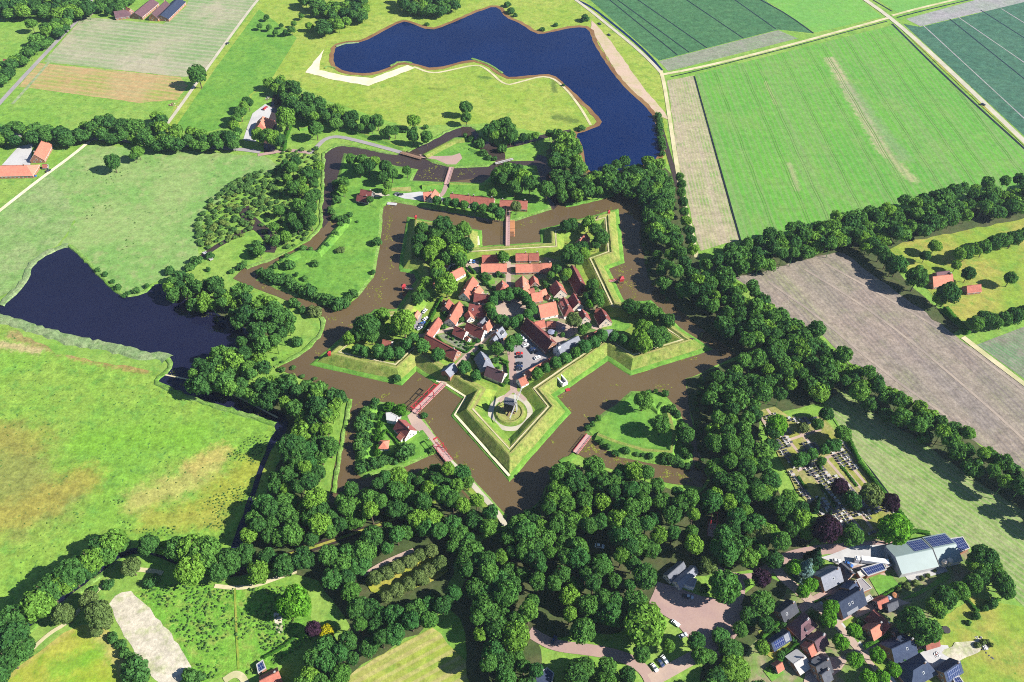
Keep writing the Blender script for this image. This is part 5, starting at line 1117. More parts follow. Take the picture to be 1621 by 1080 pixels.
t = thing('telescopic_loader', 'red loader parked above the big orange farmhouse', 'loader', tuple(at(419, 172, 1)[:2]) + (.05,), R(70)); mb = MB(); mb.box((0, 0, 1.1), (4.4, 1.9, .9)); mb.box((-.6, -.45, 2.0), (1.5, .9, 1.1)); mb.obj('body', M['red paint'], t); mb = MB(); mb.bar((-1.8, .5, 1.9), (3.2, .5, 1.2), .35); mb.box((3.6, .3, .7), (.5, 2.2, .8)); mb.obj('arm', M['red paint'], t)
for a in (-1.4, 1.4):
    for s in (-1, 1): o = link('wheel', CW, t, (a, s * 1.0, .6)); o.scale = (1.9, 1.6, 1.9)
# ------------------------------------------------------------------ people on the roads
def person(x, y, base, lb, shirt, ht=1.75, rz=0.0):
    p = at(x, y, base + .9); J = {'pel': (0, 0, .92, .13), 'che': (0, 0, 1.3, .16), 'nec': (0, 0, 1.48, .06), 'hd0': (0, .01, 1.58, .085), 'hd1': (0, .01, 1.7, .085)}
    E_ = [('pel', 'che'), ('che', 'nec'), ('nec', 'hd0'), ('hd0', 'hd1')]
    for s, q in ((-1, 'l'), (1, 'r')):
        J.update({q + 'h': (s * .1, 0, .88, .09), q + 'k': (s * .11, .06 * s, .48, .065), q + 'a': (s * .11, .1 * -s, .08, .045), q + 't': (s * .11, .1 * -s + .15, .04, .04), q + 's': (s * .2, 0, 1.4, .06), q + 'e': (s * .26, -.03, 1.12, .045), q + 'w': (s * .27, .08, .88, .035), q + 'f': (s * .27, .12, .78, .03)})
        E_ += [('pel', q + 'h'), (q + 'h', q + 'k'), (q + 'k', q + 'a'), (q + 'a', q + 't'), ('che', q + 's'), (q + 's', q + 'e'), (q + 'e', q + 'w'), (q + 'w', q + 'f')]
    ks = list(J); me = bpy.data.meshes.new('person'); me.from_pydata([J[k][:3] for k in ks], [(ks.index(a), ks.index(b)) for a, b in E_], []); o = link('person', me, None, (p.x, p.y, gz(p.x, p.y, base) + .01), rz); mo = o.modifiers.new('skin', 'SKIN')
    for i, k in enumerate(ks): r = J[k][3]; me.skin_vertices[0].data[i].radius = (r, r)
    me.skin_vertices[0].data[0].use_root = True; o.modifiers.new('sub', 'SUBSURF').render_levels = 1
    n = N('clothes ' + shirt[0]); sep = n.add('ShaderNodeSeparateXYZ'); tc = n.add('ShaderNodeTexCoord'); n.link(tc.outputs['Object'], sep.inputs[0]); z = sep.outputs[2]
    g = lambda a, b, h: n.mix(n.math('GREATER_THAN', z, h), a, b)
    me.materials.append(n.done(g(g(g((.03, .035, .06), shirt[1], .92), (.5, .3, .22), 1.5), (.06, .04, .025), 1.68))); o.scale = (ht / 1.78,) * 3
    tag(o, lb, 'person')
for (x, y, b, lb, sh) in ((678.5, 695, 1.0, 'person in a pale blue shirt walking on the road between the two red drawbridges', ('a', (.3, .45, .6))), (680.5, 697, 1.0, 'person in red walking beside the pale blue shirt on the bridge road', ('b', (.5, .06, .05))), (664, 684, 1.0, 'person in white walking past the white farmhouse gable', ('c', (.7, .7, .7))), (813, 607, FB + .06, 'person in black at the start of the mill path', ('d', (.03, .03, .04))), (739.5, 756, 1.0, 'person in yellow on the gravel road beside the south moat', ('e', (.6, .45, .05))), (798, 497, FB + .06, 'person in white crossing the market square', ('f', (.7, .68, .65))), (803, 502, FB + .06, 'person in blue crossing the market square', ('g', (.08, .15, .4)))):
    person(x, y, b, lb, sh, rz=rnd.uniform(0, 6))

# ------------------------------------------------------------------ graves
def grave_mesh(k):
    mb = MB(); mb.box((0, 0, .12), (2.0, 1.0, .24), 1); mb.box((-.95, 0, .55), (.22, .95, 1.1), 0, 0, .96)
    return mb.mesh('gravestone', [M[('dark stone', 'stone', 'white wall')[k]], M[('dark stone', 'stone', 'stone')[k - 2 if k == 2 else k]]])
GM = [grave_mesh(0), grave_mesh(1), grave_mesh(2)]; ng = 0
GL = ['dark granite grave with a headstone among the cemetery rows', 'grey stone grave with a headstone among the cemetery rows', 'grave with a pale headstone and grey slab in the cemetery']
cem = [tuple(at(*q)[:2]) for q in pts('1202,652 1224,647 1250,662 1298,662 1328,692 1343,708 1436,830 1408,846 1352,846 1302,816 1266,780 1244,735 1224,700')]
def inpoly(x, y, P):
    c = False
    for i in range(len(P)):
        (x1, y1), (x2, y2) = P[i - 1], P[i]
        if (y1 > y) != (y2 > y) and x < (x2 - x1) * (y - y1) / (y2 - y1) + x1: c = not c
    return c
o0 = at(1308, 727); e1 = (at(1372, 806) - o0).normalized(); e2 = Vector((-e1.y, e1.x, 0)); ang = math.atan2(e2.y, e2.x)
cand = []
for u in range(-24, 25):
    for v in range(-30, 40):
        p = o0 + e2 * (u * 3.0 + (.5 if u % 2 else 0)) + e1 * (v * 1.9)
        if inpoly(p.x, p.y, cem) and mnoise.noise((p.x * .07, p.y * .07, 3)) > -.12: cand.append(p)
rnd.shuffle(cand)
for p in cand[:295]:
    k = rnd.choice((0, 0, 0, 1, 2, 2)); o = link('gravestone', GM[k], None, (p.x + rnd.uniform(-.15, .15), p.y, gz(p.x, p.y)), ang + rnd.uniform(-.06, .06)); o.scale = (rnd.uniform(.95, 1.3), rnd.uniform(1.1, 1.6), rnd.uniform(.7, 1.1)); tag(o, GL[k], 'gravestone', ('dark graves', 'grey graves', 'pale graves')[k]); ng += 1

mb = MB()
for p in cand[295:620]:
    zg = gz(p.x, p.y); mb.box((p.x, p.y, zg + .12), (2.1, 1.2, .24), rnd.choice((0, 1, 2)), ang + rnd.uniform(-.05, .05)); q = p + Vector((math.cos(ang), math.sin(ang), 0)) * -1.0; mb.box((q.x, q.y, zg + .5), (.25, 1.1, 1.0), rnd.choice((0, 0, 1, 2)), ang)
o = stuff(mb.obj('gravestones', [M['dark stone'], M['stone'], M['white wall']])); o['label'] = 'mixed dark and grey graves filling the cemetery rows'; o['category'] = 'gravestones'
# ================================================================== TREES
ICO = None
def ico():
    bm = bmesh.new(); bmesh.ops.create_icosphere(bm, subdivisions=2, radius=1); v = np.array([q.co[:] for q in bm.verts]); f = np.array([[x.index for x in q.verts] for q in bm.faces]); bm.free()
    bm = bmesh.new(); bmesh.ops.create_icosphere(bm, subdivisions=1, radius=1); v1 = np.array([q.co[:] for q in bm.verts]); f1 = np.array([[x.index for x in q.verts] for q in bm.faces]); bm.free()
    return (v, f), (v1, f1)
ICO2, ICO1 = ico()
def crown_arrays(seed, rx=1.0, rz=0.8, nl=18, nc=700, cs=.13, core=ICO1, lobe=.36, inner=.82, zb=-.55, round_=False):
    """unit crown (radius ~1, centred): lobes covered by leaf clumps. returns verts, tris"""
    g = np.random.default_rng(seed); C, Rl = [], []
    for i in range(nl):
        for _ in range(50):
            d = g.normal(size=3); d /= np.linalg.norm(d)
            if d[2] < zb: continue
            k = g.uniform(.5, .72); c = d * np.array([rx, rx, rz]) * k
            if all(np.linalg.norm(c - q) > lobe * .75 for q in C): break
        C.append(c); Rl.append(lobe * g.uniform(.72, 1.2))
    C.append(np.array([0, 0, -.02])); Rl.append(.62 * min(rx, rz))
    C, Rl = np.array(C), np.array(Rl); V, F = [], []; nb = 0
    cv, cf = core
    for c, r in zip(C, Rl):
        w = cv * (r * inner) * g.uniform(.85, 1.1, size=(len(cv), 1)) + c; V.append(w); F.append(cf + nb); nb += len(w)
    got = 0; P, D = [], []
    while got < nc:
        m = nc * 3; k = g.integers(0, len(C) - 1, m); d = g.normal(size=(m, 3)); d /= np.linalg.norm(d, axis=1)[:, None]
        p = C[k] + d * (Rl[k] * g.uniform(.9, 1.1, m))[:, None]
        dd = np.linalg.norm(p[:, None, :] - C[None], axis=2) / Rl[None]; dd[np.arange(m), k] = 9
        ok = (dd.min(1) > .93) & (p[:, 2] > -.75 * rz) & ((d[:, 2] > -.35) | (g.random(m) < .4))
        P.append(p[ok]); D.append(d[ok]); got += ok.sum()
    P = np.concatenate(P)[:nc]; D = np.concatenate(D)[:nc]
    nrm = D + g.normal(size=D.shape) * .38; nrm /= np.linalg.norm(nrm, axis=1)[:, None]
    u = np.cross(nrm, g.normal(size=D.shape)); u /= np.linalg.norm(u, axis=1)[:, None]; v = np.cross(nrm, u)
    s = cs * g.uniform(.6, 1.25, (nc, 1)); a = g.uniform(.6, 1.0, (nc, 1))
    q = np.stack([P - u * s, P - v * s * a, P + u * s, P + v * s * a], 1).reshape(-1, 3)
    b = nb + 4 * np.arange(nc)[:, None]; V.append(q); F.append(np.concatenate([b + np.array([0, 1, 2]), b + np.array([0, 2, 3])]))
    return np.concatenate(V), np.concatenate(F)
def tri_mesh(name, V, F, mats, tint=None):
    me = bpy.data.meshes.new(name); n, m = len(V), len(F)
    me.vertices.add(n); me.vertices.foreach_set('co', np.ascontiguousarray(V, dtype=np.float32).ravel())
    me.loops.add(3 * m); me.loops.foreach_set('vertex_index', np.ascontiguousarray(F, dtype=np.int32).ravel())
    me.polygons.add(m); me.polygons.foreach_set('loop_start', np.arange(0, 3 * m, 3, dtype=np.int32))
    if tint is not None: a = me.attributes.new('tint', 'FLOAT', 'POINT'); a.data.foreach_set('value', tint.astype(np.float32))
    for q in mats: me.materials.append(q)
    me.update(calc_edges=True); return me
# crown shapes: natural, clipped lime, conifer, low bush
NAT = [crown_arrays(100 + i, 1, .62 + .08 * (i % 3), 26 + i % 5, 1300, .088, lobe=.31, inner=.84) for i in range(7)]
NATL = [crown_arrays(200 + i, 1, .62 + .08 * (i % 3), 17 + i % 4, 520, .125, lobe=.36, inner=.84) for i in range(8)]
LIM = [crown_arrays(300 + i, .95, 1.0, 30, 900, .10, lobe=.33, inner=.9) for i in range(4)]
BSH = [crown_arrays(400 + i, 1, .72, 10, 300, .16, lobe=.42, zb=-.1) for i in range(4)]
def cone_arrays(seed, n=800):
    g = np.random.default_rng(seed); h = g.random(n) ** 1.5; a = g.uniform(0, 6.283, n); r = (1 - h) * (.85 + .2 * np.sin(h * 40) * .5 + g.normal(size=n) * .07) * .62
    P = np.stack([r * np.cos(a), r * np.sin(a), h * 2.4 - 1.2], 1); D = np.stack([np.cos(a), np.sin(a), .5 + 0 * a], 1) + g.normal(size=(n, 3)) * .4; D /= np.linalg.norm(D, axis=1)[:, None]
    u = np.cross(D, g.normal(size=(n, 3))); u /= np.linalg.norm(u, axis=1)[:, None]; v = np.cross(D, u); s = .12 * g.uniform(.6, 1.2, (n, 1))
    q = np.stack([P - u * s, P - v * s, P + u * s, P + v * s], 1).reshape(-1, 3); b = 4 * np.arange(n)[:, None]; F = np.concatenate([b + [0, 1, 2], b + [0, 2, 3]])
    k = 12; cv = [(.48 * math.cos(2 * math.pi * i / k), .48 * math.sin(2 * math.pi * i / k), -1.15) for i in range(k)] + [(0, 0, 1.1), (0, 0, -1.15)]; cf = [(i, (i + 1) % k, k) for i in range(k)] + [((i + 1) % k, i, k + 1) for i in range(k)]
    return np.concatenate([q, np.array(cv)]), np.concatenate([F, np.array(cf) + len(q)])
CON = [cone_arrays(1), cone_arrays(2)]
TNY = [crown_arrays(450 + i, 1, .7, 3, 40, .3, lobe=.5, zb=-.1) for i in range(4)]
MESH = {}
def crown_mesh(kind, i, mat):
    key = (kind, i, mat)
    if key not in MESH:
        V, F = {'nat': NAT, 'lime': LIM, 'bush': BSH, 'cone': CON}[kind][i]; MESH[key] = tri_mesh('crown', V, F, [M[mat]])
    return MESH[key]
def trunk_mesh():
    mb = MB(); n = 7; rings = [(0, .055), (.08, .04), (.5, .032), (1.0, .02)]
    P = [[(r * math.cos(2 * math.pi * i / n) + .015 * math.sin(z * 7), r * math.sin(2 * math.pi * i / n), z) for i in range(n)] for z, r in rings]
    for a in range(3):
        for i in range(n): j = (i + 1) % n; mb.face([P[a][i], P[a][j], P[a + 1][j], P[a + 1][i]])
    for k in range(6):
        an = k * 1.05 + .3; zz = .55 + .07 * k; mb.bar((0, 0, zz), (.28 * math.cos(an), .28 * math.sin(an), zz + .28), .02)
    return mb.weld('trunk', [M['bark']])
TRK = trunk_mesh()
tr = random.Random(11)
def tree(p, r, name, label, cat, group, kind='nat', mat='leaf', h=None, base=0.0, i=None):
    """p: world x,y of the trunk; r: crown radius; h: total height"""
    h = h or r * 2.6 + 3
    t = thing(name, label, cat, (p[0], p[1], base), tr.uniform(0, 6.28), group)
    i = tr.randrange({'nat': 7, 'lime': 4, 'bush': 4, 'cone': 2}[kind]) if i is None else i
    o = link('crown', crown_mesh(kind, i, mat), t)
    if kind == 'cone': o.scale = (r * 1.5, r * 1.5, h * .42); o.location.z = h * .54
    else:
        ch = min(h * .8, r * (1.9 if kind == 'nat' else 2.1)); o.scale = (r, r, ch / 2 / (.78 if kind == 'nat' else 1.0)); o.location.z = h - ch / 2
    q = link('trunk', TRK, t); q.scale = (h * .55, h * .55, h * .8)
    return t
def bush(p, r, label, group, mat='bushleaf', base=0.0, name='bush', hh=1.0):
    o = link(name, crown_mesh('bush', tr.randrange(4), mat), None, (p[0], p[1], base + r * .42 * hh), tr.uniform(0, 6.28)); o.scale = (r, r, r * hh * 1.05); tag(o, label, 'bush', group); return o
def inside(x, y, P):
    c = False; n = len(P)
    for i in range(n):
        (x1, y1), (x2, y2) = P[i - 1], P[i]
        if (y1 > y) != (y2 > y) and x < (x2 - x1) * (y - y1) / (y2 - y1) + x1: c = not c
    return c
def edge(x, y, P):
    b = 1e9
    for i in range(len(P)):
        (x1, y1), (x2, y2) = P[i - 1], P[i]; dx, dy = x2 - x1, y2 - y1; t = max(0, min(1, ((x - x1) * dx + (y - y1) * dy) / (dx * dx + dy * dy + 1e-9))); b = min(b, (x - x1 - t * dx) ** 2 + (y - y1 - t * dy) ** 2)
    return math.sqrt(b)
def scatter(s, dmin, zc, seed=1, holes=(), inset=0.0):
    """Poisson-like scatter inside a polygon traced at crown height zc"""
    P = [tuple(at(x, y, zc)[:2]) for x, y in pts(s)]; H = [[tuple(at(x, y, zc)[:2]) for x, y in pts(h)] for h in holes]
    r = random.Random(seed); xs = [p[0] for p in P]; ys = [p[1] for p in P]; cell = {}; out = []
    n = int((max(xs) - min(xs)) * (max(ys) - min(ys)) / dmin ** 2 * 7)
    for _ in range(n):
        x, y = r.uniform(min(xs), max(xs)), r.uniform(min(ys), max(ys))
        if not inside(x, y, P) or any(inside(x, y, h) for h in H): continue
        if inset and (edge(x, y, P) < inset or any(edge(x, y, h) < inset * 1.1 for h in H)): continue
        k = (int(x // dmin), int(y // dmin))
        if any((x - a) ** 2 + (y - b) ** 2 < dmin ** 2 for i in (-1, 0, 1) for j in (-1, 0, 1) for (a, b) in cell.get((k[0] + i, k[1] + j), ())): continue
        cell.setdefault(k, []).append((x, y)); out.append((x, y))
    return out
ORCH = '590,956 562,915 604,872 657,852 705,862 734,895 712,935 648,962'
# belts and woods: polygon of the visible crowns, spacing, mean height, what they are called
WOODS = [
 ('dense wood between the south moat and the car park', 'south wood', 6.0, 16, '852,790 887,722 945,730 1020,745 1106,775 1140,768 1195,785 1215,820 1262,845 1255,885 1215,892 1170,895 1145,880 1138,820 1112,822 1112,870 1080,885 1045,905 1030,940 1018,965 985,985 950,975 905,985 850,985 842,1000 830,1020 850,1045 872,1078 885,1220 770,1220 765,1060 745,990 738,905 775,850 815,822', ('920,846 965,846 980,872 930,876', '862,952 892,960 884,1004 848,1000', '1030,872 1100,872 1120,905 1100,935 1040,925', '1110,808 1142,808 1145,850 1112,850', '835,995 880,1010 870,1030 835,1012')),
 ('wood ring around the orchard clearing', 'orchard wood', 5.9, 14, '509,880 524,868 615,826 680,803 724,821 745,842 763,868 770,898 735,913 713,965 687,984 623,1012 570,1045 535,1078 450,1180 400,1170 475,1049 511,1022 566,992 553,955 514,922', (ORCH,)),
 ('belt between south-west moat and creek path', 'south-west belt', 5.7, 16, '425,805 485,785 530,795 565,768 640,748 700,735 735,745 765,785 790,826 798,845 770,848 735,812 700,798 640,810 553,834 475,858 440,870 418,850', ()),
 ('tree belt running down the west side of the moat', 'west belt', 5.8, 17, '485,648 538,655 528,700 505,750 485,785 436,800 414,832 392,840 424,765 458,700', ()),
 ('scattered group around the village bend', 'village wood', 6.8, 11, '1137,982 1165,950 1210,918 1225,950 1212,995 1185,1035 1178,1060 1222,1085 1230,1210 1080,1210 1118,1060 1140,1040 1118,1030', ()),
 ('small wood inside the bend of the brick road', 'road bend wood', 5.6, 12, '905,1045 935,1032 985,1043 1008,1062 1015,1090 1020,1180 900,1180', ()),
 ('wooded strip between the cemetery and the village', 'cemetery wood', 6, 13, '1195,690 1225,672 1235,690 1228,735 1222,745 1258,778 1290,800 1300,850 1275,868 1250,845 1205,790 1197,740', ()),
 ('wood between the east moat and the cemetery', 'east wood', 6.3, 16, '1116,596 1152,576 1190,552 1215,543 1260,543 1310,565 1320,610 1300,630 1270,612 1235,640 1205,650 1198,690 1203,740 1215,800 1180,788 1134,775 1122,720 1116,660 1110,620', ()),
 ('belt along the long meadow', 'long meadow belt', 5.6, 17, '1312,550 1345,572 1446,636 1524,686 1780,832 1780,890 1600,787 1540,737 1485,702 1407,657 1340,614 1300,592', ()),
 ('thick belt along the east moat', 'east belt', 6.2, 17, '1017,325 1060,308 1070,345 1078,385 1092,418 1130,432 1200,450 1234,490 1300,523 1338,570 1322,588 1290,600 1260,570 1200,558 1182,552 1162,536 1138,515 1112,488 1082,464 1046,446 1028,400', ()),
 ('wood between blue lake and moat', 'north-east wood', 7.0, 16, '880,213 905,210 918,235 930,272 1000,250 1045,254 1062,285 1055,335 1020,318 992,296 960,298 900,316 885,308 872,262', ()),
 ('double row between green and ploughed fields', 'field tree row', 7.0, 16, '1115,412 1150,395 1200,374 1300,350 1370,333 1440,316 1520,298 1800,258 1800,292 1560,336 1500,348 1430,372 1350,378 1330,390 1250,408 1180,428 1140,435', ()),
 ('wooded belt along the south-west shore', 'shore belt', 5.8, 16, '300,600 360,585 390,578 430,588 480,603 515,616 545,630 538,655 520,678 500,688 488,660 440,640 360,626 300,608', ()),
 ('belt of oaks beside the dark western lake', 'lake belt', 5.8, 16, '257,436 290,424 345,448 440,477 462,500 458,530 440,548 400,578 310,600 295,590 302,574 350,553 400,538 405,522 330,490 264,462', ()),
 ('tree belt behind the big orange farmhouse', 'farm belt', 7.0, 14, '420,126 445,121 480,146 510,156 545,176 562,192 545,199 520,194 490,189 470,178 452,160', ()),
 ('roadside trees along the west lane', 'lane trees', 7.5, 13, '-130,205 20,193 70,195 110,205 150,184 200,190 225,203 250,178 262,186 265,203 300,203 330,215 370,212 375,228 340,230 300,230 250,230 200,220 140,213 100,223 60,220 -130,235', ()),
 ('line of trees at the far left', 'far left trees', 8.0, 14, '-120,-12 130,-12 145,18 128,26 -120,10', ()), ('roadside row at the far left', 'far row', 7.5, 12, '78,36 105,12 128,20 92,52 60,72 25,108 -5,130 -5,100 20,92 55,60', ()),
 ('wood along the far top edge', 'far wood', 8.0, 14, '470,-10 500,4 545,-2 580,-12 576,24 550,36 525,44 506,46 505,38 530,20 480,5', ()), ('round wood above the blue lake', 'round wood', 8.0, 13, '622,-8 640,11 690,18 715,16 736,-8', ()),
 ('trees round the far barns', 'barn trees', 8, 9, '150,-5 205,-2 195,15 165,22 155,15', ()),
]
ALL = []
for wi, (where, short, dm, hh, s, holes) in enumerate(WOODS):
    for (x, y) in scatter(s, dm, hh * .66, 50 + wi, holes, {'south wood': 2.8, 'east wood': 3.4, 'east belt': 3.2, 'village wood': 3.4, 'orchard wood': 1.6, 'cemetery wood': 3.2}.get(short, 1.2)): ALL.append((math.sqrt(x * x + y * y + CAMH ** 2), x, y, wi, hh * tr.uniform(.66, 1.15), dm * tr.choice((tr.uniform(.55, .8), tr.uniform(.7, .98), tr.uniform(.85, 1.2)))))
ALL.sort(); NIND = 298
STUFF = {}
def seen(x, y, z):
    d = y * CP - (z - CAMH) * SP; return abs(x / d * FOC) < FW / 2 + 8 and abs((y * SP + (z - CAMH) * CP) / d * FOC) < FH / 2 + 6
k = -1
for (d, x, y, wi, h, r) in ALL:
    where, short = WOODS[wi][:2]; vis = seen(x, y, h * .7); k += vis
    if vis and k < NIND: tree((x, y), r, 'broadleaf_tree', 'dark green broadleaf tree in the ' + where, 'tree', 'trees of the ' + short, h=h, mat=tr.choice(('leaf',) * 6 + ('limeleaf',) * 2))
    else: STUFF.setdefault(wi, []).append((x, y, h, r))
def woodland(name, items, src, mat, label, trunk=True, base=0.0, low=False):
    g = np.random.default_rng(len(items)); Vs, Fs, Ts = [], [], []; nb = 0
    for it in items:
        x, y, h, r = it[:4]; z0 = it[4] if len(it) > 4 else base
        V, F = src[g.integers(len(src))]; a = g.uniform(0, 6.28); ca, sa = math.cos(a), math.sin(a)
        ch = r * 1.05 if low else min(h * .8, r * 1.9); sc = np.array([r, r, ch / (1.45 if low else 1.56)]); W = V * sc
        W = np.stack([W[:, 0] * ca - W[:, 1] * sa + x, W[:, 0] * sa + W[:, 1] * ca + y, W[:, 2] + z0 + ((r * .42) if low else h - ch / 2)], 1)
        Vs.append(W); Fs.append(F + nb); nb += len(W); Ts.append(np.full(len(W), g.random()))
        if trunk:
            T = np.array([(-.2, -.2, 0), (.2, -.2, 0), (0, .25, 0), (-.1, -.1, h - ch * .6), (.1, -.1, h - ch * .6), (0, .12, h - ch * .6)]) + [x, y, z0]; Vs.append(T)
            Fs.append(np.array([(0, 1, 4), (0, 4, 3), (1, 2, 5), (1, 5, 4), (2, 0, 3), (2, 3, 5)]) + nb); nb += 6; Ts.append(np.zeros(6))
    o = link(name, tri_mesh(name, np.concatenate(Vs), np.concatenate(Fs), [M[mat]], np.concatenate(Ts))); o['label'] = label; return stuff(o)
for wi, it in STUFF.items(): woodland('woodland', it, NATL, 'leafmass', 'massed crowns of the ' + WOODS[wi][0])['category'] = 'woodland'

# ------------------------------------------------------------------ single trees: px of the crown centre, radius m
def many(s, name, label, cat, group, kind='nat', mat='leaf', base=0.0, hk=None):
    for q in s.split():
        a = [float(v) for v in q.split(',')]; r = a[2] if len(a) > 2 else 4.5; h = hk * r if hk else (r * 2.3 + 1.5 if kind != 'lime' else r * 2.2 + 2.0)
        p = at(a[0], a[1], base + h - r * .95); tree((p.x, p.y), r, name, label, cat, group, kind, mat, h, base)
many('669,364,6 664,380,6 690,388,7 664,397,5.5 680,402,6 701,357,8 714,367,5.5 723,378,6 722,400,7 736,390,6.5 734,364,6 714,379,6 707,410,5.5 728,412,6 690,372,6', 'oak_tree', 'big dark tree massed on the north-west bastion', 'tree', 'trees on the north-west bastion', base=FB)
many('692.8,424,5.8 692.5,434,5', 'oak_tree', 'tall rounded tree between the north-west bastion and the white gabled cottage', 'tree', 'pair at the north-west bastion foot', base=FB)
many('706,450,8', 'oak_tree', 'large bright green tree on the lawn behind the salmon cottage', 'tree', None, base=FB)
many('661,472,4.5 670,459,4.5 676,447,4.5 672,466,4', 'oak_tree', 'dark tree leaning over the west rampart walk', 'tree', 'trees on the west rampart', base=FB)
many('581,515,8.5', 'oak_tree', 'very large round tree at the left of the south-west bastion', 'tree', None, base=FB); many('638.5,511,9', 'oak_tree', 'tallest round dark tree in the middle of the south-west bastion', 'tree', None, base=FB)
many('570,528,5.5 553,536,4.5 588,532,5 605,500,5.5 620,522,5', 'oak_tree', 'medium tree beside the two giants of the south-west bastion', 'tree', 'smaller trees of the south-west bastion', base=FB)
many('566,553,4 577,556,4 600,555,5 615,559,4.5 632,558,4 643,545,4.5 653,535,4 668,547,5 693,561,4.8', 'lime_tree', 'round lime in the row along the inside of the south-west rampart', 'tree', 'limes of the south-west rampart', 'lime', 'limeleaf', FB)
many('734.5,581,4.6', 'lime_tree', 'dark round lime just inside the gatehouse', 'tree', None, 'lime', 'limeleaf', FB); many('752.6,594,3.8', 'lime_tree', 'ball shaped lime standing alone on the mill bastion grass', 'tree', None, 'lime', 'limeleaf', FB)
many('850.5,591.5,4 864,583,3.4 880,574,4 895.5,567,4.2 911,557.5,3.8 924.5,548.5,4.8 940,541,4.4 953,530.5,4.4 972,534,4 987.5,538,4', 'lime_tree', 'clipped round lime in the row along the south-east curtain', 'tree', 'limes of the south-east curtain', 'lime', 'limeleaf', FB)
many('805,462,3.6 818,462,3.6 826,465,3.6 785,468,3.8 795,468,3.8 806,468,3.8 819,463,3.6 830,468,3.6 834,476,3.8 840,484,3.8 843,491,3.6 836,497,3.6 838,505,3.2 813,510,4 802,510,3.6 822,504,3.4 780,477,3.8 776,487,4.2 778,496,3.8 782,501,3.4 791,506,3.6 798,507,3.6', 'lime_tree', 'clipped lime in the double row round the market square', 'tree', 'limes of the market square', 'lime', 'limeleaf', FB)
many('808,541,4.2 818,537,4.2 806,550,3.6', 'lime_tree', 'round tree at the corner of the fort car park', 'tree', 'car park limes', 'lime', 'limeleaf', FB)
many('796,406,4.6', 'lime_tree', 'round tree shading the short red terrace', 'tree', None, 'lime', 'limeleaf', FB); many('787,552,4.5', 'oak_tree', 'dark broad tree beside the grey roofed house above the mill', 'tree', None, base=FB)
many('896,358,4.8 906,355,4.8 932,353,5.5 945,365,5.5 952,376,6 943,387,4 922,392,5', 'oak_tree', 'dark tree on the north-east bastion', 'tree', 'trees on the north-east bastion', base=FB); many('902,398,6 914,396,5.5 912,410,5.5 898,408,5 924,402,5', 'oak_tree', 'dark tree in the clump behind the long dark barracks', 'tree', 'clump behind the dark barracks', base=FB)
many('938,452,5 945,467,5 947,477,4.5', 'oak_tree', 'tree against the east rampart walk', 'tree', 'trees by the east walk', base=FB); many('929,470,3.6', 'oak_tree', 'dark small tree behind the cream gabled cottages', 'tree', None, base=FB); many('934,481,3.4', 'lime_tree', 'bright green small tree between the cream gabled cottages', 'tree', None, 'lime', 'brightleaf', FB)
many('880,427,4 897,433,4 872,436,3 893,440,3', 'oak_tree', 'garden tree among shrubs south of the orange terrace', 'tree', 'garden trees south of the terrace', base=FB); many('909,507,5.5', 'oak_tree', 'grey leaved tree over the terrace of the huge barn', 'tree', None, mat='paleleaf', base=FB); many('923,522,3.8 930,517,3', 'oak_tree', 'green tree behind the church roof', 'tree', 'trees behind the church', base=FB)
many('997,486,5.5 1008,489,5 1027,491,6 1040,497,5 1056,508,5.5 1020,522,6.5 1032,530,6 1046,528,5 1013,532,6 1038,540,5.5 1050,534,5 1006,543,4.5 1018,545,6', 'oak_tree', 'dark rounded tree in the grove on the south-east bastion', 'tree', 'grove on the south-east bastion', base=FB)
many('556,252,5 572,253,5 583,262,6 569,268,5 592,256,5 610,264,6 620,274,5.5 545,288,4.5 543,300,4 606,280,5 614,294,3.6 610,305,3 586,316,3 644,270,4', 'oak_tree', 'bushy tree on the west half of the outer crownwork', 'tree', 'trees on the west crownwork', base=G1)
many('692,317,4 708,320,4 721,322,4 735,325,4 751,327,4 765,330,4 780,330,4.4 791,337,4.6', 'lime_tree', 'round lime in the waterside row before the long terrace', 'tree', 'waterside limes', 'lime', 'limeleaf', G1); many('817,327,4.5', 'oak_tree', 'pale green tree beside the north drawbridge', 'tree', None, mat='paleleaf', base=G1)
many('788,276,6 800,270,7 810,278,6 827,282,8 838,290,7 796,284,6 818,270,6 784,285,4 780,306,3.6 815,296,6 865,300,7', 'oak_tree', 'great dark tree on the east crownwork', 'tree', 'trees on the east crownwork', base=G1)
many('462,266,5.5 485.5,274,6 467,256,5 452,263,5 465,297,6 475,326,6 491,313,5.5 491,328,5.5 491,349,6 470,357,5 504,264,5 441.5,333,4.5 452,375,4.5 434,359,4 498.5,308,5 485,340,5.5 434,383,4 410,396,4.5 480,300,5 478,288,4.5 496,290,4.5 500,275,4 462,345,4.5 455,282,4', 'oak_tree', 'bushy tree of the loose clumps west of the crownwork moat', 'tree', 'clumps west of the crownwork')
many('775,208,6.5 785,200,6 799,196,6.5 807,205,6 797,210,5 813,214,5 781,214,5 808,218,5', 'oak_tree', 'dark tree in the clump north-east of the ravelin', 'tree', 'clump north-east of the ravelin')
many('828,218,4 847,215,3.6 838,217,3.2 870,212,4', 'oak_tree', 'small tree along the brook by the blue lake', 'tree', 'trees along the brook'); many('737,170,6', 'oak_tree', 'round tree in the yellow meadow above the ravelin, upper one', 'tree', None); many('738,186,5', 'oak_tree', 'round tree in the yellow meadow above the ravelin, lower one', 'tree', None); many('655,191,6', 'oak_tree', 'single round tree at the edge of the yellow meadow north of the road', 'tree', None)
many('653,216,5.5 675,217,5.5', 'oak_tree', 'round tree of the pair beside the ravelin brook', 'tree', 'pair beside the ravelin brook'); many('559,184,5.5 579,191,5.5 597,191,6 571,202,3.6 588,202,3.6 615,208,5 625,208,4 607,210,4', 'oak_tree', 'tree in the row along the north bank', 'tree', 'north bank row')
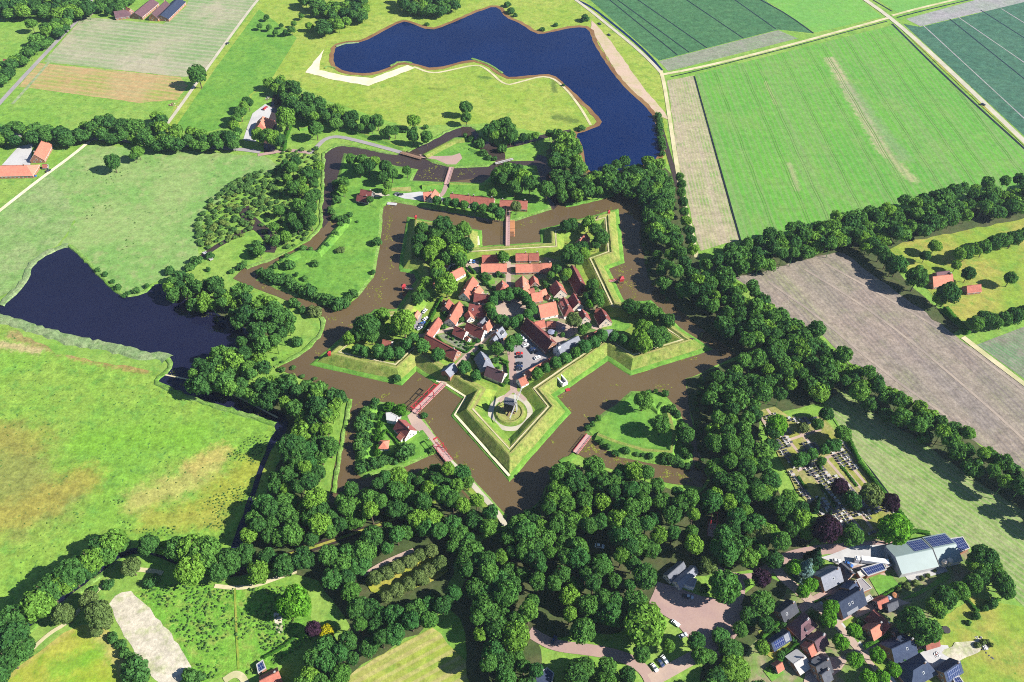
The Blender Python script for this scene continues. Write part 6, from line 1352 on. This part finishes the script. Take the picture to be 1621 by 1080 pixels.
many('500,204,7', 'oak_tree', 'spreading oak beside the bend of the outer road', 'tree', None); many('452,186,9', 'oak_tree', 'huge oak shading the big orange farmhouse', 'tree', None); many('421,216,7 433,218,7 408,214,6 442,222,6', 'oak_tree', 'oak in the dense clump below the big farmhouse', 'tree', 'farmhouse oaks'); many('460,165,5', 'oak_tree', 'tree tucked behind the farmhouse oak', 'tree', None)
many('386,168,5 392,162,5.5 380,178,5.5 374,188,5 370,200,5.5 376,208,4', 'oak_tree', 'tree in the short belt left of the big farmhouse', 'tree', 'belt left of the farmhouse'); many('362,218,6.5 340,220,6 325,222,5', 'oak_tree', 'broad tree at the farm junction', 'tree', 'junction trees')
many('313,118,9', 'oak_tree', 'lone round oak beside the straight far track', 'tree', None); many('49,38,6', 'oak_tree', 'lone tree in the far left meadow', 'tree', None); many('178,256,6.5', 'oak_tree', 'low spreading tree alone in the west pasture', 'tree', None); many('218,240,5 212,246,4', 'oak_tree', 'tree of the small pair in the west pasture', 'tree', 'west pasture pair')
many('1018.5,634,6', 'oak_tree', 'tall round tree on the upper shore of the meadow ravelin', 'tree', None, base=G1); many('1046,672,6', 'oak_tree', 'dark round tree casting an oval shadow on the meadow ravelin', 'tree', None, base=G1); many('1085,688,5.5 1080,680,4.5', 'oak_tree', 'tree at the east edge of the meadow ravelin', 'tree', 'ravelin east trees', base=G1)
many('1020,992,11', 'oak_tree', 'giant spreading oak beside the brick car park', 'tree', None, hk=1.7); many('922,998,6.5', 'oak_tree', 'round oak north of the brick road', 'tree', None); many('968,972,6', 'oak_tree', 'bright round tree inside the south wood edge', 'tree', None, mat='limeleaf'); many('1103,1016,4.5', 'oak_tree', 'small round tree on the car park island', 'tree', None, mat='limeleaf'); many('1108,1037,4.5 1123,1039,3.6', 'oak_tree', 'tree on the verge below the car park', 'tree', 'verge trees'); many('1015,1035,4.5 1058,1022,3.2', 'oak_tree', 'tree at the brick road junction', 'tree', 'road junction trees')
many('1147,930,8.5', 'oak_tree', 'big bright tree right of the visitor centre', 'tree', None, mat='limeleaf'); many('1120,896,5', 'oak_tree', 'olive green tree behind the visitor centre', 'tree', None, mat='paleleaf', hk=2); many('1147,848,6 1150,874,7 1137,868,5', 'oak_tree', 'bright green tree beside the hidden red drawbridge', 'tree', 'trees beside the hidden drawbridge', mat='limeleaf'); many('1197,838,5 1209,848,5 1190,848,4', 'willow_tree', 'grey green willow right of the hidden drawbridge', 'tree', 'willows near the drawbridge', mat='paleleaf')
many('1415,840,8.5 1424,832,6', 'lime_tree', 'bright yellow green tree at the cemetery gate', 'tree', 'cemetery gate trees', 'nat', 'brightleaf'); many('1348,848,6', 'oak_tree', 'green tree at the lower edge of the cemetery', 'tree', None); many('1379,783,6.5', 'willow_tree', 'grey leaved tree among the graves', 'tree', None, mat='paleleaf'); many('1349,794,5.6', 'oak_tree', 'fresh green tree between the grey one and the copper beech', 'tree', None); many('1230,674,6.5', 'lime_tree', 'bright tree at the north end of the cemetery', 'tree', None, 'nat', 'brightleaf')
many('1328.5,771,5', 'copper_beech', 'dark purple beech in the middle of the graves', 'tree', None, mat='copperleaf'); many('1409,796,5.2', 'copper_beech', 'dark purple beech at the cemetery hedge', 'tree', None, mat='copperleaf'); many('1309,838,7.5', 'copper_beech', 'purple beech beside the farm road', 'tree', None, mat='copperleaf'); many('495,996,4', 'copper_beech', 'small purple tree beside the yellow bush', 'tree', None, mat='copperleaf'); many('1205,915,5', 'copper_beech', 'purplish shrub tree at the village road fork', 'tree', None, mat='copperleaf')
many('1312,816,4', 'conifer_tree', 'dark columnar conifer at the cemetery end', 'tree', None, 'cone', 'needle', hk=3); many('1294,793,3.6', 'conifer_tree', 'slim grey green conifer left of the copper beech', 'tree', None, 'cone', 'needle', hk=3.2); many('1278,896,6', 'conifer_tree', 'blue grey spruce at the farm road', 'tree', None, 'cone', 'blueneedle', hk=2.4); many('1293,876,5', 'conifer_tree', 'olive conifer behind the blue spruce', 'tree', None, 'cone', 'needle', hk=2.5)
many('1314,706,3.8 1323,703,3.8 1305,711,3.4', 'hornbeam_tree', 'rounded clipped tree in the upper cemetery row', 'tree', 'upper cemetery row', 'lime', 'limeleaf'); many('1273,725,3.8 1264,729,4.2 1286,719,3.6 1301,730,2.8', 'hornbeam_tree', 'rounded clipped tree in the lower cemetery row', 'tree', 'lower cemetery row', 'lime', 'limeleaf'); many('1271,677,3.4', 'oak_tree', 'olive round tree among the upper graves', 'tree', None, mat='paleleaf'); many('1294,672,3.8 1308,655,4.6 1334,686,5', 'oak_tree', 'dark round tree on the cemetery hedge line', 'tree', 'cemetery hedge trees')
many('1283,925,3.8 1271,936,3.5 1315.5,961,4 1311,980,4.2 1351.5,998,3.8 1330,1017,4 1388,1037,3.8 1353,1044,4 1414,1060,3.6 1396,1073,3.8 1374,1074,4', 'street_tree', 'bright green round tree in the row along the village street', 'tree', 'village street trees', 'nat', 'brightleaf'); many('1257,897,4', 'street_tree', 'bright green ball tree beside the blue spruce', 'tree', None, 'lime', 'brightleaf')
many('1213,988,4 1207,1025,3.6', 'oak_tree', 'small round olive tree at the village garden edge', 'tree', 'garden edge trees'); many('1556,884,7 1566,896,6 1546,894,5.5 1554,906,5', 'oak_tree', 'dark oak massed behind the grey green barn', 'tree', 'oaks behind the barn'); many('1540,923,5 1555,917,4', 'oak_tree', 'tree at the upper end of the garden row', 'tree', 'upper garden row'); many('1519,935,5 1496,947,6 1480,959,5 1486,967,4.2', 'oak_tree', 'grey green tree in the row between lawn and yellow meadow', 'tree', 'lower garden row'); many('1444,980,6.5 1432,988,5', 'oak_tree', 'large tree behind the broad dark blue house', 'tree', 'trees behind the blue house'); many('1470,998,6.2 1458,1006,5', 'oak_tree', 'dark tree beside the narrow red shed', 'tree', 'trees beside the red shed'); many('1589,925,5 1582,915,5 1594,938,4', 'oak_tree', 'thin tree at the meadow corner on the right', 'tree', 'meadow corner trees')
many('179,858,7 160,866,6.5 168,878,6 145,888,7 140,900,6 110,910,8 120,900,6 102,920,7 76,936,7.5 60,958,8 48,965,6.5 22,978,7.5 12,990,7 20,1006,7.5 34,1028,6 14,1045,6 3,1060,5 195,862,4', 'oak_tree', 'round tree in the row along the curving creek', 'tree', 'creek row'); many('236,863,6', 'oak_tree', 'single round tree where the creek turns', 'tree', None); many('282,868,7 300,868,7.5 324,873,8 312,882,7 330,888,7 303,901,8 345,904,6 363,889,6.5 258,868,4 268,866,4', 'oak_tree', 'round tree in the clump over the bent creek', 'tree', 'bent creek clump')
many('-10,1075,7 -22,1092,6 -35,1110,7 -50,1128,7', 'oak_tree', 'round tree in the row along the curving creek', 'tree', 'creek row')
many('207,898,5 101,973,5.5 140,952,5 156,972,6.5 165,985,4 152,1000,3', 'willow_tree', 'pale willow scattered south of the creek', 'tree', 'creek willows', mat='paleleaf'); many('402,822,5 394,847,5 389,875,5 389,886,4', 'oak_tree', 'small tree in the line beside the deep shade of the west belt', 'tree', 'shade line trees'); many('410,907,6 423,883,5 449,896,6 480,884,6 415,890,4', 'oak_tree', 'tree at the creek bridge path', 'tree', 'creek path trees'); many('465,954,8 474,960,6 455,958,6', 'lime_tree', 'bright lime green tree in the weed field', 'tree', 'bright weed field clump', 'nat', 'brightleaf'); many('518,1002,4', 'yellow_tree', 'vivid yellow bush tree at the wood edge', 'tree', None, mat='yellowleaf', hk=1.7)
many('683,873,4 665,880,3.6 649,891,4 630,899,4 613,909,4 595,916,4 698,895,4.5 680,905,4 664,914,4 647,926,4 630,936,4 612,946,3.4 671,920,3', 'fruit_tree', 'pale fluffy fruit tree in the orchard clearing', 'tree', 'orchard trees', mat='paleleaf', hk=1.7)
many('1452,440,8', 'oak_tree', 'big round tree left of the lone east farmhouse', 'tree', None); many('1501,464,8 1488,472,5', 'oak_tree', 'broad tree in front of the lone east farmhouse', 'tree', 'trees before the east farmhouse'); many('1421,420,7', 'oak_tree', 'bright tree at the corner of the ploughed field', 'tree', None, mat='limeleaf'); many('1366,378,6 1382,388,6 1395,398,6 1405,410,6 1412,424,5 1372,392,5', 'oak_tree', 'dark tree along the top right side of the ploughed field', 'tree', 'ploughed field trees'); many('1533,433,5 1514,420,3.6 1600,440,5 1480,390,5 1465,405,4', 'oak_tree', 'single tree scattered in the dry east meadow', 'tree', 'east meadow trees'); many('1519,402,5 1530,400,5 1545,395,5 1558,392,5.5 1573,384,5.5 1588,380,6 1605,377,6 1622,372,6', 'oak_tree', 'tree of the short row across the dry east meadow', 'tree', 'east meadow row'); many('1545,512,5.5 1560,505,6 1575,508,5.5 1590,506,5.5 1605,500,6 1622,495,6', 'oak_tree', 'tree of the row above the young row crop', 'tree', 'row crop trees')
many('1079,292,4 1078,305,4 1081,320,4 1083,335,4 1086,350,4.5 1090,365,4.5 1093,380,4.5 1096,395,4.5 1076,280,3.6', 'alder_tree', 'small tree in the thin line between lake path and ditch', 'tree', 'alders along the ditch')
for k, q in enumerate('480,5,4 498,13,4 422,28,3 477,26,3 411,42,3 426,44,3 436,52,3 462,50,4 452,52,3 465,38,3 445,40,2.5 490,44,4 517,24,4 524,39,4 511,39,4 534,32,4 500,22,4 538,40,3'.split()):
    a = [float(v) for v in q.split(',')]; p = at(a[0], a[1], 4); tree((p.x, p.y), a[2] * 1.1, 'hawthorn_tree', 'small hawthorn dotted over the far yellow meadow', 'tree', 'hawthorns in the far meadow', h=a[2] * 2.4)

# ------------------------------------------------------------------ bushes
def bushes(s, label, group, base=0.0, mat='bushleaf', hh=1.0, r0=2.2):
    for q in s.split(): a = [float(v) for v in q.split(',')]; p = at(a[0] + (tr.uniform(-2, 2) if group else 0), a[1] + (tr.uniform(-1.5, 1.5) if group else 0), base + 1); bush((p.x, p.y), (a[2] * (tr.uniform(.72, 1.3) if group else 1)) if len(a) > 2 else r0 * tr.uniform(.7, 1.2), label, group, mat, base, hh=hh * (tr.uniform(.8, 1.35) if group else 1))
bushes('596,385,4', 'round bush on the shore of the crownwork meadow', None, G1); bushes('538,396,3.6', 'pale low bush in the middle of the crownwork meadow', None, G1, 'paleleaf', .6); bushes('499,418,3', 'round bush in the lower crownwork meadow', None, G1); bushes('565,349,1.5 457,422,3.2 462,424,2.4 470,435,2 484,441,2.4 592,430,2.5', 'small dark bush in the crownwork meadow', 'crownwork meadow bushes', G1)
bushes('412,432,3 420,437,3.4 430,441,3.6 440,444,4 450,448,4 460,455,4 470,459,3.6 480,463,3.6 490,466,4 500,469,4 510,472,4.4 520,476,4 530,480,4 538,484,4 546,480,3.6 553,474,3 560,468,3 545,486,3 535,489,3 456,445,3.4 444,440,3 426,432,3', 'dense bush lining the lower shore of the crownwork meadow', 'shore bushes of the crownwork', G1)
bushes('520,330,2.6 524,338,2.8 530,344,2.8 537,348,3 545,345,3 552,342,2.6 548,352,2.4 538,356,2.6 530,370,2.4 524,378,2.4 515,388,2.4 506,395,2.4 500,399,2.4 490,396,2.4 480,395,2.4 455,408,2.4 444,415,2.4 434,422,2.4 532,290,3 536,300,3 530,310,2.8 533,320,3', 'bush along the inner hedge of the crownwork', 'inner hedge bushes', G1)
bushes('746,221,3 755,228,4 762,231,3.4 768,242,3.2 776,250,3 784,253,2.4 735,214,2.4 760,226,4', 'bush on the right slope of the ravelin', 'ravelin bushes', G1); bushes('676,201,2 640,206,2 655,206,2.5 632,206,3 622,204,3', 'bush on the north bank', 'north bank bushes'); bushes('795,240,3.5 800,234,2.4', 'bush beside the narrow east footbridge', 'footbridge bushes')
bushes('1043,668,1.8 1062,648,2.9 1068,655,2.9 1072,658,2.6 1063,652,2.2 1085,695,2.4 1092,708,2.2 1083,715,2.2 1090,722,2.2 1062,726,2.6 1056,724,2.2 1050,728,2.2 1070,730,2.2 1080,735,2.2 1090,738,2.2 1030,722,1.9 1018,720,2.2 1008,718,2.0 990,713,2.9 973,717,2.9 962,706,2.2 952,700,2.2 930,678,2.2 936,672,1.9 945,664,1.7 1052,622,1.9 1040,618,1.7 1028,620,1.7', 'shrub along the shore of the meadow ravelin', 'ravelin shore shrubs', G1)
bushes('580,655,3 572,665,3 570,678,3 569,692,3.4 568,706,3.4 571,720,3.4 578,650,3 590,645,3 588,660,3 584,675,3 582,690,3 581,705,3 578,718,3 594,640,2.6', 'hedge bush on the west wall of the farm island', 'west bushes of the farm island', G1)
bushes('598,660,2.4 603,655,2.6 601,672,2.4 599,684,2.4 598,696,2.4 597,708,2.4 596,716,2.4', 'clipped bush bounding the farm lawn', 'farm lawn hedge', G1, 'hedgeleaf'); bushes('617,646,4 634,651,3.8', 'round bush beside the solar annex', 'annex bushes', G1, 'hedgeleaf'); bushes('572,742,3.4 582,738,3.6 592,738,3.8 602,734,4 612,731,4 625,727,4.4 640,722,4.6 650,706,2.6 680,714,2.4 669,657,2.4', 'dark bush on the south shore of the farm island', 'south bushes of the farm island', G1)
bushes('628,601,3', 'dark bush at the foot of the south-west bastion', None, .8); bushes('470,542,4', 'round bush on the grass strip by the west moat', None); bushes('499,497,4.5 491,490,3.4', 'pale round bush at the west shore point', 'west point bushes', mat='paleleaf'); bushes('478,492,3 470,485,3 464,480,3 380,425,3.5 385,418,3 366,430,2.8 330,428,2.4 397,398,3 402,402,3.4 407,390,3 393,458,3', 'bush on the western point meadow', 'western point bushes'); bushes('204,466,3 215,462,3.2 195,470,2.4 232,452,2.2 186,455,2 176,446,2 165,436,1.8 155,428,1.6', 'bush on the pasture corner of the dark lake', 'lake corner bushes')
bushes('332,406,3 318,410,3 310,416,3 305,420,3 298,425,3 275,440,3 268,432,3', 'bush along the western ditch', 'western ditch bushes')
bushes('1041,186,2.6 1043,192,3 1044,199,3 1045,206,3.2 1046,213,3 1047,220,3.2 1048,228,3.2 1049,236,3 1050,244,3.2', 'bush in the thicket between lake and gravel track', 'lake track bushes')
bushes('857,47,4 880,41,3 808,18,4 814,24,3.4 802,10,4 678,40,2 920,204,3 891,135,1.5 925,31,4.5', 'bush on the shore of the blue lake', 'blue lake bushes')
bushes('1303,985,2.2 1290,978,2.5 1560,965,2 1545,975,2 1535,985,1.6 1570,958,2.5', 'bush in a village garden', 'village bushes'); bushes('1115,933,2.6', 'round shrub at the visitor centre wall', None); bushes('235,925,2.6 248,920,2.6 150,935,2.6 172,925,2.6 180,1010,2.6 190,1020,2.6 200,1035,2.6 210,1045,3 215,1060,5 225,1070,5 205,1075,4 300,1070,4 315,1075,4', 'bush around the bare sandy patch', 'sandy patch bushes')
bushes('715,423,1.5 719,424,1.4 765,438,2.2 769,437,2.4 774,440,2 704,495,2.2 732,509,1.8 703,519,2 755.5,540,2.2 745.5,562,1.6 762,548,1.8 784,571,2 741,552,1 735,549,1 728,546,1 722,541,1 716,537,1.2 730,541,.9 738,546,.9 710,534,1 790,583,1.4 797,598,2 800,604,1.8 748,565,1.4 752,572,1.6 780,592,1.3 771,588,1.3 834,455,1.4 848,456,1.6 880,488,1.6 892,494,1.4 905,492,1.4 915,512,2 921,527,2 880,529,2 889,530,2 760,470,1.4 766,474,1.2 752,475,1.5 733,485,1.4 706,455,1.4 699,462,1.5 ', 'leafy shrub in the gardens between the fort houses', 'fort shrubs', FB)
bushes('770,449,2 765,437,2.2 775,439,2.2 788,436,2 797,436,2 721,424,1.8 716,446,1.6 722,448,1.6 862,448,2 867,455,2.4 873,470,2 880,476,1.8 850,450,2', 'garden bush among the fort houses', 'fort garden bushes', FB)
for q, lb, mt in (('1228,1000,2.2 1240,990,1.8 1255,1012,2 1262,1004,1.6 1246,1030,1.8 1236,1040,2', 'shrub in the back gardens left of the street', 'bushleaf'), ('1366,1008,1.8 1372,1000,1.5 1360,985,1.6 1398,1000,1.4 1405,998,1.4 1428,1044,1.6 1436,1036,1.5', 'shrub in the front gardens right of the street', 'bushleaf'), ('1436,928,1.6 1446,922,1.5 1458,916,1.6 1470,910,1.6 1480,904,1.5 1422,934,1.4', 'plant in the border below the grey forecourt', 'paleleaf'), ('1290,900,2 1284,906,2 1297,890,1.6', 'shrub before the large grey corner house', 'bushleaf'), ('1556,1018,1.2 1562,1014,1 1568,1020,1.2 1548,1022,1.3', 'weed clump on the heap of rubble', 'paleleaf')):
    bushes(q, lb, lb.split(' ', 2)[2], mat=mt)
# scrub thicket and tussocks: uncounted
g_ = np.random.default_rng(5)
it = [(x, y, 3, tr.uniform(1.4, 3.2)) for x, y in scatter('306,368 330,318 372,288 420,268 432,290 428,330 405,342 398,362 384,372 345,388 322,398', 3.9, 1, 77)]
o = woodland('scrub_thicket', it, BSH, 'scrubmass', 'tangled green scrub thicket west of the crownwork', False, 0, True); o['category'] = 'scrub'
it = [(x, y, 3, tr.uniform(1.2, 2.6)) for x, y in scatter('445,235 500,235 508,258 503,300 500,340 480,380 455,392 425,385 412,360 425,330 430,290', 4.2, 1, 78) ]
o = woodland('scrub_thicket', it, BSH, 'scrubmass', 'loose scrub below the north-west wood', False, 0, True); o['category'] = 'scrub'
nz = lambda x, y, a: mnoise.noise((x * a, y * a, 1)) + .5 * mnoise.noise((x * a * 3.3, y * a * 3.3, 5))
it = [(x, y, 1, tr.uniform(.3, .75)) for x, y in scatter('395,690 425,690 415,770 395,830 340,860 200,840 150,800 175,790 240,800 280,790 330,750', 1.5, 0, 79) if nz(x, y, .05) > .06] + [(x, y, 1, tr.uniform(.25, .5)) for x, y in scatter('0,560 260,600 430,670 420,760 300,860 0,950', 4.2, 0, 85) if nz(x, y, .02) > .1]
o = woodland('tussock', it, TNY, 'scrubmass', 'dark rush tussocks on the south-west meadow', False, 0, True); o['category'] = 'tussocks'
it = [(x, y, 1, tr.uniform(.3, .7)) for x, y in scatter('140,240 420,258 330,325 315,395 285,430 160,400 130,350', 3.6, 0, 80) if nz(x, y, .02) > .38]
o = woodland('tussock', it, TNY, 'scrubmass', 'rush tussocks dotted over the west pasture', False, 0, True); o['category'] = 'tussocks'
it = [(x, y, 1, tr.uniform(.4, 1.1)) for x, y in scatter('215,935 260,922 370,934 465,927 490,942 500,1008 420,1062 310,1075 290,1010', 1.7, 0, 86) if nz(x, y, .05) > -.1]
o = woodland('rank_weeds', it, TNY, 'scrubmass', 'lumpy bright weeds covering the field beside the bare sandy patch', False, 0, True); o['category'] = 'weeds'
# understory at wood edges
it = []
for s, dm in (('1110,600 1130,590 1110,700 1118,740 1105,740 1098,640', 4), ('430,560 470,585 500,600 450,598', 5), ('1020,350 1030,440 1060,476 1050,470 1020,430', 5), ('630,970 700,940 700,955 640,990', 5)): it += [(x, y, 3, tr.uniform(1.2, 2.4)) for x, y in scatter(s, dm, 1, 81)]
o = woodland('undergrowth', it, BSH, 'scrubmass', 'low undergrowth at the foot of the moat side woods', False, 0, True); o['category'] = 'undergrowth'

# ------------------------------------------------------------------ hedges
def hedge(s, w, h, label, base=0.0, name='hedge'):
    P = [at(x, y, base) for x, y in pts(s)]; P = densify(P, .9, .0, 1, False) + [P[-1]]; g = np.random.default_rng(len(P)); V, F = [], []; nb = 0
    L, Q = ribbon(P, w * .84); mb_v = []; mb_f = []
    for i, (a, b) in enumerate(zip(L, Q)):
        k = h * g.uniform(.86, .98); mb_v += [(a.x, a.y, base), (a.x, a.y, base + k), (b.x, b.y, base + k), (b.x, b.y, base)]
        if i:
            o = 4 * i; mb_f += [(o - 4, o, o + 1), (o - 4, o + 1, o - 3), (o - 3, o + 1, o + 2), (o - 3, o + 2, o - 2), (o - 2, o + 2, o + 3), (o - 2, o + 3, o - 1)]
    o = 4 * (len(L) - 1); mb_f += [(0, 1, 2), (0, 2, 3), (o, o + 3, o + 2), (o, o + 2, o + 1)]
    n = int(len(P) * 9); idx = g.integers(0, len(P), n); A = np.array([p[:] for p in P])[idx]; d = np.array([(P[min(i + 1, len(P) - 1)] - P[max(i - 1, 0)]).normalized()[:] for i in idx]); nn = np.stack([-d[:, 1], d[:, 0], 0 * d[:, 0]], 1)
    t = g.random(n); side = np.where(g.random(n) < .5, -1, 1); c = A + d * g.uniform(-.6, .6, (n, 1)) + nn * np.where(t < .5, g.uniform(-.5, .5, n) * w, side * w * .47)[:, None]; c[:, 2] = base + np.where(t < .5, h * .97, g.uniform(.1, 1, n) * h)
    D = np.where((t < .5)[:, None], np.array([0, 0, 1.0]), nn * side[:, None]) + g.normal(size=(n, 3)) * .4; D /= np.linalg.norm(D, axis=1)[:, None]; u = np.cross(D, g.normal(size=(n, 3))); u /= np.linalg.norm(u, axis=1)[:, None]; v = np.cross(D, u); s_ = g.uniform(.18, .36, (n, 1))
    q = np.stack([c - u * s_, c - v * s_, c + u * s_, c + v * s_], 1).reshape(-1, 3); b = len(mb_v) + 4 * np.arange(n)[:, None]
    o = link(name, tri_mesh(name, np.concatenate([np.array(mb_v), q]), np.concatenate([np.array(mb_f), b + [0, 1, 2], b + [0, 2, 3]]), [M['hedgeleaf']])); return tag(o, label, 'hedge')
for s, w, h, lb in (('671,526 684,503 699,473', 2.0, 2, 'long straight clipped hedge beside the west yard cars'), ('692,533 702,545 720,552 738,559 750,549', 1.2, 1.2, 'low hedge round the vegetable garden'), ('709,528 722,534 744,546 752,545', 1.2, 1.4, 'hedge between vegetable garden and white gabled cottage'), ('742,424 752,434', 1.6, 2, 'short dark hedge below the small west yard'), ('737,430 745,440 735,452', 1.2, 1.6, 'hedge behind the salmon cottage lawn'), ('758,439 770,449 781,461', 1.6, 1.8, 'hedge running from the long salmon house towards the square'), ('866,525 880,533', 1.2, 1.4, 'hedge in the courtyard of the huge barn'), ('788,566 797,572 805,575', 1.2, 1.5, 'hedge above the purple roofed house garden'), ('795,575 803,579 804,595 802,605', 1.3, 1.8, 'hedge along the street beside the purple roofed house'), ('753,584 775,596 798,612', 1.4, 1.5, 'hedge below the purple roofed house'), ('866,470 878,470', 1.8, 1.8, 'thick hedge before the pale gabled cottage'), ('780,420 800,434', .8, .8, 'thin hedge along the barrack gardens'), ('740,505 752,502', 1.2, 1.4, 'short hedge at the orange front wing'), ('813,403 850,407', 1.0, 1.0, 'low flowery hedge before the pale red terrace')):
    hedge(s, w, h, lb, FB)
for s, w, h, lb in (('1367,1026 1386,1016 1408,1004', 2.2, 2, 'bright clipped hedge between the orange wing and the blue house'), ('1205,1012 1230,990 1262,968', 2.0, 2, 'tall hedge between bungalow and purple house'), ('1216,1062 1240,1042 1262,1020', 2.4, 1.8, 'hedge beside the little red garden house'), ('1441,1040 1452,1034 1468,1026', 1.2, 1.4, 'hedge along the concrete yard'), ('1338,688 1360,735 1400,785 1442,838', 2.4, 2.6, 'long dark hedge on the meadow side of the cemetery'), ('1297,768 1312,790 1322,805', 1.4, 1.8, 'clipped hedge between the lower graves'), ('1262,756 1275,775', 1.4, 1.8, 'hedge at the left side of the lower graves'), ('1430,848 1448,842 1470,846', 2, 2, 'hedge behind the grey green barn'), ('1293,733 1300,745', 1.2, 1.4, 'short hedge below the clipped cemetery trees'), ('1331,738 1356,770', 1.6, 1.0, 'bright low hedge between the upper grave rows'), ('1390,948 1410,937 1432,924', 1, 1.2, 'hedge below the square lawn'), ('1530,950 1545,968 1580,950', 1.6, 1.4, 'loose hedge across the yellow meadow'), ('1290,954 1315,944', .9, .9, 'low hedge in the drive of the corner house'), ('418,1042 440,1030 470,1008', 1.2, 1.4, 'hedge at the bottom gardens'), ('460,200 452,222 450,240', 3.5, 1.8, 'broad hedge beside the farm lane ditch'), ('1495,490 1510,508 1532,530', 4, 3, 'overgrown hedge at the right edge of the ploughed field')):
    hedge(s, w, h, lb, 0)
hedge('605,690 612,682 628,700 632,708', 1.2, 1.4, 'clipped hedge beside the farm lawn', G1)

# ------------------------------------------------------------------ water lilies
def lilies():
    g = np.random.default_rng(9); V, F = [], []; nb = 0; k = 7
    spots = '616,360,6,26 612,375,5,20 618,345,4,10 530,347,4,6 524,352,4,5 583,432,3,30 600,470,7,10 580,455,6,8 545,480,5,6 560,515,5,6 610,625,9,3 605,630,6,3 560,672,7,22 553,660,5,10 548,690,5,14 525,505,7,5 460,462,8,5 440,458,8,5 420,455,7,4 505,495,5,6 985,430,10,9 990,448,10,9 1000,455,9,8 1005,470,8,6 980,425,6,6 965,332,9,3 945,334,6,3 895,328,5,3 930,345,5,2 1010,585,9,3 1030,580,9,3 1050,574,9,3 1075,570,8,3 1100,568,6,4 1110,530,5,4 1065,500,4,4 1050,617,9,5 1045,612,7,4 938,705,9,8 930,712,8,8 945,715,9,8 975,728,10,5 990,732,8,3 1055,748,8,5 1075,752,9,5 1090,760,9,4 1055,755,6,5 975,610,4,3 960,635,4,3 930,660,4,3 875,700,4,3 735,735,4,6 723,722,3,9 745,745,4,5 680,668,4,4 640,655,3,3 665,600,7,2 885,632,5,6 890,628,4,5 902,648,3,3 840,352,8,3 820,345,5,6 825,357,5,6 760,383,8,3 700,345,8,2 740,358,6,2 690,265,8,7 680,270,6,7 672,278,7,7 665,290,5,6 655,275,5,5 730,275,8,5 745,270,8,5 690,283,10,3 785,262,4,5 630,258,8,3 290,472,12,4 300,488,8,3 325,500,8,4 345,508,5,3 460,480,6,4 275,590,4,4 290,610,6,4 350,632,6,3 390,645,8,3 412,655,6,3 505,560,4,3 461,567,3,3 620,420,4,14 605,440,5,8 595,460,6,8'.split()
    for q in spots:
        x, y, rx, ry = (float(v) for v in q.split(','))
        for _ in range(int(6 + rx * ry * .4)):
            a, rr = g.uniform(0, 6.28), abs(g.normal()) * .85; p = at(x + rx * rr * math.cos(a), y + ry * rr * math.sin(a)); r = g.uniform(.18, .55); t0 = g.uniform(0, 6.28); z = gz(p.x, p.y) + .02 + g.uniform(0, .03)
            if any(inside(p.x, p.y, I) for I in ISL): continue
            V += [(p.x + r * math.cos(t0 + i * 5.9 / (k - 1)), p.y + r * math.sin(t0 + i * 5.9 / (k - 1)), z) for i in range(k)] + [(p.x, p.y, z)]; F += [(nb + i, nb + i + 1, nb + k) for i in range(k - 1)]; nb += k + 1
    o = link('water_lilies', tri_mesh('water_lilies', np.array(V), np.array(F), [M['lilyleaf']])); o['label'] = 'yellow green water lily pads floating in drifts on the moats'; o['category'] = 'water lilies'; stuff(o)
ISL = [[(p.x, p.y) for p in gp(s)] for s in (CROWN, FORT)]
lilies()
